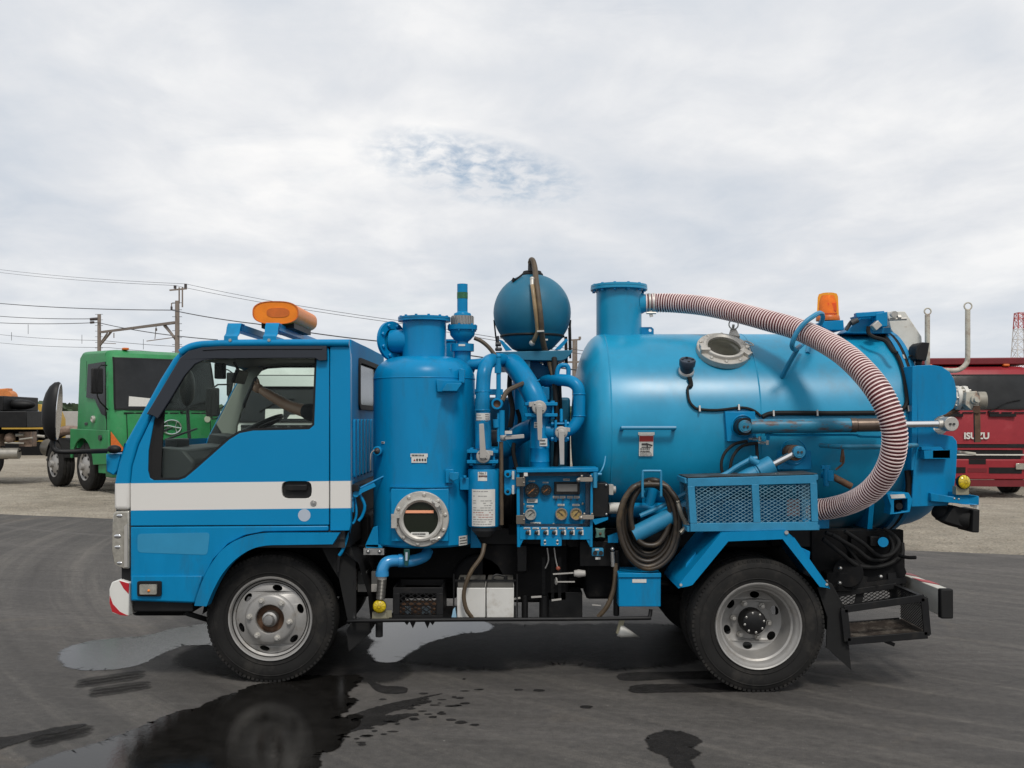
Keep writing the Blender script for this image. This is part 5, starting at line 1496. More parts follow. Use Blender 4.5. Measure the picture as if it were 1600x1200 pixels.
ov = MB().tube([P(1183, 716, 6.0), P(1172, 718, 6.0), P(1150, 730, 6.0), P(1135, 740, 6.0), P(1105, 753, 6.0), P(1040, 788, 6.02), P(1000, 806, 6.02)], .014, 8, sub=4).cyl(P(1170, 716, 6.0), P(1184, 724, 6.0), .020, n=14)
part('oil_pipe', ov, M_worn, TR)
# grab bar in front of the hose
gb = [P(1282, 696, 6.06), P(1296, 697, 5.98), P(1330, 698.5, 5.74), P(1390, 698, 5.72), P(1425, 696, 5.78), P(1431, 696, 5.95), P(1432, 696, 6.08)]
part('hose_bar', MB().tube(gb, .0135, 8, sub=4), M_cyl, TR)
# drain valve with its rod
dv = MB().cyl(P(1286, 742, 6.15), P(1300, 744, 6.08), .022, n=14).cyl(P(1291, 727, 6.06), P(1291, 760, 6.06), .018, n=12).obox(P(1290, 730, 6.06), ((1, 0, 0), (0, 1, 0), (0, 0, 1)), (.025, .015, .012)).cyl(P(1296, 735, 6.06), P(1296, 752, 6.06), .026, n=16)
part('drain_valve', dv, M_blue, TR, bevel=.003)
dr = MB().cyl(P(1317, 699, 6.02), P(1314, 722, 6.05), .008, n=8).cyl(P(1300, 744, 6.1), P(1330, 760, 6.1), .02, n=12).tube([P(1306, 734, 6.08), P(1318, 722, 6.06), P(1316, 700, 6.03)], .007, 6, sub=3)
part('valve_rod', dr, M_rust, TR)

# ------------------------------------------------------------------ hose hoop and beacon on top
hp = MB()
ht1, hn1 = on_tank(1222, 589); ht2, hn2 = on_tank(1262, 552)
hp.tube([ht1, P(1234, 566, 6.16), P(1246, 545, 6.10)], .0145, 8, sub=3)
hp.tube([P(1257, 534, 6.32), P(1249, 542, 6.18), P(1242, 546, 6.06), P(1237.5, 541, 5.98), P(1240, 530, 5.955), P(1246, 518, 5.945), P(1259, 503, 5.94), P(1271, 494, 5.96), P(1279, 489.5, 6.02), P(1284.5, 491, 6.12), P(1285, 499, 6.26), P(1278, 512, 6.36), P(1268, 528, 6.40), P(1264, 540, 6.42), ht2], .0145, 8, sub=5)
part('hose_hoop', hp, M_worn, TR)
bx = MB().slab([P(x, y, 6.55) for x, y in ((1285, 502), (1318, 500), (1319, 514), (1318, 516), (1295, 516), (1285, 510))], (0, .30, 0))
part('beacon_plinth', bx, M_blue, TR, bevel=.004)
bc = P(1293.5, 500, 6.7)
bs = 6.7 / F
M_bamb = mat('amber_reflector', (0.85, 0.42, 0.03), .4, var=.2, vscale=20)
beac = part('beacon', MB().lathe(bc + V((0, 0, -.006)), (0, 0, 1), [(18 * bs, 0), (18.2 * bs, .012), (17.5 * bs, .03), (16.6 * bs, .034)], 36), M_ambdark, TR)
part('beacon_dome', MB().lathe(bc, (0, 0, 1), [(16.6 * bs, 7 * bs), (16 * bs, 20 * bs), (15.2 * bs, 36 * bs), (13.5 * bs, 40.5 * bs), (9 * bs, 42 * bs), (0, 42.4 * bs)], 36, caps=False), glass('amber_glass', (1.0, 0.60, 0.09), 1.35, .05, flat=.05), beac)
part('beacon_reflector', MB().lathe(bc + V((0, 0, .03)), (0, 0, 1), [(.052, 0), (.060, .01), (.055, .09), (.04, .13), (0, .135)], 20), M_bamb, beac)
part('beacon_lamp', MB().box(bc.x - .02, bc.x + .04, bc.y - .055, bc.y - .03, bc.z + .05, bc.z + .11), M_amber, beac, bevel=.006)

# ------------------------------------------------------------------ tail: door lock gear, cheek plates, valve, work light
tl = MB()
tl.slab([P(x, y, 6.5) for x, y in ((1320, 520), (1345, 497), (1342, 492), (1370, 489), (1372, 512), (1392, 512), (1392, 521), (1336, 521))], (0, .18, 0))
tl.bar(P(1336, 493, 6.45), P(1380, 490, 6.45), .05, .03)
part('door_hinge', tl, M_blue, TR, bevel=.004)
t2 = MB().slab([P(x, y, 6.42) for x, y in ((1369, 489), (1387, 487), (1387, 510), (1375, 511), (1369, 505))], (0, .12, 0))
part('hinge_block', t2, M_blue, TR, bevel=.004)
t3 = MB().bar(P(1365, 505, 6.4), P(1372, 513, 6.4), .05, .05)
part('hinge_spacer', t3, M_cast, TR, bevel=.003)
part('hinge_bolt', MB().cyl(P(1388, 499, 6.45), P(1416, 498, 6.45), .010, n=10).cyl(P(1402, 496, 6.45), P(1407, 496, 6.45), .018, n=6).cyl(P(1395, 491, 6.5), P(1398, 491, 6.4), .02, n=14), M_cast, TR)
part('locking_pin', MB().tube([P(1322, 516, 6.4), P(1330, 503, 6.4), P(1338, 500, 6.4)], .012, 8, sub=3).cyl(P(1330, 505, 6.38), P(1340, 500, 6.38), .018, n=10), M_dgrey, TR)
wp_ = MB().slab([P(x, y, 6.62) for x, y in ((1386, 487), (1414, 486.5), (1440, 526), (1441, 545), (1428, 571), (1414, 560), (1404, 532), (1392, 514))], (0, .34, 0))
part('rear_guard', wp_, M_dwhite, TR, bevel=.003)
bh = MB()
bh.tube([P(1357, 510, 6.36), P(1357, 520, 6.36), P(1366, 527, 6.34), P(1384, 533, 6.3), P(1395, 548, 6.24), P(1402, 552, 6.22)], .013, 8, sub=4)
part('lock_hose', bh, M_rubber, TR)
# blue cheek plate of the rear door with its notch for the rod pin
ck = [(1432, 571), (1455, 570), (1472, 573), (1484, 581), (1491, 593), (1495, 610), (1495, 625), (1490, 638), (1478, 647), (1466, 651), (1460, 656), (1457, 663), (1459, 671), (1466, 678), (1478, 679.5), (1489, 682), (1495, 689), (1496, 700), (1494, 740), (1489, 778), (1480, 790), (1424, 792), (1428, 730), (1434, 690), (1434, 650)]
yk = 6.10
slot = [(1457, 703), (1485, 703), (1485, 716), (1457, 716)]
for s_, f_ in ((1, lambda p: p), (-1, mir)):
    cp = part('door_cheek', MB().slab([f_(P(x, y, yk)) for x, y in ck], (0, .016 * s_, 0), [[f_(P(x, y, yk)) for x, y in slot]]), M_blue, TR, bevel=.003)
    if s_ > 0:
        part('cheek_flange', MB().slab([P(x, y, yk) for x, y in ((1426, 572), (1433.5, 571.5), (1434, 680), (1428, 735), (1424, 735))], (0, .2, 0)), M_blue, cp, bevel=.003)
        bxr = MB().slab([P(x, y, 6.03) for x, y in ((1444, 704), (1486, 703), (1486, 717), (1444, 717))], (0, .06, 0), [[P(x, y, 6.03) for x, y in slot]])
        bxr.slab([P(x, y, 6.05) for x, y in ((1440, 698), (1470, 698), (1475, 703), (1440, 703))], (0, .04, 0))
        part('latch_box', bxr, M_blue, cp, bevel=.002)
        part('latch', MB().bar(P(1462, 712, 6.11), P(1474, 708, 6.11), .03, .03).box(P(1458, 0, 6.12).x, P(1485, 0, 6.12).x, 6.12, 6.125, P(0, 717, 6.12).z, P(0, 702, 6.12).z), M_dwhite, cp)
        ee = [P(x, y, yk + .02) for x, y in ck[9:17]]
        part('cheek_wear_plate', MB().torus(P(1464, 664, yk + .03), (0, 1, 0), .045, .022, 24, 8), M_dwhite, cp)
# ring-topped galvanised stays
for (x, y0, y1, tail, r) in ((1449, 492, 575, None, 4.9), (1512, 484, 556, ((1510, 568), (1500, 577), (1488, 579), (1470, 578)), 5.6)):
    Yg = 6.55
    g = MB(); pts = [P(x, y0, Yg), P(x, (y0 + y1) / 2, Yg), P(x, y1, Yg)]
    if tail: pts += [P(a, b, Yg) for a, b in tail]
    g.tube(pts, 3.9 * Yg / F, 10, sub=4)
    g.torus(P(x + .5, y0 - 5.5, Yg), (.15, 1, 0), r * Yg / F, .005, 20, 6)
    part('hook_stay', g, M_galv, TR)
# slide valve at the back
yv = 6.7
vv = empty('outlet_valve', P(1510, 625, yv), TR)
xv = P(1490, 0, yv).x; zv = P(0, 622, yv).z; sv = yv / F
part('valve_body', MB().lathe((xv, yv, zv), (1, 0, 0), [(16 * sv, -.2), (16 * sv, .0), (19 * sv, .004), (19 * sv, .03), (14 * sv, .034), (14 * sv, .05), (19 * sv, .052), (19 * sv, .075), (12 * sv, .08), (12 * sv, .1)], 32), M_dwhite, vv)
vb = MB()
for k in range(8):
    a = 2 * PI * k / 8; c = V((xv, yv + math.cos(a) * 16.5 * sv, zv + math.sin(a) * 16.5 * sv)); vb.cyl(c - V((.01, 0, 0)), c + V((.09, 0, 0)), .008, n=6)
part('valve_bolt', vb, M_cast, vv)
part('gate_plate', MB().slab([P(x, y, yv - .12) for x, y in ((1510, 612), (1527, 611), (1530, 640), (1518, 641), (1508, 632))], (0, .1, 0)), M_galv, vv, bevel=.004)
part('gate_wheel', MB().lathe(P(1532, 626, yv), (1, -.15, 0), [(0, -.02), (14 * sv, -.02), (14 * sv, .03), (0, .03)], 28), mat('stained_grey_iron', (0.24, 0.22, 0.18), .5, var=.3, vscale=18), vv, bevel=.003)
part('valve_spindle', MB().lathe(P(1524, 624, yv - .13), (0, -1, 0), [(.03, -.05), (.03, .01), (.018, .012), (.018, .03), (0, .03)], 16), M_galv, vv)
part('valve_lever', MB().bar(P(1526, 634, yv - .14), P(1527, 691, yv - .14), .036, .02, up=(0, 1, 0)).cyl(P(1526, 640, yv - .16), P(1526, 640, yv - .12), .024, n=12), M_rust, vv)
part('valve_arm', MB().tube([P(1470, 650, yv), P(1485, 644, yv), P(1497, 638, yv)], .02, 8, sub=3), M_rust, vv)
part('valve_chute', MB().bar(P(1494, 706, 6.75), P(1520, 709, 6.75), .10, .018), M_galv, vv, bevel=.004)
# little flood lamp on top of the cheek
wl2 = part('work_light', MB().slab([P(x, y, 6.22) for x, y in ((1437, 537), (1440, 534.5), (1453, 535.5), (1450.5, 551), (1447, 564), (1430, 561.5), (1431, 551), (1434, 540))], (0, .14, 0)).cyl(P(1436, 562, 6.28), P(1435, 571, 6.28), .02, n=12), M_black, TR, bevel=.006)
part('lamp_lead', MB().tube([P(1432, 554, 6.3), P(1424, 555, 6.3), P(1420, 558, 6.28)], .005, 6, sub=3), M_rubber, wl2)
# tail lamp arm, yellow lamp, rubber spout
ya = 6.02
ta = part('tail_lamp_arm', MB().slab([P(1454, 770, 6.07), P(1489, 776, ya), P(1530, 775, ya), P(1530, 789, ya), P(1489, 786, ya), P(1454, 783, 6.07)], (0, .06, 0)).slab([P(1486, 768, 6.06), P(1503, 771, 6.0), P(1529, 775, 6.0), P(1529, 789, 6.0), P(1503, 788, 6.0), P(1486, 784, 6.06)], (0, .10, 0)), M_blue, TR, bevel=.004)
part('arm_bolt', MB().sphere(P(1491, 779, 5.99), .007, 8, 6).sphere(P(1498, 780, 5.99), .007, 8, 6), M_steel, ta)
yellow_lamp(1507.5, 753.5, 5.98, .042, (.25, -1, .1))
part('lamp_bracket', MB().box(P(1494, 0, 6.0).x, P(1514, 0, 6.0).x, 6.0, 6.05, P(0, 773, 6.0).z, P(0, 760, 6.0).z), mat('bracket_steel', (0.3, 0.28, 0.2), 0.5, metal=0.4), TR)
part('white_tag', MB().slab([P(x, y, 6.04) for x, y in ((1516, 788), (1529, 790), (1529, 796), (1516, 791))], (0, .004, 0)), M_sticker, TR)
sp_ = MB().tube([P(1462, 795, 6.2), P(1478, 804, 6.15), P(1500, 810, 6.1), P(1518, 813, 6.06)], lambda t: .045 + .014 * math.sin(t * 2.6), 16, sub=5)
sp_.slab([P(x, y, 6.0) for x, y in ((1521, 797), (1531, 796), (1530, 832.5), (1519, 832))], (0, .2, 0))
sp_.slab([P(x, y, 6.05) for x, y in ((1475, 815), (1521, 829), (1521, 798), (1492, 790))], (0, .14, 0))
part('rubber_spout', sp_, M_rubber, TR, bevel=.006)
# locking claw box low on the flange
lc_ = MB().slab([P(x, y, 6.04) for x, y in ((1386, 772), (1395, 769), (1420, 770), (1426, 781), (1422, 800), (1390, 804), (1392, 790))], (0, .10, 0), [[P(x, y, 6.04) for x, y in ((1397, 781), (1418, 779), (1418, 798), (1397, 802))]])
lk = part('locking_claw', lc_, M_blue, TR, bevel=.003)
part('claw_bolt', MB().cyl(P(1405, 791, 6.05), P(1405, 791, 6.16), .02, n=14).box(P(1397, 0, 6.13).x, P(1418, 0, 6.13).x, 6.13, 6.14, P(0, 801, 6.13).z, P(0, 780, 6.13).z), M_black, lk)
part('claw_sticker', MB().slab([P(x, y, 6.036) for x, y in ((1391, 773), (1413, 772), (1415, 778), (1393, 779))], (0, .003, 0)), M_sticker, lk)
part('flange_clamp', MB().tube([P(1418, 735, 6.15), P(1420, 760, 6.14), P(1418, 790, 6.12)], .02, 8, sub=3), M_chassis, TR)

# ------------------------------------------------------------------ mesh locker on the fender
yb = 5.78
A, B, C, D = P(1075, 747.5, yb), P(1276, 742, yb), P(1278, 829, yb), P(1079, 831.5, yb)
tool = empty('mesh_locker', (A + C) / 2 + V((0, .1, -.15)), TR)
lf = MB()
uA = (B - A).normalized(); wA = V((0, 0, 1)); 
def lerp(a, b, t): return a + (b - a) * t
t_ = 12.5 * yb / F
for a, b in ((A + V((0, 0, -t_ / 2)), B + V((0, 0, -t_ / 2))), (D + V((0, 0, t_ * .6)), C + V((0, 0, t_ * .6)))):
    lf.bar(a, b, .02, t_ if a.z > 1.1 else t_ * 1.2, up=(0, 1, 0)) if False else lf.slab([a + V((0, 0, t_ / 2)), b + V((0, 0, t_ / 2)), b - V((0, 0, t_ * .55)), a - V((0, 0, t_ * .55))], (0, .02, 0))
def vert(t, wd):
    p, q = lerp(A, B, t), lerp(D, C, t)
    lf.slab([p + V((-wd / 2, -.001, -t_ + .001)), p + V((wd / 2, -.001, -t_ + .001)), q + V((wd / 2, -.001, t_ * 1.1)), q + V((-wd / 2, -.001, t_ * 1.1))], (0, .021, 0))
vert(.025, .038); vert(.523, .040); vert(.977, .038)
dep = .30
for p, q in ((A, B), (D, C)):
    for k in (p, q): lf.bar(k + V((0, .02, -.015 if k in (A, B) else .015)), k + V((0, dep, -.015 if k in (A, B) else .015)), .03, .03)
lf.bar(A + V((.01, dep, -.02)), B + V((-.01, dep, -.02)), .03, .03, up=(0, 1, 0)); lf.bar(D + V((.01, dep, .02)), C + V((-.01, dep, .02)), .03, .03, up=(0, 1, 0))
for k in (A, B): lf.bar(k + V((.015 if k is A else -.015, dep, -.02)), (D if k is A else C) + V((.015 if k is A else -.015, dep, .02)), .03, .03, up=(0, 1, 0))
part('locker_frame', lf, M_worn, tool, bevel=.002)
part('locker_lid', MB().slab([A + V((-.004, .004, .004)), B + V((.004, .004, .004)), B + V((.004, dep, .004)), A + V((-.004, dep, .004))], (0, 0, .004)), mat('rusted_dark_lid', (0.05, 0.07, 0.08), .6, var=.3, dirt=(.02, .015, .012), dscale=9, damt=.9, dth=.45), tool)
part('locker_floor', MB().slab([D + V((0.02, .03, .02)), C + V((-.02, .03, .02)), C + V((-.02, dep, .02)), D + V((.02, dep, .02))], (0, 0, .004)), M_blue, tool)
M_mesh = mat('sky_lit_mesh_paint', (0.16, 0.30, 0.38), .4, metal=.2, var=.3, vscale=20)  # lightened: sky reflection put into the strand colour
mh = MB()
diamonds(mh, D + V((.03, .012, t_)), (C - D), (0, 0, 1), (C - D).length - .06, (A - D).length - 2 * t_, .036, .0205, .0023)
part('wire_mesh', mh, M_mesh, tool, ang=None)
mh = MB()
diamonds(mh, D + V((.01, .02, t_)), (0, 1, 0), (0, 0, 1), dep - .03, (A - D).length - 2 * t_, .03, .0195, .0016)
diamonds(mh, C + V((-.01, .02, t_)), (0, 1, 0), (0, 0, 1), dep - .03, (A - D).length - 2 * t_, .03, .0195, .0016)
part('wire_mesh', mh, M_mesh, tool, ang=None)
part('sticker_behind_mesh', MB().slab([P(x, y, 6.02) for x, y in ((1230, 780), (1250, 780), (1250, 806), (1230, 806))], (0, .004, 0)), mat('pink_white_sticker', (0.5, 0.36, 0.36), .6, var=.4, vscale=60), tool)
part('tank_sill', MB().box(P(1085, 0, 6.06).x, P(1296, 0, 6.06).x, 6.06, 6.12, P(0, 826, 6.06).z, P(0, 781, 6.06).z), M_blue, TR, bevel=.004)
# small tool box hung under the hose
tb = empty('tool_box', P(1000, 948, 6.02), TR)
part('box_body', MB().box(P(966.5, 0, 5.97).x, P(1032.5, 0, 5.97).x, 5.97, 6.2, P(0, 948, 5.97).z, P(0, 896.5, 5.97).z), M_blue, tb, bevel=.004)
part('box_lid', MB().slab([P(966, 903, 5.96), P(1033, 902, 5.96), P(1033, 899.5, 5.96), V((P(1033, 0, 5.96).x, 6.2, P(0, 893, 5.96).z)), V((P(966, 0, 5.96).x, 6.2, P(0, 893, 5.96).z)), P(966, 899.5, 5.96)], (0, .001, 0)) if False else MB().box(P(966, 0, 5.96).x, P(1033, 0, 5.96).x, 5.96, 6.21, P(0, 902.5, 5.96).z, P(0, 895.5, 5.96).z), M_blue, tb, bevel=.003)
bs_ = part('box_sticker', MB().slab([P(x, y, 5.967) for x, y in ((988, 905), (1010, 905), (1010, 910.5), (988, 910.5))], (0, .002, 0)), M_sticker, tb)
# ------------------------------------------------------------------ upright receiver tank (cyclone)
cx, cyy, crr = -0.540, 6.31, 0.3117
zb_, zs_, zt_ = P(0, 857, 6.0).z, P(0, 590, 6.0).z, P(0, 556, 6.2).z
nzt = P(0, 499, cyy).z
pr_ = [(crr - .012, zb_), (crr, zb_ + .012), (crr, zs_)]
for i in range(1, 9):
    a = i / 8 * PI / 2; pr_.append((.12 + (crr - .12) * math.cos(a) ** .8 if i < 8 else .12, zs_ + (zt_ - zs_) * math.sin(a)))
rc = part('receiver_tank', MB().lathe((cx, cyy, 0), (0, 0, 1), pr_, 72), M_blue, TR)
part('weld_seam', MB().torus((cx, cyy, zs_ + .003), (0, 0, 1), crr - .001, .004, 64, 6), M_blue, rc)
nr_ = 34 * cyy / F
nk = part('receiver_neck', MB().lathe((cx, cyy, 0), (0, 0, 1), [(nr_ + .006, zt_ - .02), (nr_, zt_ + .006), (nr_, nzt)], 44, caps=False), M_blue, rc)
fr2 = 41 * cyy / F
fl2 = MB().lathe((cx, cyy, 0), (0, 0, 1), [(nr_, nzt - .014), (fr2, nzt - .014), (fr2, nzt - .002)], 44, caps=False).lathe((cx, cyy, 0), (0, 0, 1), [(fr2, nzt), (fr2, nzt + .012), (0, nzt + .012)], 44, caps=False)
for k in range(12):
    a = 2 * PI * (k + .5) / 12; c = V((cx + math.cos(a) * (fr2 - .016), cyy + math.sin(a) * (fr2 - .016), nzt))
    fl2.cyl(c + V((0, 0, .010)), c + V((0, 0, .020)), .009, n=6)
part('receiver_flange', fl2, M_blue, rc)
# side elbow with a big bolted flange
ec = P(613, 533, 6.32); en = V((.78, -.60, .05)).normalized()
er = 31 * 6.32 / F
el = MB().lathe(ec, en, [(0, -.012), (er, -.012), (er, .008), (.075, .008)], 40, caps=False)
el.tube([ec + V((-.004, .01, 0)), ec + V((.08, -.01, 0)), V((cx, cyy - .02, ec.z))], .071, 28, sub=3)
elb = part('inlet_elbow', el, M_blue, rc)
eb = MB(); u, w, a_ = frame_of(en)
for k in range(8):
    q = 2 * PI * (k + .5) / 8; c = ec + (u * math.cos(q) + w * math.sin(q)) * (er - .024) + en * .008
    eb.lathe(c, en, [(.013, 0), (.013, .010), (.008, .014), (0, .014)], 6, caps=False)
part('flange_bolt', eb, M_blue, elb)
# lifting lugs, brackets
lg = MB()
lg.slab([P(x, y, 6.06) for x, y in ((698, 575), (706, 575), (706, 595), (717, 595), (717, 575), (726, 577), (726, 598), (698, 598))], (0, .06, 0))
lg.slab([P(682, 593, 5.985), P(722, 595, 6.03), P(716, 612, 6.03), P(683, 612, 5.985)], (0, .06, 0))
lg.slab([P(690, 611, 5.95), P(714, 611, 5.95), P(722, 599, 5.95), P(698, 599, 5.95)], (0, .05, 0))
part('receiver_bracket', lg, M_blue, rc, bevel=.003)
lg = MB().slab([P(x, y, 6.01) for x, y in ((696, 733), (709, 733), (709, 755), (696, 755))], (0, .04, 0)).slab([P(x, y, 5.98) for x, y in ((702, 738), (717, 738), (717, 748), (708, 752), (702, 748))], (0, .04, 0))
part('receiver_clip', lg, M_blue, rc, bevel=.004)
ft_ = MB()
ft_.slab([P(x, y, 6.12) for x, y in ((590, 822), (583, 824), (571, 851), (572, 855), (592, 856))], (0, .03, 0))
ft_.slab([P(x, y, 6.12) for x, y in ((571, 851), (598, 851), (598, 856), (571, 856))], (0, .12, 0))
ft_.slab([P(x, y, 6.2) for x, y in ((735, 822), (752, 850), (752, 856), (735, 856))], (0, .03, 0))
part('receiver_foot', ft_, M_blue, rc, bevel=.003)
part('foot_bolt', MB().sphere(P(575, 862, 6.08), .012, 10, 6).sphere(P(593, 862, 6.08), .012, 10, 6).box(P(568, 0, 6.1).x, P(600, 0, 6.1).x, 6.1, 6.2, P(0, 867, 6.1).z, P(0, 857, 6.1).z), M_steel, rc)
# flat pad, brow and inspection porthole
pw = [P(608, 760, 6.0), P(705, 760, 6.0)]
pad = MB().slab([P(611, 764, 5.990), P(701, 764, 5.990), P(701, 846, 5.990), P(611, 846, 5.990)], (0, .09, 0))
part('porthole_pad', pad, M_blue, rc, bevel=.004)
brow = []
for i in range(17):
    t = i / 16; x = 606 + t * 101
    brow.append(P(x, 759.5, 0.001 + 6.0)); 
bw = MB(); zbw = P(0, 760, 5.99).z
a0, a1 = None, None
pts_b = []
for i in range(19):
    t = i / 18; X_ = P(607, 0, 5.98).x * (1 - t) + P(706, 0, 5.98).x * t
    pts_b.append(V((X_, cyy - math.sqrt(max(0.0, (crr + .016) ** 2 - (X_ - cx) ** 2)), zbw)))
bw.slab(pts_b + [V((p.x, p.y + .06, p.z)) for p in reversed(pts_b)], (0, 0, -.008))
part('porthole_brow', bw, M_blue, rc)
pc = P(657.5, 811.5, 5.955)
ph, PM = cast_porthole('inspection_porthole', pc, V((0, -1, 0)), 43.5 * 5.955 / F, 27.3 * 5.955 / F, (0, 0, 1), TR, mat('murky_porthole_glass', (0.012, 0.016, 0.010), .12))
part('porthole_spout', MB().lathe(pc + V((0, .045, 0)), (0, 1, 0), [(.145, -.0), (.145, .06)], 48, caps=False), M_blue, ph)
fbx = MB().obox(P(655.5, 799.5, 5.96), ((1, 0, 0), (0, 1, 0), (0, 0, 1)), (.082, .003, .008))
part('float_bar', fbx, mat('orange_float', (0.85, 0.36, 0.2), .5), ph)
lb_ = part('porthole_label', MB().slab(fillet([P(642, 831.5, 5.957), P(670, 831.5, 5.957), P(670, 837.5, 5.957), P(642, 837.5, 5.957)], .006, 3), (0, .003, 0)), M_sticker, ph)
tli = MB(); text_lines(tli, P(656, 834.5, 5.957), (1, 0, 0), (0, 0, 1), .085, .016, 1, lift=.001, seed=12, fill=.5); part('label_print', tli, M_ink, lb_)
lt = MB()
lt.obox(P(616, 814, 5.94), ((1, 0, 0), (0, 1, 0), (0, 0, 1)), (.016, .012, .04)).obox(P(622, 806, 5.935), ((1, 0, 0), (0, 1, 0), (0, 0, 1)), (.01, .008, .012))
lt.tube([P(676, 783, 5.935), P(680, 786, 5.92), P(686, 789, 5.92), P(690, 796, 5.93)], .008, 8, sub=3).cyl(P(683, 789, 5.95), P(683, 789, 5.91), .013, n=12)
lt.tube([P(673, 844, 5.935), P(680, 842, 5.925), P(688, 840, 5.93)], .009, 8, sub=3).cyl(P(682, 841, 5.95), P(682, 841, 5.915), .010, n=12)
part('porthole_latch', lt, M_cast, ph)
# stickers on the receiver
def on_cyl(px, py, cx, cy, r, lift=.002):
    d = V(((px - HX) / F, 1, (HY - py) / F)); a = d.x ** 2 + d.y ** 2; b = -2 * (cx * d.x + cy * d.y); c = cx * cx + cy * cy - r * r
    t = (-b - math.sqrt(max(0, b * b - 4 * a * c))) / (2 * a); p = V((0, 0, CAMZ)) + d * t
    n = V((p.x - cx, p.y - cy, 0)).normalized(); return p + n * lift, V((-n.y, n.x, 0)), V((0, 0, 1)), n
sc_ = 6.0 / F
def sticker(px, py, w, h, fn, name, parent, rows=0, seed=1, m=None, fill=.5):
    o, u, ww, n = fn(px, py)
    q = MB(); decal(q, o, u, ww, w * sc_, h * sc_); s = part(name, q, m or M_sticker, parent)
    if rows:
        q = MB(); text_lines(q, o, u, ww, w * sc_ * .86, h * sc_ * .86, rows, seed=seed, fill=fill, lift=.0026); part(name + '_print', q, M_ink, s)
    return s, o, u, ww, n
fc = lambda x, y: on_cyl(x, y, cx, cyy, crr)
sticker(655, 711.5, 27, 5.6, fc, 'caption_sticker', rc, 1, 3, fill=.55)
s, o, u, w, n = sticker(655, 718.5, 24, 9, fc, 'caution_sticker', rc)
q = MB()
for k in range(4): q.obox(o + u * (-.012 + k * .016) + n * .0026 + w * .0, (u, w, n), (.0052, .0068, .0006)); 
for k in range(4): q.obox(o + u * (-.012 + k * .016 + .001) + n * .0034, (u, w, n), (.0012, .0080, .0003))
part('caution_print', q, M_ink, s)
q = MB(); q.slab([o + u * -.034 - w * .007 + n * .002, o + u * -.021 - w * .007 + n * .002, o + u * -.0275 + w * .006 + n * .002], n * .001); part('caution_triangle', q, M_inkred, s)
s, o, u, w, n = sticker(723, 844.5, 20, 15, lambda x, y: on_cyl(x, y, cx, cyy, crr), 'plate_sticker', rc, 3, 8, fill=.35)
sticker(599, 691.5, 8, 3, fc, 'port_sticker', rc, 1, 6)
# test port with chain
o, u, w, n = on_cyl(592, 704, cx, cyy, crr)
tp = MB().lathe(o - n * .02, (-.25, -1, 0), [(.022, 0), (.022, .05), (.028, .052), (.028, .072), (.02, .075)], 20, caps=False)
tpp = part('test_port', tp, M_blue, rc)
pt = o - n * .02 + V((-.25, -1, 0)).normalized() * .066
part('port_plug', MB().sphere(pt, .02, 14, 8), M_dgrey, tpp); part('port_pin', MB().sphere(pt + V((-.004, -.018, 0)), .006, 8, 6), M_brown, tpp)
part('port_chain', MB().tube([P(585, 703, 5.98), P(580, 709, 5.98), P(579, 720, 5.98), P(579, 735, 5.99)], .004, 6, sub=4), M_steel, tpp)
# drain elbow with green-handled ball valve
dr_ = MB().tube([P(668, 862, 6.2), P(662, 870, 6.15), P(640, 877, 6.08), P(618, 876, 6.05), P(604, 879, 6.03), P(598, 889, 6.02), P(597, 900, 6.02)], 9.2 * 6.05 / F, 18, sub=6)
dr_.cyl(P(597, 893, 6.02), P(597, 900, 6.02), 10.4 * 6.02 / F, n=20).tube([P(622, 876, 6.05), P(628, 876, 6.055)], 10.5 * 6.05 / F, 18)
drp = part('drain_pipe', dr_, mat('glossy_light_blue_paint', (0.03, 0.25, 0.52), .22, coat=.4), TR)
part('valve_handle', MB().slab([P(x, y, 5.99) for x, y in ((631, 858), (640, 858), (640, 870), (637, 885), (632, 884), (631, 870))], (0, .012, 0)), mat('dark_green_enamel', (0.006, 0.06, 0.055), .4), drp, bevel=.003)
part('handle_label', MB().slab([P(x, y, 5.986) for x, y in ((633.5, 863), (637, 863), (636.5, 876), (633.5, 876))], (0, .003, 0)), mat('pale_grey_sticker', (0.40, 0.45, 0.52), 0.6), drp)
sph = MB()
for k in range(14):
    t = k / 13; c = lerp(P(597, 907, 6.02), P(594.5, 935, 6.02), t); sph.torus(c, (0, 0, 1), .024, .0042, 18, 6)
sph.cyl(P(597, 901, 6.02), P(594.5, 936, 6.02), .021, n=16)
part('spring_hose', sph, mat('dull_spring_steel', (0.11, 0.105, 0.095), .4, metal=.5), drp)
part('hose_clip', MB().cyl(P(597, 900.5, 6.02), P(597, 905, 6.02), .028, n=20), M_cast, drp)

# ------------------------------------------------------------------ relief valve stack
yr_ = 6.32; vx = P(722.5, 0, yr_).x; k_ = yr_ / F
def zpx(y): return P(0, y, yr_).z
st_ = [(8.2, 444), (8.2, 487), (10, 489), (12.5, 489.5), (13.5, 491), (13.5, 494)]
rv = part('relief_valve', MB().lathe((vx, yr_, 0), (0, 0, 1), [(r * k_, zpx(y)) for r, y in reversed([(0, 444.0)] + st_)], 28, caps=False), M_blue, TR)
part('valve_sleeve', MB().lathe((vx, yr_, 0), (0, 0, 1), [(17 * k_, zpx(508)), (17 * k_, zpx(494)), (10 * k_, zpx(493.5))], 32), mat('wire_gauze', (0.26, 0.26, 0.25), .5, metal=.5, var=.3, vscale=70), rv)
gz_ = MB()
for i in range(22):
    a = 2 * PI * i / 22; c = V((vx + math.cos(a) * 17.2 * k_, yr_ + math.sin(a) * 17.2 * k_, 0)); gz_.cyl(c + V((0, 0, zpx(507))), c + V((0, 0, zpx(495))), .0035, n=5)
part('sleeve_bar', gz_, M_steel, rv)
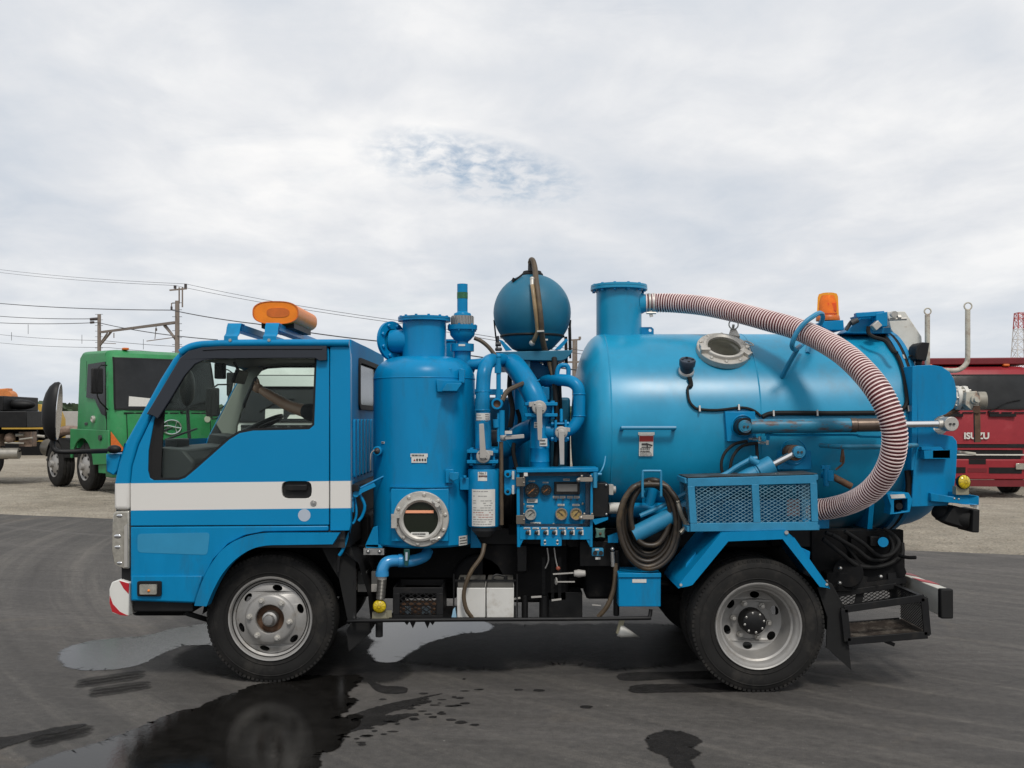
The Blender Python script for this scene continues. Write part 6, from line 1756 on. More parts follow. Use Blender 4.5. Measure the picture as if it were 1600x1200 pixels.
part('valve_bowl', MB().lathe((vx, yr_, 0), (0, 0, 1), [(r * k_, zpx(y)) for r, y in ((13, 566), (13.5, 549.5), (18.2, 549), (18.2, 537.5), (9.5, 537), (9, 534), (13, 531), (19, 524), (20, 516), (23, 515.5), (23.3, 508.5), (17, 508))], 36), M_blue, rv)
vbt = MB()
for i in range(6):
    a = 2 * PI * (i + .3) / 6; c = V((vx + math.cos(a) * 20.8 * k_, yr_ + math.sin(a) * 20.8 * k_, 0)); vbt.cyl(c + V((0, 0, zpx(518))), c + V((0, 0, zpx(506.5))), .007, n=6)
part('bowl_bolt', vbt, M_blue, rv)
part('valve_label', MB().lathe((vx, yr_, 0), (0, 0, 1), [(8.45 * k_, zpx(467)), (8.45 * k_, zpx(457))], 28, caps=False), mat('green_label', (0.02, 0.12, 0.05), .5, var=.5, vscale=60), rv)
part('bowl_label', MB().box(vx - .02, vx + .02, yr_ - 18.6 * k_, yr_ - 18 * k_, zpx(542), zpx(539)), M_sticker, rv)
part('relief_pipe', MB().tube([V((vx, yr_, zpx(550))), V((vx, yr_, zpx(566))), V((vx + .02, yr_ + .02, zpx(580))), V((cx + .12, cyy + .1, zpx(600)))], 13.2 * k_, 20, sub=5).tube([V((vx, yr_, zpx(570))), P(745, 569, 6.3), P(762, 566, 6.3)], 8.5 * k_, 18, sub=4), M_blue, rv)
part('neck_behind', MB().lathe((P(704, 0, 6.7).x, 6.7, 0), (0, 0, 1), [(12 * 6.7 / F, P(0, 580, 6.7).z), (12 * 6.7 / F, P(0, 535, 6.7).z), (14 * 6.7 / F, P(0, 534, 6.7).z), (14 * 6.7 / F, P(0, 531, 6.7).z)], 24), M_blue, TR)

# ------------------------------------------------------------------ line strainer and down pipe
y1_ = 6.10; k1 = y1_ / F
sx_ = P(756, 0, y1_).x
def z1p(y): return P(0, y, y1_).z
stn = empty('line_strainer', (sx_, y1_, z1p(822)), TR)
part('strainer_body', MB().lathe((sx_, y1_, 0), (0, 0, 1), [(23.5 * k1, z1p(822)), (24.6 * k1, z1p(820)), (24.6 * k1, z1p(734)), (24 * k1, z1p(732.5)), (17 * k1, z1p(732)), (17 * k1, z1p(726))], 44), M_blue, stn)
fs = lambda x, y: on_cyl(x, y, sx_, y1_, 24.6 * k1, .001)
def curved_label(x, y0, y1, hw, name, m, parent, rr=24.6):
    a0 = math.asin(-hw / rr); a1 = -a0
    mb = MB(); rows = []
    off = math.atan2(sx_, y1_) * 0
    for zz in (z1p(y1), z1p(y0)):
        rows.append([V((sx_ + math.sin(a) * (rr * k1 + .0015), y1_ - math.cos(a) * (rr * k1 + .0015), zz)) for a in (a0 + (a1 - a0) * i / 12 + (x - 756) / rr for i in range(13))])
    mb.grid(rows); return part(name, mb, m, parent)
lbl = curved_label(756, 763, 820, 17.5, 'instruction_label', M_sticker, stn)
q = MB()
for r in range(15):
    yy = 766 + r * 3.6
    if r in (1, 3): continue
    rgx = random.Random(r + 30); x = 740.5
    red = r in (9, 10, 11)
    while x < 771:
        l = rgx.uniform(2, 6)
        if rgx.random() < .8 and x + l < 771.5:
            a0_, a1_ = math.asin((x - 756) / 24.6), math.asin((x + l - 756) / 24.6)
            R_ = 24.6 * k1 + .0022
            q.use(1 if red else 0).grid([[V((sx_ + math.sin(a) * R_, y1_ - math.cos(a) * R_, zz)) for a in (a0_, (a0_ + a1_) / 2, a1_)] for zz in (z1p(yy + .9), z1p(yy - .3))])
        x += l + .9
part('label_print', q, [mat('faint_print', (0.25, 0.24, 0.23), .6), mat('faint_red_print', (0.36, 0.17, 0.15), .6)], lbl)
nl = curved_label(754.5, 736, 750, 7, 'number_label', M_sticker, stn)
o, u, w, n = fs(754.5, 739.5)
part('number_print', text_mb('No.1', .021, o + n * .003, u, w, .001), M_ink, nl)
q = MB()
for k in range(5): q.obox(o + u * (-.0175 + k * .0088) - w * .0165 + n * .0022, (u, w, n), (.0036, .0042, .0004))
q.obox(o + u * -.022 - w * .0165 + n * .002, (u, w, n), (.003, .003, .0004)).obox(o + u * .023 - w * .0165 + n * .002, (u, w, n), (.003, .003, .0004))
part('number_caption', q, mat('dark_red_ink', (0.08, 0.02, 0.02), .6), nl)
part('strainer_arm', MB().box(P(719, 0, 6.1).x, P(734, 0, 6.1).x, 6.07, 6.13, z1p(765), z1p(746)).cyl(P(726, 747, 6.05), P(726, 743, 6.05), .012, n=8), M_blue, stn, bevel=.003)
part('strainer_boss', MB().lathe((sx_, y1_, 0), (0, 0, 1), [(10 * k1, z1p(838)), (19 * k1, z1p(828)), (19 * k1, z1p(822.5))], 30), M_dgrey, stn)
# butterfly valve between plates
def wafer(cxp, cyp, Y, wd, h, name, parent, thick=5):
    kk = Y / F; q = MB(); c = P(cxp, cyp, Y)
    for dz in (-h / 2, h / 2): q.box(c.x - wd * kk, c.x + wd * kk, Y - wd * kk, Y + wd * kk, c.z + (dz - thick / 2) * kk, c.z + (dz + thick / 2) * kk)
    q.cyl(c - V((0, 0, h / 2 * kk)), c + V((0, 0, h / 2 * kk)), wd * .62 * kk, n=24)
    for a in (-1, 1):
        for b in (-1, 1):
            p = c + V((a * wd * .72 * kk, b * wd * .72 * kk, 0)); q.cyl(p - V((0, 0, (h / 2 + 6) * kk)), p + V((0, 0, (h / 2 + 5) * kk)), 2.1 * kk, n=6)
            q.cyl(p - V((0, 0, (h / 2 + 6) * kk)), p - V((0, 0, (h / 2 + 3) * kk)), 3.4 * kk, n=6).cyl(p + V((0, 0, (h / 2 + 2) * kk)), p + V((0, 0, (h / 2 + 5) * kk)), 3.4 * kk, n=6)
    return part(name, q, M_blue, parent, bevel=.002)
def lever(cxp, cyp, Y, r, tx, ty, w0, w1, parent, flat_side=1):
    kk = Y / F; c = P(cxp, cyp, Y); t = P(tx, ty, Y)
    q = MB().lathe(c, (0, -1, 0), [(r * kk, -.03), (r * kk, .0), (r * .92 * kk, .008), (r * .5 * kk, .010), (r * .45 * kk, .026), (0, .026)], 28, caps=False)
    q.slab([c + V((flat_side * r * .2 * kk, 0, r * .2 * kk)), c + V((flat_side * r * 1.4 * kk, 0, r * .1 * kk)), c + V((flat_side * r * 1.4 * kk, 0, r * .75 * kk)), c + V((flat_side * r * .2 * kk, 0, r * .9 * kk))], (0, .015, 0))
    d = (t - c).normalized(); s = V((d.z, 0, -d.x))
    c2 = c + V((0, -.03, 0)); t2 = t + V((0, -.03, 0))
    q.slab([c2 - s * w0 * kk - d * w0 * .6 * kk, c2 + s * w0 * kk - d * w0 * .6 * kk, t2 + s * w1 * kk, t2 - s * w1 * kk], (0, .012, 0))
    o = part('valve_lever', q, M_grey, parent, bevel=.003)
    part('lever_screw', MB().sphere(c + V((r * .5 * kk, -.012, -r * .3 * kk)), 1.6 * kk, 8, 6).sphere(c + V((-r * .6 * kk, -.010, r * .5 * kk)), 1.4 * kk, 8, 6), M_steel, o)
    return o
w1_ = wafer(754.5, 712.5, 6.1, 24, 16, 'butterfly_valve', TR)
lever(755, 713, 5.99, 11, 752.5, 662, 5, 3.6, w1_)
dp2 = MB().lathe((P(755, 0, 6.1).x, 6.1, 0), (0, 0, 1), [(12.5 * k1, z1p(701)), (12.5 * k1, z1p(664)), (11 * k1, z1p(643)), (11.4 * k1, z1p(642)), (10.8 * k1, z1p(641))], 28, caps=False)
down = part('down_pipe', dp2, M_blue, TR)
tp2 = MB().tube([P(753.5, 642, 6.1), P(754, 625, 6.1), P(755, 600, 6.12), P(757, 580, 6.14), P(763, 566, 6.22), P(778, 562, 6.42), P(795, 566, 6.62)], 11.4 * k1, 22, sub=6)
part('riser_bend', tp2, M_blue, down)
part('riser_collar', MB().torus(P(754, 612, 6.11), (0, 0, 1), 11.5 * k1, .004, 28, 6).torus(P(754, 641, 6.1), (0, 0, 1), 11.5 * k1, .004, 28, 6), M_blue, down)
q = MB(); c_ = V((P(755, 0, 6.1).x, 6.1, 0)); rr_ = 11.7 * k1 + .001
q.grid([[V((c_.x + math.sin(a) * rr_, 6.1 - math.cos(a) * rr_, zz)) for a in (-1.05 + 2.2 * i / 10 for i in range(11))] for zz in (z1p(661.5), z1p(645.5))])
pl = part('pipe_label', q, M_sticker, down)
q = MB(); text_lines(q, P(748, 653, 6.02), (1, 0, -.05), (0, 0, 1), .038, .05, 3, lift=.004, seed=3, fill=.3); text_lines(q, P(761, 653, 6.02), (1, 0.2, 0), (0, 0, 1), .022, .05, 4, lift=.004, seed=9, fill=.5)
part('label_print', q, M_ink, pl)
part('down_pipe_stay', MB().box(P(742, 0, 6.15).x, P(786, 0, 6.15).x, 6.12, 6.18, P(0, 617, 6.15).z, P(0, 608, 6.15).z), M_blue, down, bevel=.003)

# small-bore pipe with gauge cock beside it
sm = MB()
ys2 = 6.02
sm.cyl(P(779, 556, ys2), P(779, 610, ys2), 3.6 * ys2 / F, n=12).sphere(P(779, 557, ys2), 4.3 * ys2 / F, 12, 8).cyl(P(778, 571, ys2), P(778, 583, ys2), 5.4 * ys2 / F, n=14).cyl(P(778.5, 610, ys2), P(778.5, 622, ys2), 4.6 * ys2 / F, n=12)
sm.cyl(P(779, 645, ys2), P(779, 690, ys2), 2.6 * ys2 / F, n=10).cyl(P(784, 641, ys2), P(784, 680, ys2), 4.6 * ys2 / F, n=12).cyl(P(775, 655, ys2), P(776, 668, ys2), 5 * ys2 / F, n=12)
smp = part('sample_pipe', sm, M_blue, TR)
part('cock_body', MB().lathe(P(777, 631, ys2), (-.06, -1, 0), [(9 * ys2 / F, -.03), (9.2 * ys2 / F, .02), (8.4 * ys2 / F, .03), (6 * ys2 / F, .03), (5.6 * ys2 / F, .01), (0, .008)], 26, caps=False), M_blue, smp)
part('cock_bore', MB().lathe(P(777, 631, ys2), (-.06, -1, 0), [(5.6 * ys2 / F, .012), (0, .011)], 20, caps=False), M_rust, smp)
sh_ = MB().tube([P(741, 528, 6.3), P(752, 533, 6.3), P(764, 543, 6.3), P(774, 556, 6.3)], .0125, 8, sub=4).tube([P(784, 627, 6.1), P(792, 612, 6.15), P(806, 604, 6.2), P(820, 598, 6.3)], .015, 8, sub=4)
sh_.cyl(P(783, 690, 6.05), P(784, 820, 6.05), .0125, n=10)
part('breather_hose', sh_, M_brown, TR)
# horizontal lever on the cross pipe
hl_ = MB().bar(P(789, 684, 6.12), P(819, 681.5, 6.12), .024, .012, up=(0, 1, 0)).lathe(P(786, 684, 6.15), (1, 0, 0), [(.018, -.02), (.022, .0), (.018, .02)], 14)
part('valve_lever', hl_, M_grey, TR, bevel=.003)
part('valve_body', MB().cyl(P(768, 685, 6.2), P(778, 685, 6.2), .05, n=20), M_dgrey, TR)
part('lever_tag', MB().box(P(789, 0, 6.1).x, P(800, 0, 6.1).x, 6.1, 6.103, P(0, 678, 6.1).z, P(0, 673, 6.1).z), M_sticker, TR)

# ------------------------------------------------------------------ big bends and the middle valves
bg_ = MB().tube([P(786, 566, 6.75), P(796, 566, 6.62), P(806, 574, 6.45), P(819, 592, 6.36), P(831, 612, 6.30), P(839, 630, 6.28), P(842, 642, 6.28)], 17.0 * 6.36 / F, 28, sub=6)
bgo = part('suction_bend', bg_, M_blue, TR)
cs_ = MB()
for (x, y, dx, dy) in ((829, 603, 12, 17), (834.5, 613, 11, 18)): cs_.torus(P(x, y, 6.33), V((dx, -.3, -dy)), 17.1 * 6.36 / F, .004, 32, 6)
part('weld_seam', cs_, M_blue, bgo)
w2_ = wafer(845, 640, 6.28, 25, 17, 'butterfly_valve', TR)
lever(842.5, 637, 6.16, 11.5, 843.5, 688, 4.6, 3.2, w2_, -1)
mp_ = MB().lathe((P(843.5, 0, 6.28).x, 6.28, 0), (0, 0, 1), [(15 * 6.28 / F, P(0, 732, 6.28).z), (15 * 6.28 / F, P(0, 722, 6.28).z), (15.5 * 6.28 / F, P(0, 721, 6.28).z), (15 * 6.28 / F, P(0, 720, 6.28).z), (15 * 6.28 / F, P(0, 701, 6.28).z), (15.5 * 6.28 / F, P(0, 700, 6.28).z), (15 * 6.28 / F, P(0, 699, 6.28).z), (15 * 6.28 / F, P(0, 652, 6.28).z)], 30)
mpo = part('manifold_pipe', mp_, M_blue, TR)
for (x, y, w_, h_) in ((841, 664, 13, 9), (849, 691, 12, 12)):
    c = P(x, y, 6.28 - 15.2 * 6.28 / F); q = MB(); decal(q, c, (1, 0, 0), (0, 0, 1), w_ * .0039, h_ * .0039, .003); s = part('pipe_label', q, M_sticker, mpo)
    q = MB(); text_lines(q, c, (1, 0, 0), (0, 0, 1), w_ * .0033, h_ * .0033, 2, lift=.004, seed=int(x), fill=.45); part('label_print', q, M_ink, s)
part('cross_pipe', MB().tube([P(838, 668, 6.35), P(825, 672, 6.42), P(806, 683, 6.5), P(790, 700, 6.55), P(770, 705, 6.6)], 15.5 * 6.4 / F, 24, sub=5).torus(P(795, 693, 6.53), (1, 0, .7), 15.7 * 6.4 / F, .005, 28, 6), M_blue, mpo)
rp = MB().tube([P(845, 598, 6.7), P(860, 594, 6.5), P(880, 594, 6.36), P(894, 597, 6.30), P(903, 606, 6.28), P(905, 620, 6.28), P(905, 640, 6.28), P(904, 654, 6.28), P(896, 667, 6.28), P(884, 674, 6.28), P(872, 676, 6.28)], 9.6 * 6.28 / F, 22, sub=6)
rpo = part('return_bend', rp, M_blue, TR)
part('weld_seam', MB().torus(P(905, 616, 6.28), (0, 0, 1), 9.8 * 6.28 / F, .004, 24, 6).torus(P(905, 650, 6.28), (0, 0, 1), 9.8 * 6.28 / F, .004, 24, 6), M_blue, rpo)
part('branch_pipe', MB().cyl(P(852, 673, 6.28), P(866, 675, 6.28), 14 * 6.28 / F, n=24), M_blue, rpo)
w3 = MB()
for x in (867.5, 883):
    w3.box(P(x - 1.8, 0, 6.28).x, P(x + 1.8, 0, 6.28).x, 6.20, 6.36, P(0, 690, 6.28).z, P(0, 656, 6.28).z)
for y in (662, 686): w3.cyl(P(863, y, 6.22), P(887, y, 6.22), .008, n=6).cyl(P(861, y, 6.22), P(865, y, 6.22), .014, n=6).cyl(P(885, y, 6.22), P(889, y, 6.22), .014, n=6)
w3o = part('butterfly_valve', w3, M_blue, TR, bevel=.002)
lever(877, 676, 6.15, 10, 878, 726, 4.4, 3.2, w3o)
up = MB()
up.tube([P(870, 595, 6.4), P(871, 580, 6.4), P(875, 572, 6.4), P(884, 571, 6.4), P(888, 576, 6.4), P(888, 590, 6.4)], .015, 10, sub=4).cyl(P(877, 640, 6.3), P(877, 660, 6.25), .010, n=8)
part('bleed_pipe', up, M_blue, rpo)
bp2 = MB()
bp2.slab([P(x, y, 6.75) for x, y in ((805, 600), (830, 560), (858, 575), (872, 605), (860, 640), (815, 640))], (0, .04, 0))
bp2.cyl(P(815, 560, 6.7), P(815, 760, 6.7), .05, n=16).cyl(P(858, 560, 6.8), P(858, 720, 6.8), .04, n=16).box(P(846, 0, 6.5).x, P(858, 0, 6.5).x, 6.45, 6.5, P(0, 625, 6.5).z, P(0, 605, 6.5).z)
bp2.lathe((P(832, 0, 6.9).x, 6.9, 0), (0, 0, 1), [(.16, 1.0), (.16, 1.78), (.08, 1.86), (0, 1.88)], 28)
part('silencer', bp2, M_blue, TR, bevel=.003)
blk = MB()
blk.tube([P(866, 560, 6.5), P(868, 590, 6.42), P(869, 640, 6.4), P(870, 690, 6.38), P(868, 735, 6.35)], .018, 10, sub=4).tube([P(873, 590, 6.5), P(875, 640, 6.45), P(877, 700, 6.4)], .015, 8, sub=4)
blk.tube([P(798, 570, 6.6), P(796, 610, 6.5), P(801, 640, 6.45), P(797, 668, 6.45)], .016, 8, sub=4).tube([P(808, 640, 6.5), P(812, 660, 6.5), P(802, 700, 6.45), P(808, 735, 6.4)], .013, 8, sub=4)
part('rubber_line', blk, M_rubber, TR)

# ------------------------------------------------------------------ ball-shaped water tank on its tray
yw = 6.72; kw = yw / F
wc = P(831.5, 489, yw)
wt = empty('water_tank', P(831.5, 550, yw), TR)
rb2 = 60.5 * kw
pf = []
for i in range(17):
    a = -PI / 2 + PI * i / 16
    r, z = math.cos(a), math.sin(a)
    z *= 1.0 if z > 0 else 1.03
    if i == 0: r = 0
    pf.append((max(0, r) * rb2 if i not in (0, 16) else 0.0, z * rb2))
pf = [(0.0, -rb2 * 1.0), (rb2 * .36, -rb2 * 1.0), (rb2 * .52, -rb2 * .93), (rb2 * .70, -rb2 * .74), (rb2 * .80, -rb2 * .63)] + [(rb2 * math.cos(a), rb2 * math.sin(a)) for a in (R(-36) + i * (R(84) - R(-36)) / 20 for i in range(21))] + [(0.0, rb2 * 1.0)]
part('tank_shell', MB().lathe(wc, (0, 0, 1), pf, 56, caps=False), M_plastic, wt)
part('tank_seam', MB().torus(wc + V((0, 0, -rb2 * .605)), (0, 0, 1), rb2 * .802, .009, 56, 8), M_black, wt)
part('filler_cap', MB().lathe(P(831.5, 432, yw), (0, 0, 1), [(17.5 * kw, -.01), (17 * kw, .016), (15 * kw, .022), (14 * kw, .034), (0, .036)], 32), M_rubber, wt, bevel=.003)
part('cap_strap', MB().tube([P(816, 429, yw - .1), P(808, 435, yw - .12), P(803, 438, yw - .12)], .006, 6, sub=3).cyl(P(801, 440, yw - .12), P(804, 435, yw - .12), .012, n=8), M_rubber, wt)
part('filler_pipe', MB().cyl(P(828.5, 424, yw - .05), P(829, 409, yw - .05), 3.8 * kw, n=12).sphere(P(829, 410, yw - .05), 4.4 * kw, 10, 8), M_dgrey, wt)
yh = yw - rb2 - .03
hs = MB()
hs.tube([P(828.5, 412, yw - .06), P(829.5, 406, yw - .07), P(833, 407.5, yw - .10), P(836, 420, yw - .14), P(837.5, 436, yw - .21), P(840, 455, yh + .01), P(843, 480, yh - .015), P(845.5, 505, yh - .01), P(846.5, 522, yh + .03), P(851, 545, yh + .1), P(858, 565, yh + .12), P(864, 585, 6.45), P(868, 610, 6.42)], lambda t: (3.4 + .9 * min(1, t * 4)) * kw * .98, 12, sub=5)
part('sight_hose', hs, M_brown, wt)
hs2 = MB().tube([P(831.5, 444, yw - .235), P(833, 455, yh + .0), P(836, 480, yh - .02), P(839, 505, yh - .005), P(839.5, 518, yh + .02), P(836, 528, yh + .05), P(832, 536, yh + .09)], 3.1 * kw, 10, sub=5)
part('level_hose', hs2, mat('yellowed_clear_hose', (0.27, 0.19, 0.10), .4, var=.25, vscale=12), wt)
part('hose_clamp', MB().sphere(P(831.5, 436, yw - .23), .016, 10, 8).cyl(P(831.5, 436, yw - .23), P(831.5, 446, yw - .245), .014, n=10).bar(P(839, 518, yh), P(850, 517.5, yh), .05, .010).sphere(P(831.5, 536, yh + .085), .020, 12, 8), M_cast, wt)
part('tank_label', MB().box(P(850, 0, yh + .1).x, P(856, 0, yh + .1).x, yh + .095, yh + .1, P(0, 532, yh + .1).z, P(0, 529.5, yh + .1).z), M_sticker, wt)
tr_ = MB().slab([P(x, y, 6.52) for x, y in ((774, 550), (895, 547), (893, 552), (886, 560), (876, 564), (776, 562))], (0, .42, 0))
tro = part('tank_tray', tr_, M_plastic, TR, bevel=.004)
fr3 = MB().slab([P(x, y, 6.56) for x, y in ((779, 530), (785, 532), (800, 547), (790, 548))], (0, .03, 0)).slab([P(x, y, 6.56) for x, y in ((866, 547), (884, 529), (888, 531), (876, 546))], (0, .03, 0))
part('tray_brace', fr3, M_blue, tro, bevel=.002)
sr = MB()
sr.tube([P(772, 500, yw), P(774, 520, yw), P(777, 545, yw)], .006, 6, sub=3).tube([P(891, 500, yw), P(890.5, 515, yw), P(891, 560, yw)], .008, 6, sub=3).bar(P(884, 526, yw), P(885, 568, yw), .01, .02).bar(P(890, 512, yw), P(891, 550, yw), .01, .02)
part('tie_strap', sr, M_rubber, tro)
part('tray_post', MB().bar(P(812, 562, 6.7), P(812, 740, 6.7), .05, .05).bar(P(866, 562, 6.75), P(866, 740, 6.75), .07, .05).bar(P(822, 560, 6.56), P(822, 575, 6.56), .05, .04, up=(0, 1, 0)), M_plastic, tro)
tc_ = MB().cyl(P(778, 525, 6.5), P(778, 540, 6.5), .008, n=8).cyl(P(774, 538, 6.5), P(783, 538, 6.5), .014, n=10).lathe(P(779, 546, 6.5), (0, 0, 1), [(.02, -.01), (.024, 0), (.02, .012)], 14)
part('tray_cock', tc_, M_dgrey, tro)

# ------------------------------------------------------------------ control panel
yp = 6.02; kp = yp / F
cpn = empty('control_panel', P(870, 855, 6.1), TR)
ho_ = [(807, 733), (935, 730.5), (935, 736), (930, 736), (922, 822), (929, 828), (929, 855), (921, 855), (921, 843), (817, 843), (817, 855), (808, 855)]
bkp = MB().slab([P(x, y, 6.10) for x, y in ((811, 738), (930, 736), (924, 842), (813, 842))], (0, .03, 0))
part('panel_plate', bkp, M_blue, cpn)
hood = MB()
hood.slab([P(807, 733, 5.99), P(935, 731, 5.99), P(935, 737, 5.99), P(807, 738.5, 5.99)], (0, .24, 0))
hood.slab([P(807, 738, 6.0), P(811.5, 738, 6.0), P(813, 855, 6.0), P(808, 855, 6.0)], (0, .22, 0))
hood.slab([P(929, 737, 6.0), P(935, 737, 6.0), P(934, 752, 6.0), P(924, 752, 6.0), P(923, 740, 6.0)], (0, .05, 0))
hood.slab([P(923, 752, 6.0), P(926.5, 752, 6.0), P(926, 855, 6.0), P(921.5, 855, 6.0)], (0, .22, 0))
hood.slab([P(811, 823.5, 6.0), P(923, 823.5, 6.0), P(923, 843, 6.0), P(811, 843, 6.0)], (0, .02, 0))
hood.slab([P(809, 842.8, 6.005), P(818, 842.8, 6.005), P(812, 855, 6.005), P(809, 855, 6.005)], (0, .1, 0)); hood.slab([P(916, 842.8, 6.005), P(925.5, 842.8, 6.005), P(925.5, 855, 6.005), P(922, 855, 6.005)], (0, .1, 0))
part('panel_case', hood, M_blue, cpn, bevel=.0025)
part('case_seal', MB().slab(fillet([P(811, 737, 6.03), P(923, 737, 6.03), P(923, 823, 6.03), P(811, 823, 6.03)], .04, 4), (0, .02, 0), [fillet([P(818, 743.5, 6.03), P(915, 743.5, 6.03), P(915, 819, 6.03), P(818, 819, 6.03)], .03, 4)]), mat('worn_dark_seal', (0.012, 0.03, 0.055), .45), cpn)
def gauge(px, py, r, face, ringm, needle=None, kind='dial'):
    c = P(px, py, 6.085)
    g = part('gauge', MB().lathe(c, (0, -1, 0), [(r * kp, -.01), (r * kp, .012), (r * .95 * kp, .018), (r * .82 * kp, .018), (r * .80 * kp, .010)], 32, caps=False), ringm, cpn)
    part('gauge_face', MB().lathe(c, (0, -1, 0), [(r * .82 * kp, .010), (0, .0105)], 28, caps=False), face, g)
    mk = MB()
    for k in range(9):
        a = R(-45 + 270 * k / 8); d = V((math.cos(a), 0, math.sin(a))); s_ = V((-d.z, 0, d.x))
        mk.obox(c + d * r * .64 * kp + V((0, -.0115, 0)), (d, s_, (0, 1, 0)), (r * .09 * kp, r * .022 * kp, .0005))
    part('gauge_mark', mk, M_ink if needle else mat('gauge_white_mark', (0.3, 0.22, 0.15), .5), g)
    a = R(needle if needle is not None else 220); d = V((math.cos(a), 0, math.sin(a))); s_ = V((-d.z, 0, d.x))
    part('gauge_needle', MB().obox(c + d * r * .12 * kp + V((0, -.0135, 0)), (d, s_, (0, 1, 0)), (r * .55 * kp, r * .05 * kp, .0008)).cyl(c + V((0, -.012, 0)), c + V((0, -.016, 0)), r * .12 * kp, n=10), M_ink if needle is not None else mat('gauge_orange', (0.4, 0.14, 0.03), .5), g)
M_gblack = mat('gauge_black', (0.012, 0.012, 0.012), .3); M_gold = mat('gauge_gold_face', (0.36, 0.25, 0.09), .4, var=.15); M_gface = mat('gauge_pale_face', (0.34, 0.34, 0.31), .4, var=.1); M_brass = mat('gauge_rim', (0.42, 0.33, 0.25), .35, metal=.6)
gauge(831.5, 766, 11.5, M_gblack, M_gblack); gauge(853.5, 765.5, 8.3, M_gblack, M_gblack)
gauge(829, 803.5, 9, M_gface, M_cast, 42); gauge(877, 803, 9.6, M_gold, M_brass, 140); gauge(900, 803, 9.6, M_gold, M_brass, 45)
ds = part('display_bezel', MB().slab([P(x, y, 6.07) for x, y in ((866, 753), (906, 753), (906, 773), (866, 773))], (0, .03, 0)), M_black, cpn, bevel=.002)
part('display_glass', MB().slab([P(x, y, 6.066) for x, y in ((870, 756.5), (902, 756.5), (902, 768), (870, 768))], (0, .005, 0)), mat('grey_display', (0.16, 0.15, 0.14), .35), ds)
lbls = MB(); prn = MB()
def tab(x0, y0, x1, y1, Y=6.092, rows=1, seed=0):
    lbls.slab([P(x0, y0, Y), P(x1, y0, Y), P(x1, y1, Y), P(x0, y1, Y)], (0, .004, 0))
    text_lines(prn, P((x0 + x1) / 2, (y0 + y1) / 2, Y), (1, 0, 0), (0, 0, 1), (x1 - x0) * kp * .86, (y1 - y0) * kp * .8, rows, lift=.001, seed=seed, fill=.45)
for i, x in enumerate((864, 874.5, 886, 896.5)): tab(x, 775, x + 9, 778.5, seed=i)
tab(823.5, 779.5, 840, 785.5, rows=2, seed=7); tab(823, 789.5, 834, 792.5, seed=8); tab(871.5, 787.5, 882, 790.5, seed=9); tab(894.5, 787.5, 905.5, 790.5, seed=10); tab(829, 816, 845, 822.5, rows=2, seed=11)
tab(826, 751, 836, 753, seed=13); tab(848, 753, 857, 755, seed=14); tab(880, 748, 890, 751, seed=15)
for i in range(7): tab(818.5 + i * 13.7, 824.3, 828.5 + i * 13.7, 826.6, Y=5.995, seed=20 + i)
for i in range(7): lbls.slab([P(x, y, 5.995) for x, y in ((826.5 + i * 13.7, 828), (829.5 + i * 13.7, 828), (829.5 + i * 13.7, 836), (826.5 + i * 13.7, 836))], (0, .004, 0))
lbls.slab([P(x, y, 5.985) for x, y in ((818.5, 738.5), (824.5, 738.5), (824.5, 744), (818.5, 744))], (0, .004, 0))
lo = part('panel_label', lbls, M_sticker, cpn); part('label_print', prn, M_ink, lo)
sw = MB()
for i in range(7): sw.lathe(P(824.3 + i * 13.7, 832, 5.995), (0, -1, 0), [(.012, 0), (.012, .008), (.008, .010), (.007, .03), (0, .032)], 14, caps=False)
for x in (869, 880, 892, 902): sw.cyl(P(x, 780.5, 6.095), P(x, 780.5, 6.075), .006, n=8)
part('toggle_knob', sw, M_gblack, cpn)
dl = MB()
for (x, y) in ((806.5, 746), (806.5, 805)): dl.slab([P(x, y, 5.985), P(x + 14, y, 5.985), P(x + 14, y + 14, 5.985), P(x, y + 14, 5.985)], (0, .012, 0))
part('door_hinge', dl, mat('tarnished_steel', (0.16, 0.14, 0.115), .4, metal=.6, var=.2), cpn, bevel=.002)
dlt = MB()
for (x0, y0, x1) in ((904, 746, 926), (908, 805, 928)):
    dlt.slab([P(x0, y0, 5.97), P(x1, y0, 5.97), P(x1, y0 + 6.5, 5.97), P(x0, y0 + 6.5, 5.97)], (0, .03, 0)); dlt.sphere(P(x0, y0 + 4, 5.975), .013, 10, 8).sphere(P(x0 + 5, y0 - 2, 5.975), .008, 8, 6).sphere(P(x1 - 3, y0 - 2, 5.975), .007, 8, 6)
for (x, y) in ((818, 746), (818.5, 754), (818.5, 803), (818.5, 812)): dlt.sphere(P(x, y, 5.984), .0055, 8, 6)
for (x, y) in ((818, 788), (910.5, 787), (865, 819)): dlt.sphere(P(x, y, 6.08), .008, 8, 6)
part('door_latch', dlt, mat('latch_steel', (0.36, 0.32, 0.27), .35, metal=.6), cpn, bevel=.002)
part('clear_door', MB().slab([P(x, y, 6.005) for x, y in ((813, 740), (921, 739), (921, 821), (813, 821))], (0, .004, 0)), glass('clear_acrylic', (0.985, 0.99, 0.99), 1.12, .03), cpn, ang=None)
aw = part('arrow_plate', MB().slab(fillet([P(845, 840, 5.985), P(877.5, 840, 5.985), P(877.5, 853, 5.985), P(845, 853, 5.985)], .006, 3), (0, .008, 0)), M_blue, cpn, bevel=.002)
ar = MB()
for x in (851.5, 871):
    ar.slab([P(x - 2.2, 845.5, 5.981), P(x + 2.2, 845.5, 5.981), P(x, 842.5, 5.981)], (0, .003, 0)).slab([P(x - 2.2, 848.5, 5.981), P(x + 2.2, 848.5, 5.981), P(x, 851.5, 5.981)], (0, .003, 0))
part('arrow_mark', ar, M_sticker, aw)
part('arrow_button', MB().sphere(P(851.5, 847, 5.98), .005, 8, 6).sphere(P(871, 847, 5.98), .005, 8, 6), M_black, aw)
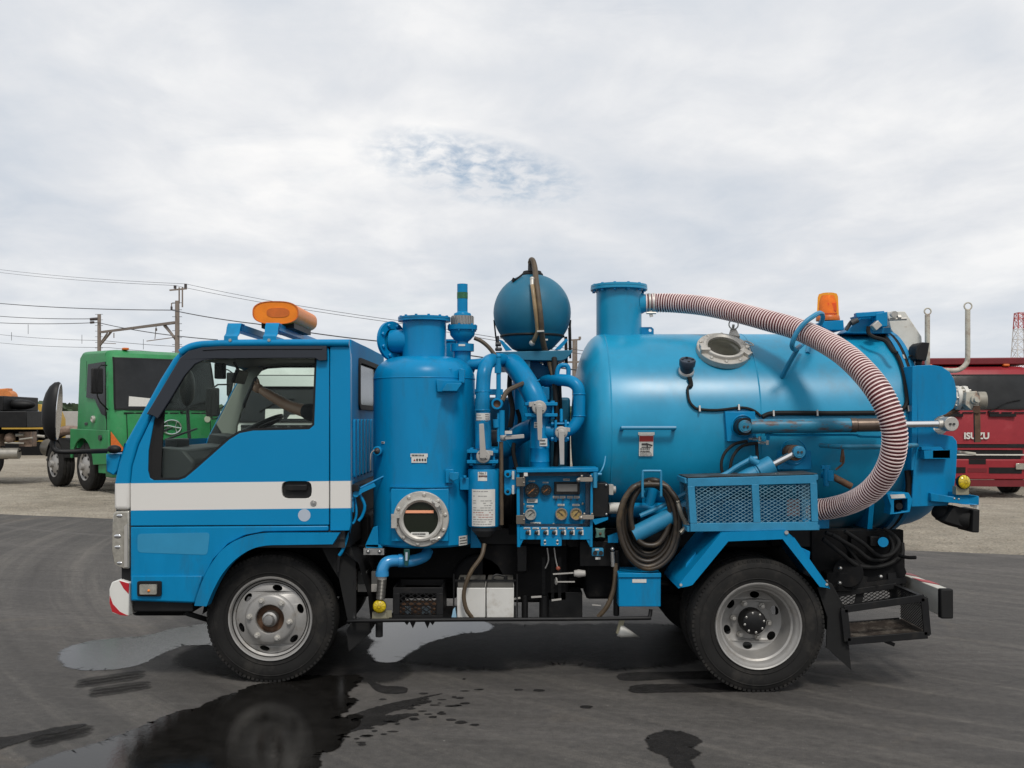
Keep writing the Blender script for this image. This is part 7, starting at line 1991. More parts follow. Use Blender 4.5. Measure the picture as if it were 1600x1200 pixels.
# left flank plate with two cocks
fpn = part('cock_plate', MB().slab(fillet([P(788, 735, 6.04), P(806.5, 734, 6.04), P(806.5, 772, 6.04), P(788, 772, 6.04)], .012, 3), (0, .03, 0)), M_blue, cpn, bevel=.003)
for y in (741, 768):
    c = P(794, y, 6.03); part('cock', MB().lathe(c, (-.1, -1, 0), [(.022, -.02), (.022, .02), (.018, .024), (.010, .024), (.009, .01), (0, .01)], 20, caps=False), M_blue, fpn); part('cock_bore', MB().sphere(c + V((-.002, -.016, 0)), .010, 10, 8), M_black, fpn)
part('cock_label', MB().slab([P(x, y, 6.036) for x, y in ((800, 736), (803.5, 736), (803.5, 749), (800, 749))], (0, .003, 0)).slab([P(x, y, 6.036) for x, y in ((800, 758), (803.5, 758), (803.5, 772), (800, 772))], (0, .003, 0)), M_sticker, fpn)
# air line at the right top, black relay box, green knob
part('air_line', MB().tube([P(946, 713, 6.05), P(944, 725, 6.02), P(940, 735, 6.0), P(936, 740, 6.0)], .005, 8, sub=4).cyl(P(930, 738, 5.98), P(930, 762, 5.98), .012, n=12).cyl(P(934, 741, 5.98), P(940, 741, 5.98), .008, n=8), M_worn, cpn)
rbx_ = part('relay_box', MB().slab([P(x, y, 6.04) for x, y in ((923, 755), (949, 754.5), (951, 757), (951, 808), (924, 808.5))], (0, .14, 0)), M_black, TR, bevel=.005)
part('box_screw', MB().sphere(P(947, 758, 6.035), .008, 8, 6).sphere(P(947.5, 803.5, 6.035), .008, 8, 6).sphere(P(925, 758, 6.035), .007, 8, 6), M_steel, rbx_)
part('relay_socket', MB().box(P(951, 0, 6.08).x, P(958, 0, 6.08).x, 6.06, 6.12, P(0, 773, 6.08).z, P(0, 757, 6.08).z).cyl(P(957, 765, 6.09), P(962, 765, 6.09), .022, n=14), M_grey, rbx_, bevel=.002)
part('relay_shelf', MB().slab([P(x, y, 6.03) for x, y in ((925, 812), (950, 808), (950, 812), (930, 820))], (0, .16, 0)), M_blue, rbx_)
part('white_tube', MB().cyl(P(950, 794, 6.14), P(972, 794, 6.16), 9 * kp, n=20), M_sticker, TR)
part('suction_stub', MB().cyl(P(952, 797, 6.2), P(1060, 797, 6.3), 12 * kp, n=20).cyl(P(1022, 760, 6.25), P(1012, 800, 6.25), .03, n=14), M_blue, TR)
gk = MB()
gk.slab([P(938 + r * math.cos(a), 833 + r * math.sin(a), 6.03) for a, r in ((R(45 * i + 45), 11.5 if i % 2 == 0 else 6.3) for i in range(8))], (0, .03, 0))
gko = part('green_knob', gk, mat('faded_green_plastic', (0.07, 0.16, 0.13), .5, var=.2), TR, bevel=.006, seg=3)
part('knob_centre', MB().sphere(P(938, 834, 6.03), .009, 10, 6), M_rust, gko); part('knob_stem', MB().cyl(P(938, 833, 6.06), P(938, 840, 6.2), .03, n=14), M_black, gko)
pj = part('pressure_switch', MB().slab([P(x, y, 6.04) for x, y in ((925, 857), (943, 857), (943, 869), (925, 869))], (0, .05, 0)), M_worn, TR, bevel=.003)
part('switch_label', MB().slab([P(x, y, 6.034) for x, y in ((930, 857.5), (936, 857.5), (936, 860), (930, 860))], (0, .004, 0)).box(P(930, 0, 6.05).x, P(938, 0, 6.05).x, 6.045, 6.05, P(0, 874, 6.05).z, P(0, 870.5, 6.05).z), M_sticker, pj)
part('switch_cap', MB().cyl(P(930, 864, 6.04), P(930, 864, 6.02), .013, n=12).cyl(P(939, 864, 6.04), P(939, 864, 6.02), .013, n=12), M_black, pj)
part('mount_plate', MB().slab([P(x, y, 6.08) for x, y in ((950, 838), (966, 832), (966, 848), (950, 848))], (0, .03, 0)), M_blue, TR)
part('guard_post', MB().cyl(P(957, 862, 6.05), P(958, 885, 6.05), .014, n=10).sphere(P(957, 858, 6.04), .013, 10, 6), M_steel, TR)
# wire hook for the wash hose
hk = MB()
for (xa, xb) in ((1004, 1033),):
    hk.tube([P(1004, 776, 5.93), P(1004, 750, 5.93), P(1004.5, 737.5, 5.93), P(1007, 736, 5.93), P(1030, 736, 5.93), P(1032.5, 737.5, 5.93), P(1033, 755, 5.93), P(1033, 775, 5.93)], .0075, 8, sub=3)
    hk.tube([P(1004, 776, 5.93), P(1005, 777, 6.0), P(1006, 768, 6.2)], .0075, 8, sub=3).tube([P(1033, 775, 5.93), P(1032, 776, 6.0), P(1031, 766, 6.2)], .0075, 8, sub=3)
part('hose_hook', hk, M_worn, TR)

# ------------------------------------------------------------------ things carried: ribbed hose, wash hose, crate
def ribbed_hose():
    ctrl = [(1009, 473.5, 6.79), (1030, 473, 6.78), (1060, 474, 6.72), (1100, 478, 6.60), (1150, 488, 6.42), (1200, 501, 6.24), (1245, 514, 6.10), (1285, 532, 5.94), (1320, 554, 5.78), (1350, 582, 5.64), (1374, 613, 5.54), (1391, 648, 5.50), (1398, 680, 5.50), (1394, 715, 5.54), (1380, 745, 5.62), (1358, 769, 5.74), (1330, 785, 5.90), (1300, 793.5, 6.02), (1270, 797, 6.10), (1240, 799, 6.14)]
    pts = spline([P(*c) for c in ctrl], 40)
    # even steps along the curve
    s = [0.0]
    for a, b in zip(pts[:-1], pts[1:]): s.append(s[-1] + (b - a).length)
    L = s[-1]; pitch = .0190; n = int(L / pitch)
    prof = [(0.0, 1.0), (0.07, 1.05), (0.34, 1.05), (0.41, 1.0), (0.46, .975), (0.95, .975)]
    mb = MB(); nseg = 28; j = 0; pu = None; rings = []; mats = []
    for i in range(n):
        for q, (fr, rr) in enumerate(prof):
            t = (i + fr) * pitch
            while s[j + 1] < t and j < len(s) - 2: j += 1
            f = (t - s[j]) / (s[j + 1] - s[j]); p = pts[j].lerp(pts[j + 1], f); d = (pts[j + 1] - pts[j]).normalized()
            if pu is None: u, w, _ = frame_of(d)
            else: u = (pu - d * pu.dot(d)).normalized(); w = d.cross(u)
            pu = u
            tt = t / L
            r = .0605 + .0065 * math.exp(-((tt - .58) / .22) ** 2)
            rings.append(mb.addv([p + (u * math.cos(2 * PI * k / nseg) + w * math.sin(2 * PI * k / nseg)) * r * rr for k in range(nseg)]))
            mats.append(0 if q in (0, 1, 2) else 1)
    for a in range(len(rings) - 1):
        mb.use(mats[a])
        for k in range(nseg): mb.face((rings[a] + k, rings[a] + (k + 1) % nseg, rings[a + 1] + (k + 1) % nseg, rings[a + 1] + k))
    return mb
M_rib = mat('pale_pink_hose_rib', (0.82, 0.66, 0.63), .42, var=.12, vscale=6); M_groove = mat('dark_red_hose_groove', (0.10, 0.006, 0.009), .5, var=.3, vscale=5)
hroot = thing('suction_hose', 'red and white ribbed suction hose arching over the blue tank', 'hose', (1.9, 5.9, 1.0))
part('ribbed_tube', ribbed_hose(), [M_rib, M_groove], hroot, ang=60)
hcl = MB()
for x in (1012, 1018): hcl.lathe(P(x, 473.5, 6.79), (1, 0, 0), [(.064, 0), (.0655, .002), (.0655, .014), (.064, .016)], 28)
hcl.bar(P(1016, 486, 6.72), P(1018, 495, 6.72), .02, .02).cyl(P(1010, 489, 6.71), P(1025, 489, 6.71), .008, n=8)
part('hose_clamp', hcl, M_cast, hroot)

wroot = thing('wash_hose', 'worn dark brown rubber hose coiled on a blue wire hook', 'hose', P(1012, 885, 5.97))
coil = []
rgc = random.Random(3)
lo_ = [(46, 70, 1012, 819), (43, 66, 1010.5, 815), (39, 62, 1012, 811), (34, 53, 1014, 805), (29, 47, 1016, 801), (45, 72, 1018, 817)]
for li, (rx, ry, cx_, cy_) in enumerate(lo_):
    for k in range(16):
        a = -PI / 2 + 2 * PI * k / 16; f = k / 16
        nx_ = lo_[(li + 1) % len(lo_)]
        rx_ = rx + (nx_[0] - rx) * f; ry_ = ry + (nx_[1] - ry) * f; ccx = cx_ + (nx_[2] - cx_) * f; ccy = cy_ + (nx_[3] - cy_) * f
        # the loops hang together at the hook and spread at the bottom
        coil.append(P(ccx + rx_ * math.cos(a) + rgc.uniform(-.6, .6), ccy + ry_ * math.sin(a) * (1 if math.sin(a) > 0 else .93) + rgc.uniform(-.6, .6), 5.965 + .028 * ((li * 2) % 5) + .004 * math.sin(a * 3)))
coil += [P(1036, 758, 5.95), P(1048, 768, 5.94), P(1056, 778, 5.93), P(1060, 786, 5.93)]
part('rubber_coil', MB().tube(coil, 4.35 * 5.97 / F, 10, sub=4), M_coil, wroot)
nzl = MB().tube([P(1059, 783, 5.93), P(1062, 794, 5.92), P(1066, 806, 5.92), P(1071, 816, 5.92)], .0135, 12, sub=3).cyl(P(1071, 815, 5.92), P(1073, 822, 5.92), .017, n=12).cyl(P(1076, 820, 5.92), P(1063, 833, 5.90), .014, n=12).cyl(P(1057, 785, 5.93), P(1061, 783.5, 5.93), .018, n=12)
part('spray_nozzle', nzl, mat('tarnished_nozzle_metal', (0.27, 0.245, 0.20), .38, metal=.6, var=.2), wroot)
part('nozzle_trigger', MB().tube([P(1069, 792, 5.92), P(1070, 800, 5.92), P(1074, 812, 5.92)], .008, 8, sub=3), M_black, wroot)

croot = thing('plastic_crate', 'black plastic lattice crate sitting beside the white battery', 'crate', P(648, 966, 6.2))
x0, x1 = P(614, 0, 6.06).x, P(692, 0, 6.06).x; zc0, zc1 = P(0, 966, 6.06).z, P(0, 918, 6.06).z
cr2 = MB(); y0, y1 = 6.06, 6.38
for (a, b, c, d) in ((x0, x1, y0, y0 + .012), (x0, x1, y1 - .012, y1)):
    cr2.box(a, b, c, d, zc1 - .035, zc1); cr2.box(a, b, c, d, zc0, zc0 + .02); cr2.box(a, a + .04, c, d, zc0 + .02, zc1 - .035); cr2.box(b - .04, b, c, d, zc0 + .02, zc1 - .035)
for a in (x0, x1 - .012): cr2.box(a, a + .012, y0 + .013, y1 - .013, zc0, zc1)
cr2.box(x0 + .013, x1 - .013, y0 + .013, y1 - .013, zc0, zc0 + .012)
part('crate_shell', cr2, M_black, croot, bevel=.003)
lt2 = MB(); diamonds(lt2, V((x0 + .04, y0 + .006, zc0 + .02)), (1, 0, 0), (0, 0, 1), x1 - x0 - .08, zc1 - zc0 - .055, .045, .032, .0045); part('crate_lattice', lt2, M_black, croot, ang=None)
part('crate_contents', MB().box(x0 + .03, x1 - .04, y0 + .03, y1 - .05, zc0 + .015, zc0 + .06), M_rust, croot, bevel=.01)
bl2 = MB(); 
diamonds(bl2, V((x0 + .07, y0 + .022, zc0 + .022)), (1, 0, 0), (0, 0, 1), .035, .045, .012, .009, .002); diamonds(bl2, V((x0 + .17, y0 + .022, zc0 + .022)), (1, 0, 0), (0, 0, 1), .05, .045, .012, .009, .002)
part('netting', bl2, mat('pale_blue_netting', (0.25, 0.33, 0.38), .6), croot)
tg = solo('plastic_bag', MB().slab([P(x, y, 6.05) for x, y in ((705, 966), (708, 952), (711, 950), (713.5, 966))], (0, .05, 0)), mat('pale_blue_plastic', (0.25, 0.42, 0.55), .4), 'small crumpled pale blue plastic between crate and battery', 'bag', bevel=.004)
# ------------------------------------------------------------------ driver
def skin_body(name, verts, edges, radii, root, m, parent, sub=2):
    me = bpy.data.meshes.new(name); me.from_pydata([tuple(v) for v in verts], edges, []); 
    o = bpy.data.objects.new(name, me); COL.objects.link(o)
    sk = o.modifiers.new('skin', 'SKIN'); sk.use_smooth_shade = True
    for i, r in enumerate(radii):
        me.skin_vertices[0].data[i].radius = (r, r) if isinstance(r, (int, float)) else r
        me.skin_vertices[0].data[i].use_root = (i == root)
    o.modifiers.new('subdivision', 'SUBSURF').levels = sub; o.modifiers['subdivision'].render_levels = sub
    bpy.context.view_layer.update()
    res = bpy.data.meshes.new_from_object(o.evaluated_get(bpy.context.evaluated_depsgraph_get()))
    bpy.data.objects.remove(o); bpy.data.meshes.remove(me)
    res.materials.clear(); res.materials.append(m)
    off = wloc(parent)
    for v in res.vertices: v.co -= off
    res.polygons.foreach_set('use_smooth', [True] * len(res.polygons))
    ob = bpy.data.objects.new(name, res); COL.objects.link(ob); ob.parent = parent
    return ob
hipx, dy = -1.27, 7.22
drv = thing('person', 'driver in dark short-sleeved shirt reaching forward inside the blue cab', 'person', (hipx, dy, 1.02))
sh_z = 1.585
hand = P(402, 606, 7.42); elbow = P(450, 634, 7.28); rsh = V((-1.12, dy - .10, sh_z))
elb2 = P(470, 640, 7.22)
bv = [V((hipx, dy, 1.16)), V((hipx + .03, dy, 1.32)), V((hipx + .07, dy, 1.48)), V((hipx + .09, dy, 1.60)), V((hipx + .08, dy, 1.68)), V((hipx + .065, dy, 1.75)), V((hipx + .05, dy, 1.83)), V((hipx + .05, dy, 1.90)),   # 0-7 pelvis..crown
      V((hipx + .08, dy - .17, 1.57)), V((-1.40, dy - .12, 1.595)), elbow, hand.lerp(elbow, .35), hand.lerp(elbow, .08),          # 8-12 near arm stretched forward
      V((hipx + .08, dy + .17, 1.57)), V((-1.30, dy + .22, 1.34)), V((-1.58, dy + .12, 1.40)), V((-1.66, dy + .10, 1.42)),        # 13-16 far arm to the wheel
      V((hipx - .02, dy - .10, 1.14)), V((-1.62, dy - .12, 1.20)), V((-1.80, dy - .12, .96)), V((-1.90, dy - .12, .93)),
      V((hipx - .02, dy + .10, 1.14)), V((-1.62, dy + .12, 1.20)), V((-1.80, dy + .12, .96)), V((-1.90, dy + .12, .93))]
be_ = [(0, 1), (1, 2), (2, 3), (3, 4), (4, 5), (5, 6), (6, 7), (3, 8), (8, 9), (9, 10), (10, 11), (11, 12), (3, 13), (13, 14), (14, 15), (15, 16), (0, 17), (17, 18), (18, 19), (19, 20), (0, 21), (21, 22), (22, 23), (23, 24)]
br = [.13, (.15, .12), (.17, .12), (.12, .09), .055, .075, .092, .06, .07, .052, .042, .036, .027, .07, .05, .038, .03, .085, .07, .05, .04, .085, .07, .05, .04]
skin_body('body', bv, be_, br, 0, M_skin, drv)
# short-sleeved shirt over the trunk and upper arms
sv = [bv[0], bv[1], bv[2], bv[3], bv[8], bv[9].lerp(bv[8], .1), bv[9].lerp(elbow, .38), bv[13], bv[14].lerp(bv[13], .25)]
se = [(0, 1), (1, 2), (2, 3), (3, 4), (4, 5), (5, 6), (3, 7), (7, 8)]
skin_body('shirt', sv, se, [.145, (.165, .135), (.185, .135), (.13, .10), .085, .068, .060, .085, .066], 0, M_shirt, drv)
hv = [hand.lerp(elbow, .08), hand]
fg = MB(); dh = (hand - elbow).normalized(); up_ = V((0, 0, 1)); sd_ = dh.cross(up_).normalized(); up2 = sd_.cross(dh)
fg.sphere(hand - dh * .01, .036, 14, 8, (1.1, .62, .95))
for i, L in enumerate((.062, .072, .068, .052)):
    b0 = hand + dh * .022 + up2 * (.026 - i * .018)
    fg.tube([b0, b0 + dh * L * .45 + sd_ * .006, b0 + dh * L * .62 + sd_ * .024, b0 + dh * L * .45 + sd_ * .040], .0085, 8, sub=3)
fg.tube([hand - dh * .012 + up2 * .02, hand + dh * .02 + up2 * .042 + sd_ * .01, hand + dh * .04 + up2 * .048 + sd_ * .022], .0095, 8, sub=3)
part('hand', fg, M_skin, drv)
hd_ = MB(); hc = V((hipx + .045, dy, 1.835))
hd_.sphere(hc + V((.012, 0, .03)), .104, 20, 12, (1, .86, 1.05), -0.1, 1)
part('hair', hd_, mat('black_hair', (.012, .01, .01), .7), drv)
fc_ = MB()
fc_.sphere(hc + V((-.095, 0, -.01)), .018, 10, 8, (1.1, .7, 1.1)).sphere(hc + V((.01, -.092, -.005)), .025, 10, 8, (.7, .3, 1.1)).sphere(hc + V((.01, .092, -.005)), .025, 10, 8, (.7, .3, 1.1))
part('face', fc_, M_skin, drv)
ey = MB()
for s in (-1, 1): ey.sphere(hc + V((-.082, s * .034, .022)), .011, 8, 6)
ey.box(hc.x - .088, hc.x - .078, hc.y - .022, hc.y + .022, hc.z - .052, hc.z - .046)
part('eyes_and_mouth', ey, mat('dark_features', (.03, .015, .012), .5), drv)

# ------------------------------------------------------------------ trucks in the yard behind (built nose towards +x, then turned)
def cab_truck(root, pm, trim, W=2.45, H=3.05, style='green', wheels=((-1.35, .52),), rear=None, z0=.42, zw=1.78):
    """forward-control cab; origin on the ground under the middle of its front edge"""
    hw = W / 2
    prof = [(0.0, z0), (0.02, .95), (-.02, 1.55), (-.10, 1.95), (-.26, H - .22), (-.36, H - .08), (-.60, H), (-1.9, H + .03), (-2.02, H - .06), (-2.05, z0 + .5), (-2.0, z0 + .5), (-1.98, 1.2), (-.82, 1.2), (-.80, z0)]
    body = MB()
    ys = [(-hw, .93), (-hw + .02, .955), (-hw + .06, .975), (-hw + .13, .99), (-hw + .25, 1.0), (-hw * .4, 1.0), (0, 1.0), (hw * .4, 1.0), (hw - .25, 1.0), (hw - .13, .99), (hw - .06, .975), (hw - .02, .955), (hw, .93)]
    rows = []
    for y, k in ys:
        rows.append([V((x if x < -.5 else x - (1 - k) * 1.6 - .14 * (abs(y) / hw) ** 4, y * (1 if z < 1.9 else 1 - .05 * (z - 1.9)), z - (1 - k) * (1.1 if z > H - .3 else 0))) for x, z in prof])
    body.grid([r + [r[0]] for r in rows])
    # end caps
    for r in (rows[0], rows[-1]):
        k = body.addv(r)
        for t in tessellate_polygon([[V((p.x, p.z, 0)) for p in r]]): body.face([k + i for i in t])
    part('cab_body', body, pm, root, ang=30)
    def front(y, z, lift=.02):
        # point on the nose surface
        for (xa, za), (xb, zb) in zip(prof[:6], prof[1:7]):
            if za <= z <= zb: x = xa + (xb - xa) * (z - za) / (zb - za); break
        else: x = prof[0][0]
        return V((x - .14 * (abs(y) / hw) ** 4 + lift, y * (1 if z < 1.9 else 1 - .05 * (z - 1.9)), z))
    def fpanel(name, y0, y1, za, zb, m, lift=.015, th=.02, n=8, nz=5, parent=None, bevel=0):
        mb = MB(); A = []; B = []
        for j in range(nz + 1):
            z = za + (zb - za) * j / nz
            A.append([front(y0 + (y1 - y0) * i / n, z, lift) for i in range(n + 1)]); B.append([p - V((th, 0, 0)) for p in A[-1]])
        mb.grid(A); mb.grid(B)
        for rr in ((A[0], B[0]), (A[-1], B[-1])): mb.grid(list(rr))
        mb.grid([[r[0] for r in A], [r[0] for r in B]]); mb.grid([[r[-1] for r in A], [r[-1] for r in B]])
        return part(name, mb, m, parent or root, bevel=bevel)
    zw0, zw1 = (zw, H - .20)
    ws = fpanel('windscreen', -hw + .10, hw - .10, zw0, zw1, M_dglass, .018)
    fpanel('windscreen_seal', -hw + .08, hw - .08, zw0 - .035, zw0, M_rubber, .022, parent=ws); fpanel('windscreen_seal', -hw + .08, hw - .08, zw1, zw1 + .03, M_rubber, .022, parent=ws)
    for s in (-1, 1):
        y = s * (hw + .004)
        tl_ = lambda z: (1 if z < 1.9 else 1 - .05 * (z - 1.9))
        wp = [(-.42, 1.62), (-.62, 1.66), (-1.0, 1.98), (-1.48, 2.02), (-1.5, H - .28), (-.55, H - .26), (-.46, 2.3)]
        sw_ = part('side_window', MB().slab([V((x, y * tl_(z) - s * .002, z)) for x, z in wp], (0, s * .012, 0)), M_sglass, root)
        part('door_line', MB().bar((-1.62, y, .75), (-1.62, y * tl_(H), H - .2), .012, .012).bar((-.34, y, 1.0), (-.36, y, 1.7), .012, .012).bar((-.36, y, 1.32), (-1.60, y, 1.32), .010, .012), M_rubber, sw_)
        part('door_handle', MB().box(-1.55, -1.40, y - .015, y + .015, 1.42, 1.48), M_dgrey, root, bevel=.01)
        mm_ = MB().tube([(-.35, y, H - .35), (-.12, y + s * .26, H - .42), (-.12, y + s * .28, H - 1.0), (-.30, y, 1.75)], .016, 6, sub=3)
        mo = part('mirror_arm', mm_, M_black, root)
        part('mirror', MB().box(-.20, -.10, y + s * .16, y + s * .40, H - .95, H - .42), M_black, mo, bevel=.03)
        part('step', MB().box(-.36, -.05, s * (hw - .10), s * (hw + .015), .46, .57), M_dgrey, root, bevel=.01)
        xw, zr = wheels[0][0], wheels[0][1] + .10
        arc_ = [(xw + zr * math.cos(R(a)), wheels[0][1] + zr * math.sin(R(a))) for a in range(8, 173, 12)]
        part('fender', MB().slab([V((x, y, z)) for x, z in arc_ + [(min(-2.05, xw - zr - .08), .70), (min(-2.05, xw - zr - .08), 1.34), (-.16, 1.32), (-.12, .62), (xw + zr, .58)]], (0, s * .04, 0)), pm, root, bevel=.012)
    for s in (-1, 1):
        sd = MB(); 
        zs = [zw0 - .03 + (zw1 - zw0 + .06) * k / 6 for k in range(7)]
        sd.tube([front(s * (hw - .09), z, .02) for z in zs], .022, 6)
        part('windscreen_seal', sd, M_rubber, ws)
        part('roof_marker', MB().box(-.62, -.50, s * .75 - .06, s * .75 + .06, H, H + .05), M_ambdark, root, bevel=.015)
        part('grab_rail', MB().tube([(-.30, s * (hw + .03), 1.55), (-.28, s * (hw + .05), 1.7), (-.40, s * (hw + .01), 2.25)], .014, 6, sub=2), M_black, root)
        part('fog_lamp', MB().slab([front(s * (hw - .52), .56, .08), front(s * (hw - .28), .56, .08), front(s * (hw - .28), .68, .08), front(s * (hw - .52), .68, .08)], (.02, 0, 0)), M_clear, root, bevel=.01)
    rv = MB()
    for i in range(9): rv.bar(front(-hw + .25 + i * (2 * hw - .5) / 8, zw0 - .10, .015), front(-hw + .25 + (i + .8) * (2 * hw - .5) / 8, zw0 - .10, .015), .02, .025)
    part('cowl_vent_mark', rv, M_black, root)
    wv = MB()
    for yy in (-.55, .25): wv.tube([front(yy, 1.70, .05), front(yy + .35, 1.88, .045), front(yy + .62, 1.93, .04)], .012, 5, sub=2).cyl(front(yy, 1.70, .0), front(yy, 1.70, .06), .02, n=8)
    part('wiper', wv, M_black, root)
    for (wx, wr) in wheels:
        for s in (-1, 1):
            heavy_wheel(root, V((wx, s * (hw - .02), wr)), wr, s)
    return front, fpanel
def heavy_wheel(root, c, r, s, w=.30):
    e = empty('wheel', c, root)
    h = w / 2
    t = MB().lathe(c - V((0, s * h, 0)), (0, s, 0), [(r * .56, -h), (r * .62, -h * 1.05), (r * .9, -h * 1.02), (r * .985, -h * .8), (r, -h * .5), (r, -.06), (r * .975, -.05), (r * .975, -.03), (r, -.02), (r, .02), (r * .975, .03), (r * .975, .05), (r, .06), (r, h * .5), (r * .985, h * .8), (r * .9, h * 1.02), (r * .62, h * 1.05), (r * .56, h)], 48, caps=False)
    part('tyre', t, M_tyre, e)
    q = MB().lathe(c - V((0, s * h, 0)), (0, s, 0), [(r * .585, h * .8), (r * .585, h * 1.06), (r * .55, h * 1.0), (r * .50, h * .7), (r * .40, h * .95), (r * .26, h * 1.2), (r * .16, h * 1.25), (r * .15, h * 1.7), (0, h * 1.75)], 36, caps=False)
    part('rim', q, M_silver, e)
    hs_ = MB()
    for k in range(8):
        a = 2 * PI * k / 8; hs_.cyl(c + V((math.cos(a) * r * .455, s * h * -.12, math.sin(a) * r * .455)), c + V((math.cos(a) * r * .455, s * (-h + h * .98), math.sin(a) * r * .455)), r * .055, n=10)
    part('hand_hole', hs_, M_black, e)
def rear_chassis(root, x0, x1, hw=.45, z=.95, m=None):
    q = MB()
    for s in (-1, 1): q.box(x1, x0, s * hw - .04, s * hw + .04, z - .28, z)
    for k in range(5): x = x0 + (x1 - x0) * (k + .5) / 5; q.box(x - .05, x + .05, -hw, hw, z - .22, z - .05)
    return part('chassis_frame', q, m or M_chassis, root, bevel=.006)

# green 8x4: nose turned to the camera and to the right
M_green = mat('faded_green_paint', (0.02, 0.215, 0.065), .42, var=.2, vscale=3, dirt=(0.10, 0.22, 0.12), dscale=5, damt=.3)
M_dkgreen = mat('dark_green_paint', (0.015, 0.11, 0.04), .5, var=.15)
gt = thing('green_truck', 'weathered green cab-over heavy truck parked behind the blue truck', 'truck')
fr1, fp1 = cab_truck(gt, M_green, M_dkgreen, 2.45, 3.02, 'green', wheels=((-1.62, .52), (-3.5, .52)))
fp1('front_flap', -.92, .92, 1.02, 1.66, M_green, .018)
lw = MB(); 
for y in (-.93, .93): lw.bar(fr1(y, 1.0, .03), fr1(y, 1.66, .03), .012, .012)
lw.bar(fr1(-.93, 1.67, .03), fr1(.93, 1.67, .03), .012, .012)
part('flap_gap', lw, M_rubber, gt)
ec_ = fr1(0, 1.38, .05)
em = MB()
for i in range(2):
    pass
em.tube([ec_ + V((0, .21 * math.cos(a), .15 * math.sin(a))) for a in (2 * PI * i / 28 for i in range(28))], .020, 8, closed=True)
em.tube([ec_ + V((0, -.19, .02)), ec_ + V((.005, -.08, .03)), ec_ + V((.008, .08, -.005)), ec_ + V((0, .19, -.02))], .016, 6, sub=3)
em.tube([ec_ + V((0, -.12, .12)), ec_ + V((0, -.09, .05)), ec_ + V((0, -.09, -.03)), ec_ + V((0, -.13, -.11))], .016, 6, sub=3).tube([ec_ + V((0, .12, .12)), ec_ + V((0, .09, .04)), ec_ + V((0, .09, -.04)), ec_ + V((0, .13, -.11))], .016, 6, sub=3)
part('emblem', em, M_chrome, gt)
fp1('bumper', -1.2, 1.2, .42, .82, M_green, .03, th=.10, bevel=.02)
fp1('bumper_gap', -1.12, 1.12, .84, .98, M_dgrey, .012)
for s in (-1, 1):
    cl_ = [fr1(s * 1.215, 1.30, .03), fr1(s * .93, .90, .03), fr1(s * 1.21, .86, .03)]
    lo2 = part('corner_lamp', MB().slab([V((-.125, s * 1.228, 1.30)), V((.01, s * .98, .90)), V((-.11, s * 1.228, .86))], (.03, s * .02, 0)), M_ambdark, gt, bevel=.006)
    ri = MB()
    for k in range(5): ri.bar(V((-.11, s * 1.236, 1.23 - k * .065)), V((-.085 + k * .018, s * (1.19 - k * .035), 1.22 - k * .065)), .02, .016)
    part('lamp_rib', ri, M_amber, lo2)
    part('lower_skirt', MB().box(-.40, -.02, s * 1.10, s * 1.238, .34, .62), M_dkgreen, gt, bevel=.02)
    part('side_marker', MB().cyl((-.55, s * 1.27, 1.16), (-.55, s * 1.31, 1.16), .06, n=14), M_dgrey, gt); part('fuel_lock', MB().cyl((-1.05, s * 1.22, 1.55), (-1.05, s * 1.26, 1.55), .075, n=16).torus((-1.05, s * 1.26, 1.55), (0, 1, 0), .05, .02, 16, 6), M_cast, gt)
pp = MB()
pp.slab([fr1(-.88, 1.82, .03), fr1(-.10, 1.82, .03), fr1(-.18, 1.97, .03), fr1(-.86, 2.03, .03)], (.006, 0, 0))
part('paper_notice', pp, M_sticker, gt)
part('round_badge', MB().cyl(fr1(.85, 1.55, .02), fr1(.85, 1.55, .04), .07, n=18), mat('cream_badge', (.5, .5, .4), .5), gt)
rear_chassis(gt, -2.0, -5.4)
q = MB().cyl((-5.2, -.75, .85), (-4.4, -.75, .85), .22, n=20).cyl((-5.4, -.7, .55), (-3.9, -.7, .55), .05, n=10).cyl((-5.2, -.9, .75), (-3.8, -.85, .72), .035, n=8).cyl((-5.6, .75, .85), (-4.4, .75, .85), .22, n=18)
part('air_tank', q, mat('dusty_aluminium', (.36, .34, .30), .4, metal=.5, var=.2), gt)
part('engine_block', MB().box(-2.75, -2.1, -.5, .5, .7, 1.5).box(-3.8, -3.0, -.35, .35, .6, 1.1).tube([(-2.4, -.9, 1.25), (-3.2, -1.0, 1.3), (-3.6, -1.1, 1.2)], .12, 8, sub=3), mat('rust_flecked_steel', (.22, .15, .11), .6, var=.5, vscale=6), gt, bevel=.05)
part('wheel_guard', MB().lathe((-3.5, -1.2, .52), (0, 1, 0), [(.60, 0), (.60, .35)], 24, caps=False, arc=(R(15), R(165))), M_rubber, gt)
gt.location = (-7.3, 21.9, 0); gt.rotation_euler = (0, 0, R(-47))

# white truck seen through the cab of the blue one
M_wpaint = mat('dirty_white_paint', (.56, .56, .53), .45, var=.1, vscale=3)
wtk = thing('white_truck', 'white cab-over truck seen through the cab windows of the blue truck', 'truck')
fr2_, fp2 = cab_truck(wtk, M_wpaint, M_dgrey, 2.3, 2.55, 'white', wheels=((-1.36, .48), (-5.0, .48)), zw=1.52)
fp2('sun_visor', -1.05, 1.05, 2.16, 2.36, mat('pale_visor', (.42, .43, .41), .4), .10, th=.03)
q = MB().slab([fr2_(-.45, 1.56, .03), fr2_(-.12, 1.56, .03), fr2_(-.12, 1.74, .03), fr2_(-.45, 1.74, .03)], (.005, 0, 0)).slab([fr2_(-.05, 1.56, .03), fr2_(.4, 1.56, .03), fr2_(.36, 1.64, .03), fr2_(0, 1.63, .03)], (.005, 0, 0))
part('paper_notice', q, M_sticker, wtk)
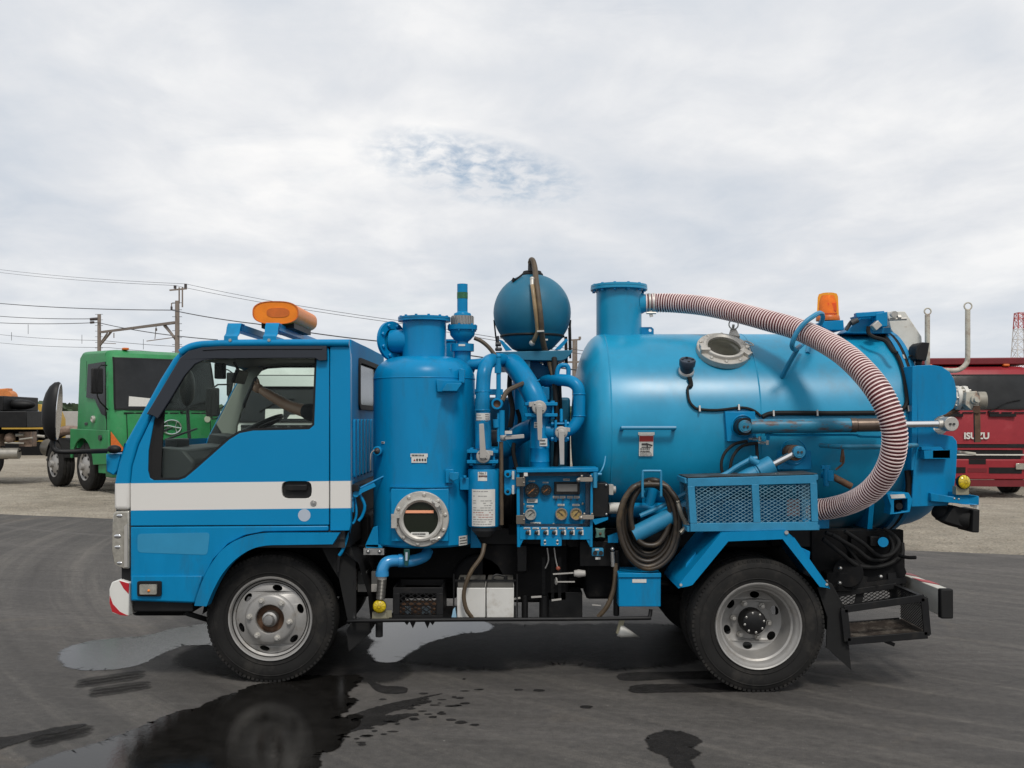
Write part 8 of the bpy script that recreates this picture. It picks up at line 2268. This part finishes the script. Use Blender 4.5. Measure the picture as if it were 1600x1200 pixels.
fp2('grille', -.9, .9, 1.0, 1.45, M_dgrey, .012); fp2('bumper', -1.12, 1.12, .42, .80, M_wpaint, .04, th=.1, bevel=.02)
for s in (-1, 1): part('headlight', MB().slab([fr2_(s * .62, .60, .05), fr2_(s * 1.0, .60, .05), fr2_(s * 1.0, .76, .05), fr2_(s * .62, .76, .05)], (.02, 0, 0)), M_clear, wtk, bevel=.01)
rear_chassis(wtk, -2.0, -7.0)
part('cargo_box', MB().box(-7.2, -2.25, -1.15, 1.15, 1.05, 2.4), M_wpaint, wtk, bevel=.02)
wtk.location = (-4.1, 18.9, 0); wtk.rotation_euler = (0, 0, R(-90 + 4))

# red truck on the right
M_rpaint = mat('dusty_red_paint', (0.27, 0.022, 0.030), .42, var=.12, vscale=3, spec=.3, dirt=(.36, .12, .12), dscale=3, damt=.2)
M_dred = mat('dark_red_paint', (0.14, 0.006, 0.011), .5, var=.15)
rt = thing('red_truck', 'dusty red cab-over truck on the gravel, partly hidden by the blue truck tail', 'truck')
fr3_, fp3 = cab_truck(rt, M_rpaint, M_dred, 2.48, 2.62, 'red', wheels=((-1.36, .5), (-4.6, .5)))
part('lettering', text_mb('ISUZU', .175, fr3_(.0, 1.215, .028), (0, 1, 0), (0, 0, 1), .012, 0, .006).xform(Matrix.Translation((0, 0, 0))), M_sticker, rt)
for i, (za, zb) in enumerate(((.99, 1.06), (.86, .94), (.76, .83))):
    fp3('grille_slot', -.92 + .04 * i, .92 - .04 * i, za, zb, M_black, .016)
fp3('grille_bar', -.6, .6, 1.06, 1.09, M_rpaint, .035); fp3('grille_bar', -.85, .85, .945, .975, M_rpaint, .035); fp3('grille_bar', -.9, .9, .835, .86, M_dwhite, .03)
fp3('bumper', -1.23, 1.23, .36, .76, M_rpaint, .06, th=.12, bevel=.02)
fp3('bumper_slot', -.85, -.22, .48, .60, M_black, .066); fp3('bumper_slot', .22, .85, .48, .60, M_black, .066); fp3('bumper_slot', -.16, .16, .66, .76, M_black, .066); fp3('plate_recess', -.18, .18, .50, .58, M_dred, .066)
fp3('air_dam', -1.2, 1.2, .22, .35, M_dred, .04, th=.08)
for s in (-1, 1):
    hl3 = part('headlight', MB().slab([fr3_(s * .93, .52, .07), fr3_(s * 1.2, .54, .07), fr3_(s * 1.2, .78, .07), fr3_(s * .93, .76, .07)], (.02, 0, 0)), M_black, rt, bevel=.01)
    part('lens', MB().lathe(fr3_(s * 1.05, .65, .08), (1, 0, 0), [(.10, 0), (.085, .025), (0, .03)], 20), M_clear, hl3)
    part('wiper_box', MB().box(-.06, .02, s * .5 - .25, s * .5 + .25, 1.60, 1.66), M_black, rt)
rear_chassis(rt, -2.0, -7.2)
part('tipper_body', MB().box(-7.0, -2.15, -1.22, 1.22, 1.15, 2.74).box(-2.20, -.55, -1.22, 1.22, 2.66, 2.80), M_dred, rt, bevel=.02)
rt.location = (9.2, 20.3, 0); rt.rotation_euler = (0, 0, R(-90 - 7))

# dark flatbed at the far left edge
fbk = thing('flatbed_truck', 'black truck chassis and bed at the left edge beside the green truck', 'truck')
q = MB().box(-4.5, 0, -1.1, 1.1, 1.35, 1.74)
part('bed', q, M_black, fbk, bevel=.02)
part('bulkhead', MB().box(-1.1, -.55, -1.05, 1.05, 1.75, 2.1).cyl((-2.2, -.7, 1.85), (-1.4, -.7, 1.85), .12).sphere((-.4, -.5, 1.9), .16, 12, 8, (2.4, 1, .8)), M_black, fbk, bevel=.02)
rear_chassis(fbk, 0, -4.5, .45, 1.3)
part('hanging_bracket', MB().box(-1.35, -1.1, -1.0, .2, .35, 1.35).box(-2.4, -1.2, -.9, -.3, .4, 1.2), M_chassis, fbk, bevel=.02)
part('air_tank', MB().cyl((-.7, -.9, .74), (-.25, -.9, .74), .13, n=20), mat('dusty_aluminium', (.36, .34, .30), .4, metal=.5, var=.2), fbk)
rgf = random.Random(9); cl_m = mat('dusty_aluminium', (.36, .34, .30), .4, metal=.5, var=.2)
for i in range(11):
    x = rgf.uniform(-.95, .25); z = rgf.uniform(.45, 1.25); L_ = rgf.uniform(.2, .8)
    part('brake_pipe', MB().cyl((x, -.9 + .05 * (i % 4), z), (x + L_ * .7, -.9 + .05 * (i % 4), z + rgf.uniform(-.08, .08)), rgf.uniform(.02, .05), n=8), cl_m if i % 3 else M_chassis, fbk)
part('valve_cluster', MB().box(-.95, -.70, -.9, -.6, .7, 1.2).box(-.3, .0, -.8, -.5, .9, 1.25).sphere((-.5, -.8, 1.1), .13, 10, 8)  , mat('rust_flecked_steel', (.22, .15, .11), .6, var=.5, vscale=6), fbk)
for s in (-1, 1):
    heavy_wheel(fbk, V((-1.9, s * 1.1, .5)), .5, s); heavy_wheel(fbk, V((-3.3, s * 1.1, .5)), .5, s)
fbk.location = (-11.5, 25.2, 0); fbk.rotation_euler = (0, 0, R(4))

# yellow machines and the pale wall further off
ym_ = thing('yellow_excavator', 'yellow construction machine cab beyond the black flatbed', 'excavator', )
yp_ = mat('dull_yellow_paint', (.42, .26, .035), .5, var=.15)
part('cab', MB().slab([(x, 0, z) for x, z in ((-1.6, .9), (1.6, .9), (1.6, 2.0), (1.3, 2.72), (-1.3, 2.80), (-1.6, 2.2))], (0, 2.0, 0)), yp_, ym_, bevel=.06)
part('window', MB().slab([(x, -.02, z) for x, z in ((-.9, 1.9), (1.3, 1.9), (1.15, 2.45), (-.9, 2.5))], (0, .05, 0)), mat('pale_window', (.32, .36, .40), .15), ym_)
part('track', MB().slab([(x, -.3, z) for x, z in ((-1.9, .1), (-1.6, 0), (1.6, 0), (1.9, .1), (1.95, .6), (1.6, .85), (-1.6, .85), (-1.95, .6))], (0, .6, 0)).box(-1.9, 1.9, 1.6, 2.2, 0, .85), M_chassis, ym_, bevel=.05)
part('boom', MB().tube([(-1.2, 1, 2.0), (-3.0, 1, 2.6), (-4.6, 1, 2.5), (-6.0, 1, 1.2)], .28, 4, sub=2), yp_, ym_)
ym_.location = (-21.6, 44.5, -.25); ym_.scale = (.9, .9, .9)
oc = thing('orange_crane', 'orange boom tip of a crane at the far left edge', 'crane')
part('boom', MB().bar((-6, 0, 2.2), (.2, 0, 2.75), .5, .5, up=(0, 1, 0)), mat('faded_orange_paint', (.55, .19, .05), .5, var=.2), oc, bevel=.03)
part('boom_head', MB().cyl((.1, -.3, 2.6), (.1, .3, 2.6), .3, n=16), mat('faded_orange_paint', (.55, .19, .05), .5, var=.2), oc)
part('base', MB().box(-7, -4, -1.2, 1.2, .5, 2.1), M_chassis, oc, bevel=.05); part('track', MB().box(-7.5, -3.5, -1.3, 1.3, 0, .5), M_chassis, oc, bevel=.1)
oc.location = (-23.7, 48.0, 0)
wl2_ = thing('boundary_wall', 'pale concrete wall between the flatbed and the green truck', 'wall', (-22, 48, 0))
for k in range(14):
    part('wall_panel', MB().box(-40 + k * 2.6, -40 + k * 2.6 + 2.57, 48, 48.2, 0, 1.92), mat('pale_concrete', (.42, .41, .39), .8, var=.12, vscale=2), wl2_, bevel=.015)
# distant hedge line
hg = MB(); rgh = random.Random(21)
for i in range(9000):
    x = rgh.uniform(-230, 230); h = 3.4 + 1.6 * noise.noise(V((x * .05, 3, 1))) + .8 * noise.noise(V((x * .25, 8, 2)))
    z = rgh.uniform(.2, 1) ** .6 * max(.8, h); y = 150 + rgh.uniform(-4, 4); s = rgh.uniform(.5, 1.3)
    a = rgh.uniform(0, 6.28); b = rgh.uniform(-1, 1)
    u = V((math.cos(a), math.sin(a), b)).normalized() * s; w = V((-math.sin(a) * .4, math.cos(a) * .4, .9)) * s * .6
    k = hg.addv([V((x, y, z)) - u, V((x, y, z)) - w, V((x, y, z)) + u, V((x, y, z)) + w]); hg.face((k, k + 1, k + 2, k + 3))
part('distant_trees', hg, mat('far_foliage', (.055, .085, .045), .8, var=.35, vscale=.4), None, ang=None, kind='stuff')

# ------------------------------------------------------------------ railway poles and wires
M_pole = mat('concrete_pole', (.20, .165, .14), .8, var=.15); M_wire = mat('dark_wire', (.035, .035, .04), .5); M_insul = mat('dark_insulator', (.05, .04, .04), .4)
Yp1, Yp2 = 82.0, 66.0
def pole(x, y0, Y, wpx, label):
    r = thing('utility_pole', label, 'utility pole', (P(x, 0, Y).x, Y, 0), 'railway poles behind the green truck')
    rad = wpx * Y / F / 2
    part('pole', MB().cyl((P(x, 0, Y).x, Y, 0), (P(x, 0, Y).x, Y, P(0, y0, Y).z), rad * 1.15, rad * .9, n=14), M_pole, r)
    st_ = MB(); xx = P(x, 0, Y).x
    for k in range(14):
        z = 5 + k * .45
        if z < P(0, y0, Y).z: st_.bar((xx - rad - .16, Y - rad * .2, z), (xx + rad + .16, Y - rad * .2, z), .03, .03)
    part('climbing_step', st_, M_wire, r)
    return r
pa = pole(155, 491, Yp1, 6.0, 'shorter brown railway pole, the left one of the two')
pb_ = pole(277, 470, Yp2, 7.4, 'taller brown railway pole with twin mast on top, behind the cab roof')
sb_ = Yp2 / F
part('top_mast', MB().cyl(P(280, 474, Yp2), P(280, 449, Yp2), .05, n=8).cyl(P(285, 480, Yp2), P(285, 449, Yp2), .05, n=8).bar(P(265, 453.5, Yp2), P(292, 451, Yp2), .09, .09).tube([P(268, 485, Yp2), P(268, 474, Yp2), P(277, 473, Yp2)], .04, 6), M_pole, pb_)
part('insulator', MB().cyl(P(273.5, 451, Yp2), P(273.5, 446, Yp2), .09, n=10).cyl(P(290, 450, Yp2), P(290, 443.5, Yp2), .09, n=10).cyl(P(268, 484, Yp2), P(268, 479, Yp2), .07, n=8), M_insul, pb_)
part('insulator', MB().cyl(P(141, 499, Yp1), P(147, 498.5, Yp1), .12, n=8).cyl(P(147.5, 498.5, Yp1), P(153, 498, Yp1), .12, n=8).cyl(P(141, 504, Yp1), P(147, 503.5, Yp1), .10, n=8), M_insul, pa)
bm = thing('gantry_beam', 'thin brown steel beam linking the two railway poles', 'railway gantry', P(215, 512, 74))
part('beam', MB().bar(P(158, 519, Yp1), P(274, 504, Yp2), .22, .16), M_pole, bm)
part('brace', MB().bar(P(156, 540, Yp1), P(174, 518, Yp1 - 2), .12, .12).bar(P(156, 537, Yp1), P(168, 520, Yp1 - 1), .08, .08).bar(P(275, 531, Yp2), P(258, 508, Yp2 + 2), .12, .12).bar(P(272, 527, Yp2), P(256, 509, Yp2 + 2), .08, .08), M_pole, bm)
part('registration_arm', MB().bar(P(229, 533, Yp2), P(274, 527, Yp2), .05, .05).bar(P(244, 510, Yp2 + 4), P(242, 530, Yp2 + 4), .04, .04).bar(P(160, 536, Yp1), P(181, 537, Yp1), .05, .05).bar(P(178, 520, Yp1), P(178, 528, Yp1), .06, .06).cyl(P(244, 513, Yp2 + 4), P(244, 517, Yp2 + 4), .07, n=8), M_pole, bm)
def wire(pts, Ys, r, label):
    q = MB(); l = []
    pts3 = [P(x, y, Y) for (x, y), Y in zip(pts, Ys)]
    pts3.insert(0, pts3[0] + (pts3[0] - pts3[1]).normalized() * 60)
    for a, b in zip(pts3[:-1], pts3[1:]):
        for k in range(12):
            t = k / 12; p = a.lerp(b, t); p.z -= (b - a).length * .006 * 4 * t * (1 - t); l.append(p)
    l.append(pts3[-1])
    q.tube(l, r, 5)
    solo('overhead_wire', q, M_wire, label, 'wire', group='overhead wires by the railway')
wire([(-60, 413), (290, 443.5), (630, 502), (1000, 560)], [92, Yp2, 50, 42], .013, 'uppermost thin overhead wire over the poles')
wire([(-60, 417.5), (273.5, 446), (630, 506), (1000, 566)], [92, Yp2, 50, 42], .013, 'second thin overhead wire just below the uppermost one')
wire([(-60, 468), (268, 484.5), (400, 506), (600, 534), (1000, 590)], [92, Yp2, 58, 50, 42], .030, 'thick dark cable passing the shoulder of the taller pole')
wire([(-60, 488), (153, 498)], [110, Yp1], .030, 'overhead wire ending at the top insulators of the shorter pole')
wire([(-60, 500), (153, 504), (340, 531)], [110, Yp1, 60], .030, 'overhead wire below the top insulators of the shorter pole')
wire([(-60, 514), (160, 532), (420, 545)], [120, 84, 64], .018, 'low catenary wire with droppers, upper strand')
wire([(-60, 528), (170, 543), (420, 556)], [120, 84, 64], .018, 'low catenary wire with droppers, lower strand')
for x, y0, y1, wh in ((18, 519, 532, 'leftmost'), (44, 507, 522, 'uppermost'), (128, 523, 537, 'one nearest the left of the shorter pole'), (224, 530, 546, 'one between the two poles')):
    solo('catenary_dropper', MB().bar(P(x, y0, 95), P(x, y1, 95), .03, .03), M_wire, 'short hanging wire of the low railway catenary, ' + wh, 'wire', group='droppers of the railway catenary')
# third mast showing between the ball tank and the main tank
mp3 = thing('signal_mast', 'slender grey railway mast seen between the ball tank and the big tank', 'utility pole', (P(897, 0, 70).x, 70, 0))
part('pole', MB().cyl((P(897, 0, 70).x, 70, 0), P(897, 532, 70), .16, .12, n=10).cyl((P(901, 0, 70).x, 70, 4), P(901, 532, 70), .05, n=8), M_pole, mp3)
part('crossarm', MB().bar(P(890, 531.5, 70), P(907, 530.5, 70), .10, .10).bar(P(880, 566, 70), P(905, 565.5, 70), .16, .12).bar(P(888, 545, 70), P(900, 545, 70), .08, .08).cyl(P(906, 530, 70), P(906, 526, 70), .09, n=8), M_pole, mp3)
# red and white lattice tower
tw = thing('lattice_tower', 'red and white lattice mast at the right edge above the red truck', 'tower', (P(1594, 0, 130).x, 130, 0))
M_tred = mat('mast_red', (.42, .06, .05), .6); M_twh = mat('mast_white', (.62, .60, .58), .6)
tx, ty, ttop = P(1595, 0, 130).x, 130, P(0, 489, 130).z
seg = 1.3; z = 0; kk = 0
def tw_w(z): return .55 + .75 * max(0, 1 - z / ttop) 
q = MB()
while z < ttop - .01:
    z2 = min(z + seg, ttop); w0_, w1_2 = tw_w(z), tw_w(z2)
    q.use(0 if (z // 4.2) % 2 == int(ttop // 4.2) % 2 else 1)
    c0 = [V((tx + a * w0_, ty + b * w0_, z)) for a, b in ((-1, -1), (1, -1), (1, 1), (-1, 1))]; c1 = [V((tx + a * w1_2, ty + b * w1_2, z2)) for a, b in ((-1, -1), (1, -1), (1, 1), (-1, 1))]
    for i in range(4):
        q.bar(c0[i], c1[i], .10, .10); q.bar(c0[i], c1[(i + 1) % 4], .05, .05); q.bar(c1[i], c0[(i + 1) % 4], .05, .05); q.bar(c1[i], c1[(i + 1) % 4], .06, .06)
    z = z2
part('lattice', q, [M_tred, M_twh], tw, ang=None)
part('balcony', MB().box(tx - 1.7, tx + 1.3, ty - 1.3, ty + 1.3, P(0, 579, 130).z, P(0, 577.5, 130).z).bar((tx - 1.7, ty - 1.3, P(0, 577, 130).z), (tx - 1.7, ty - 1.3, P(0, 563, 130).z), .1, .1), M_tred, tw)
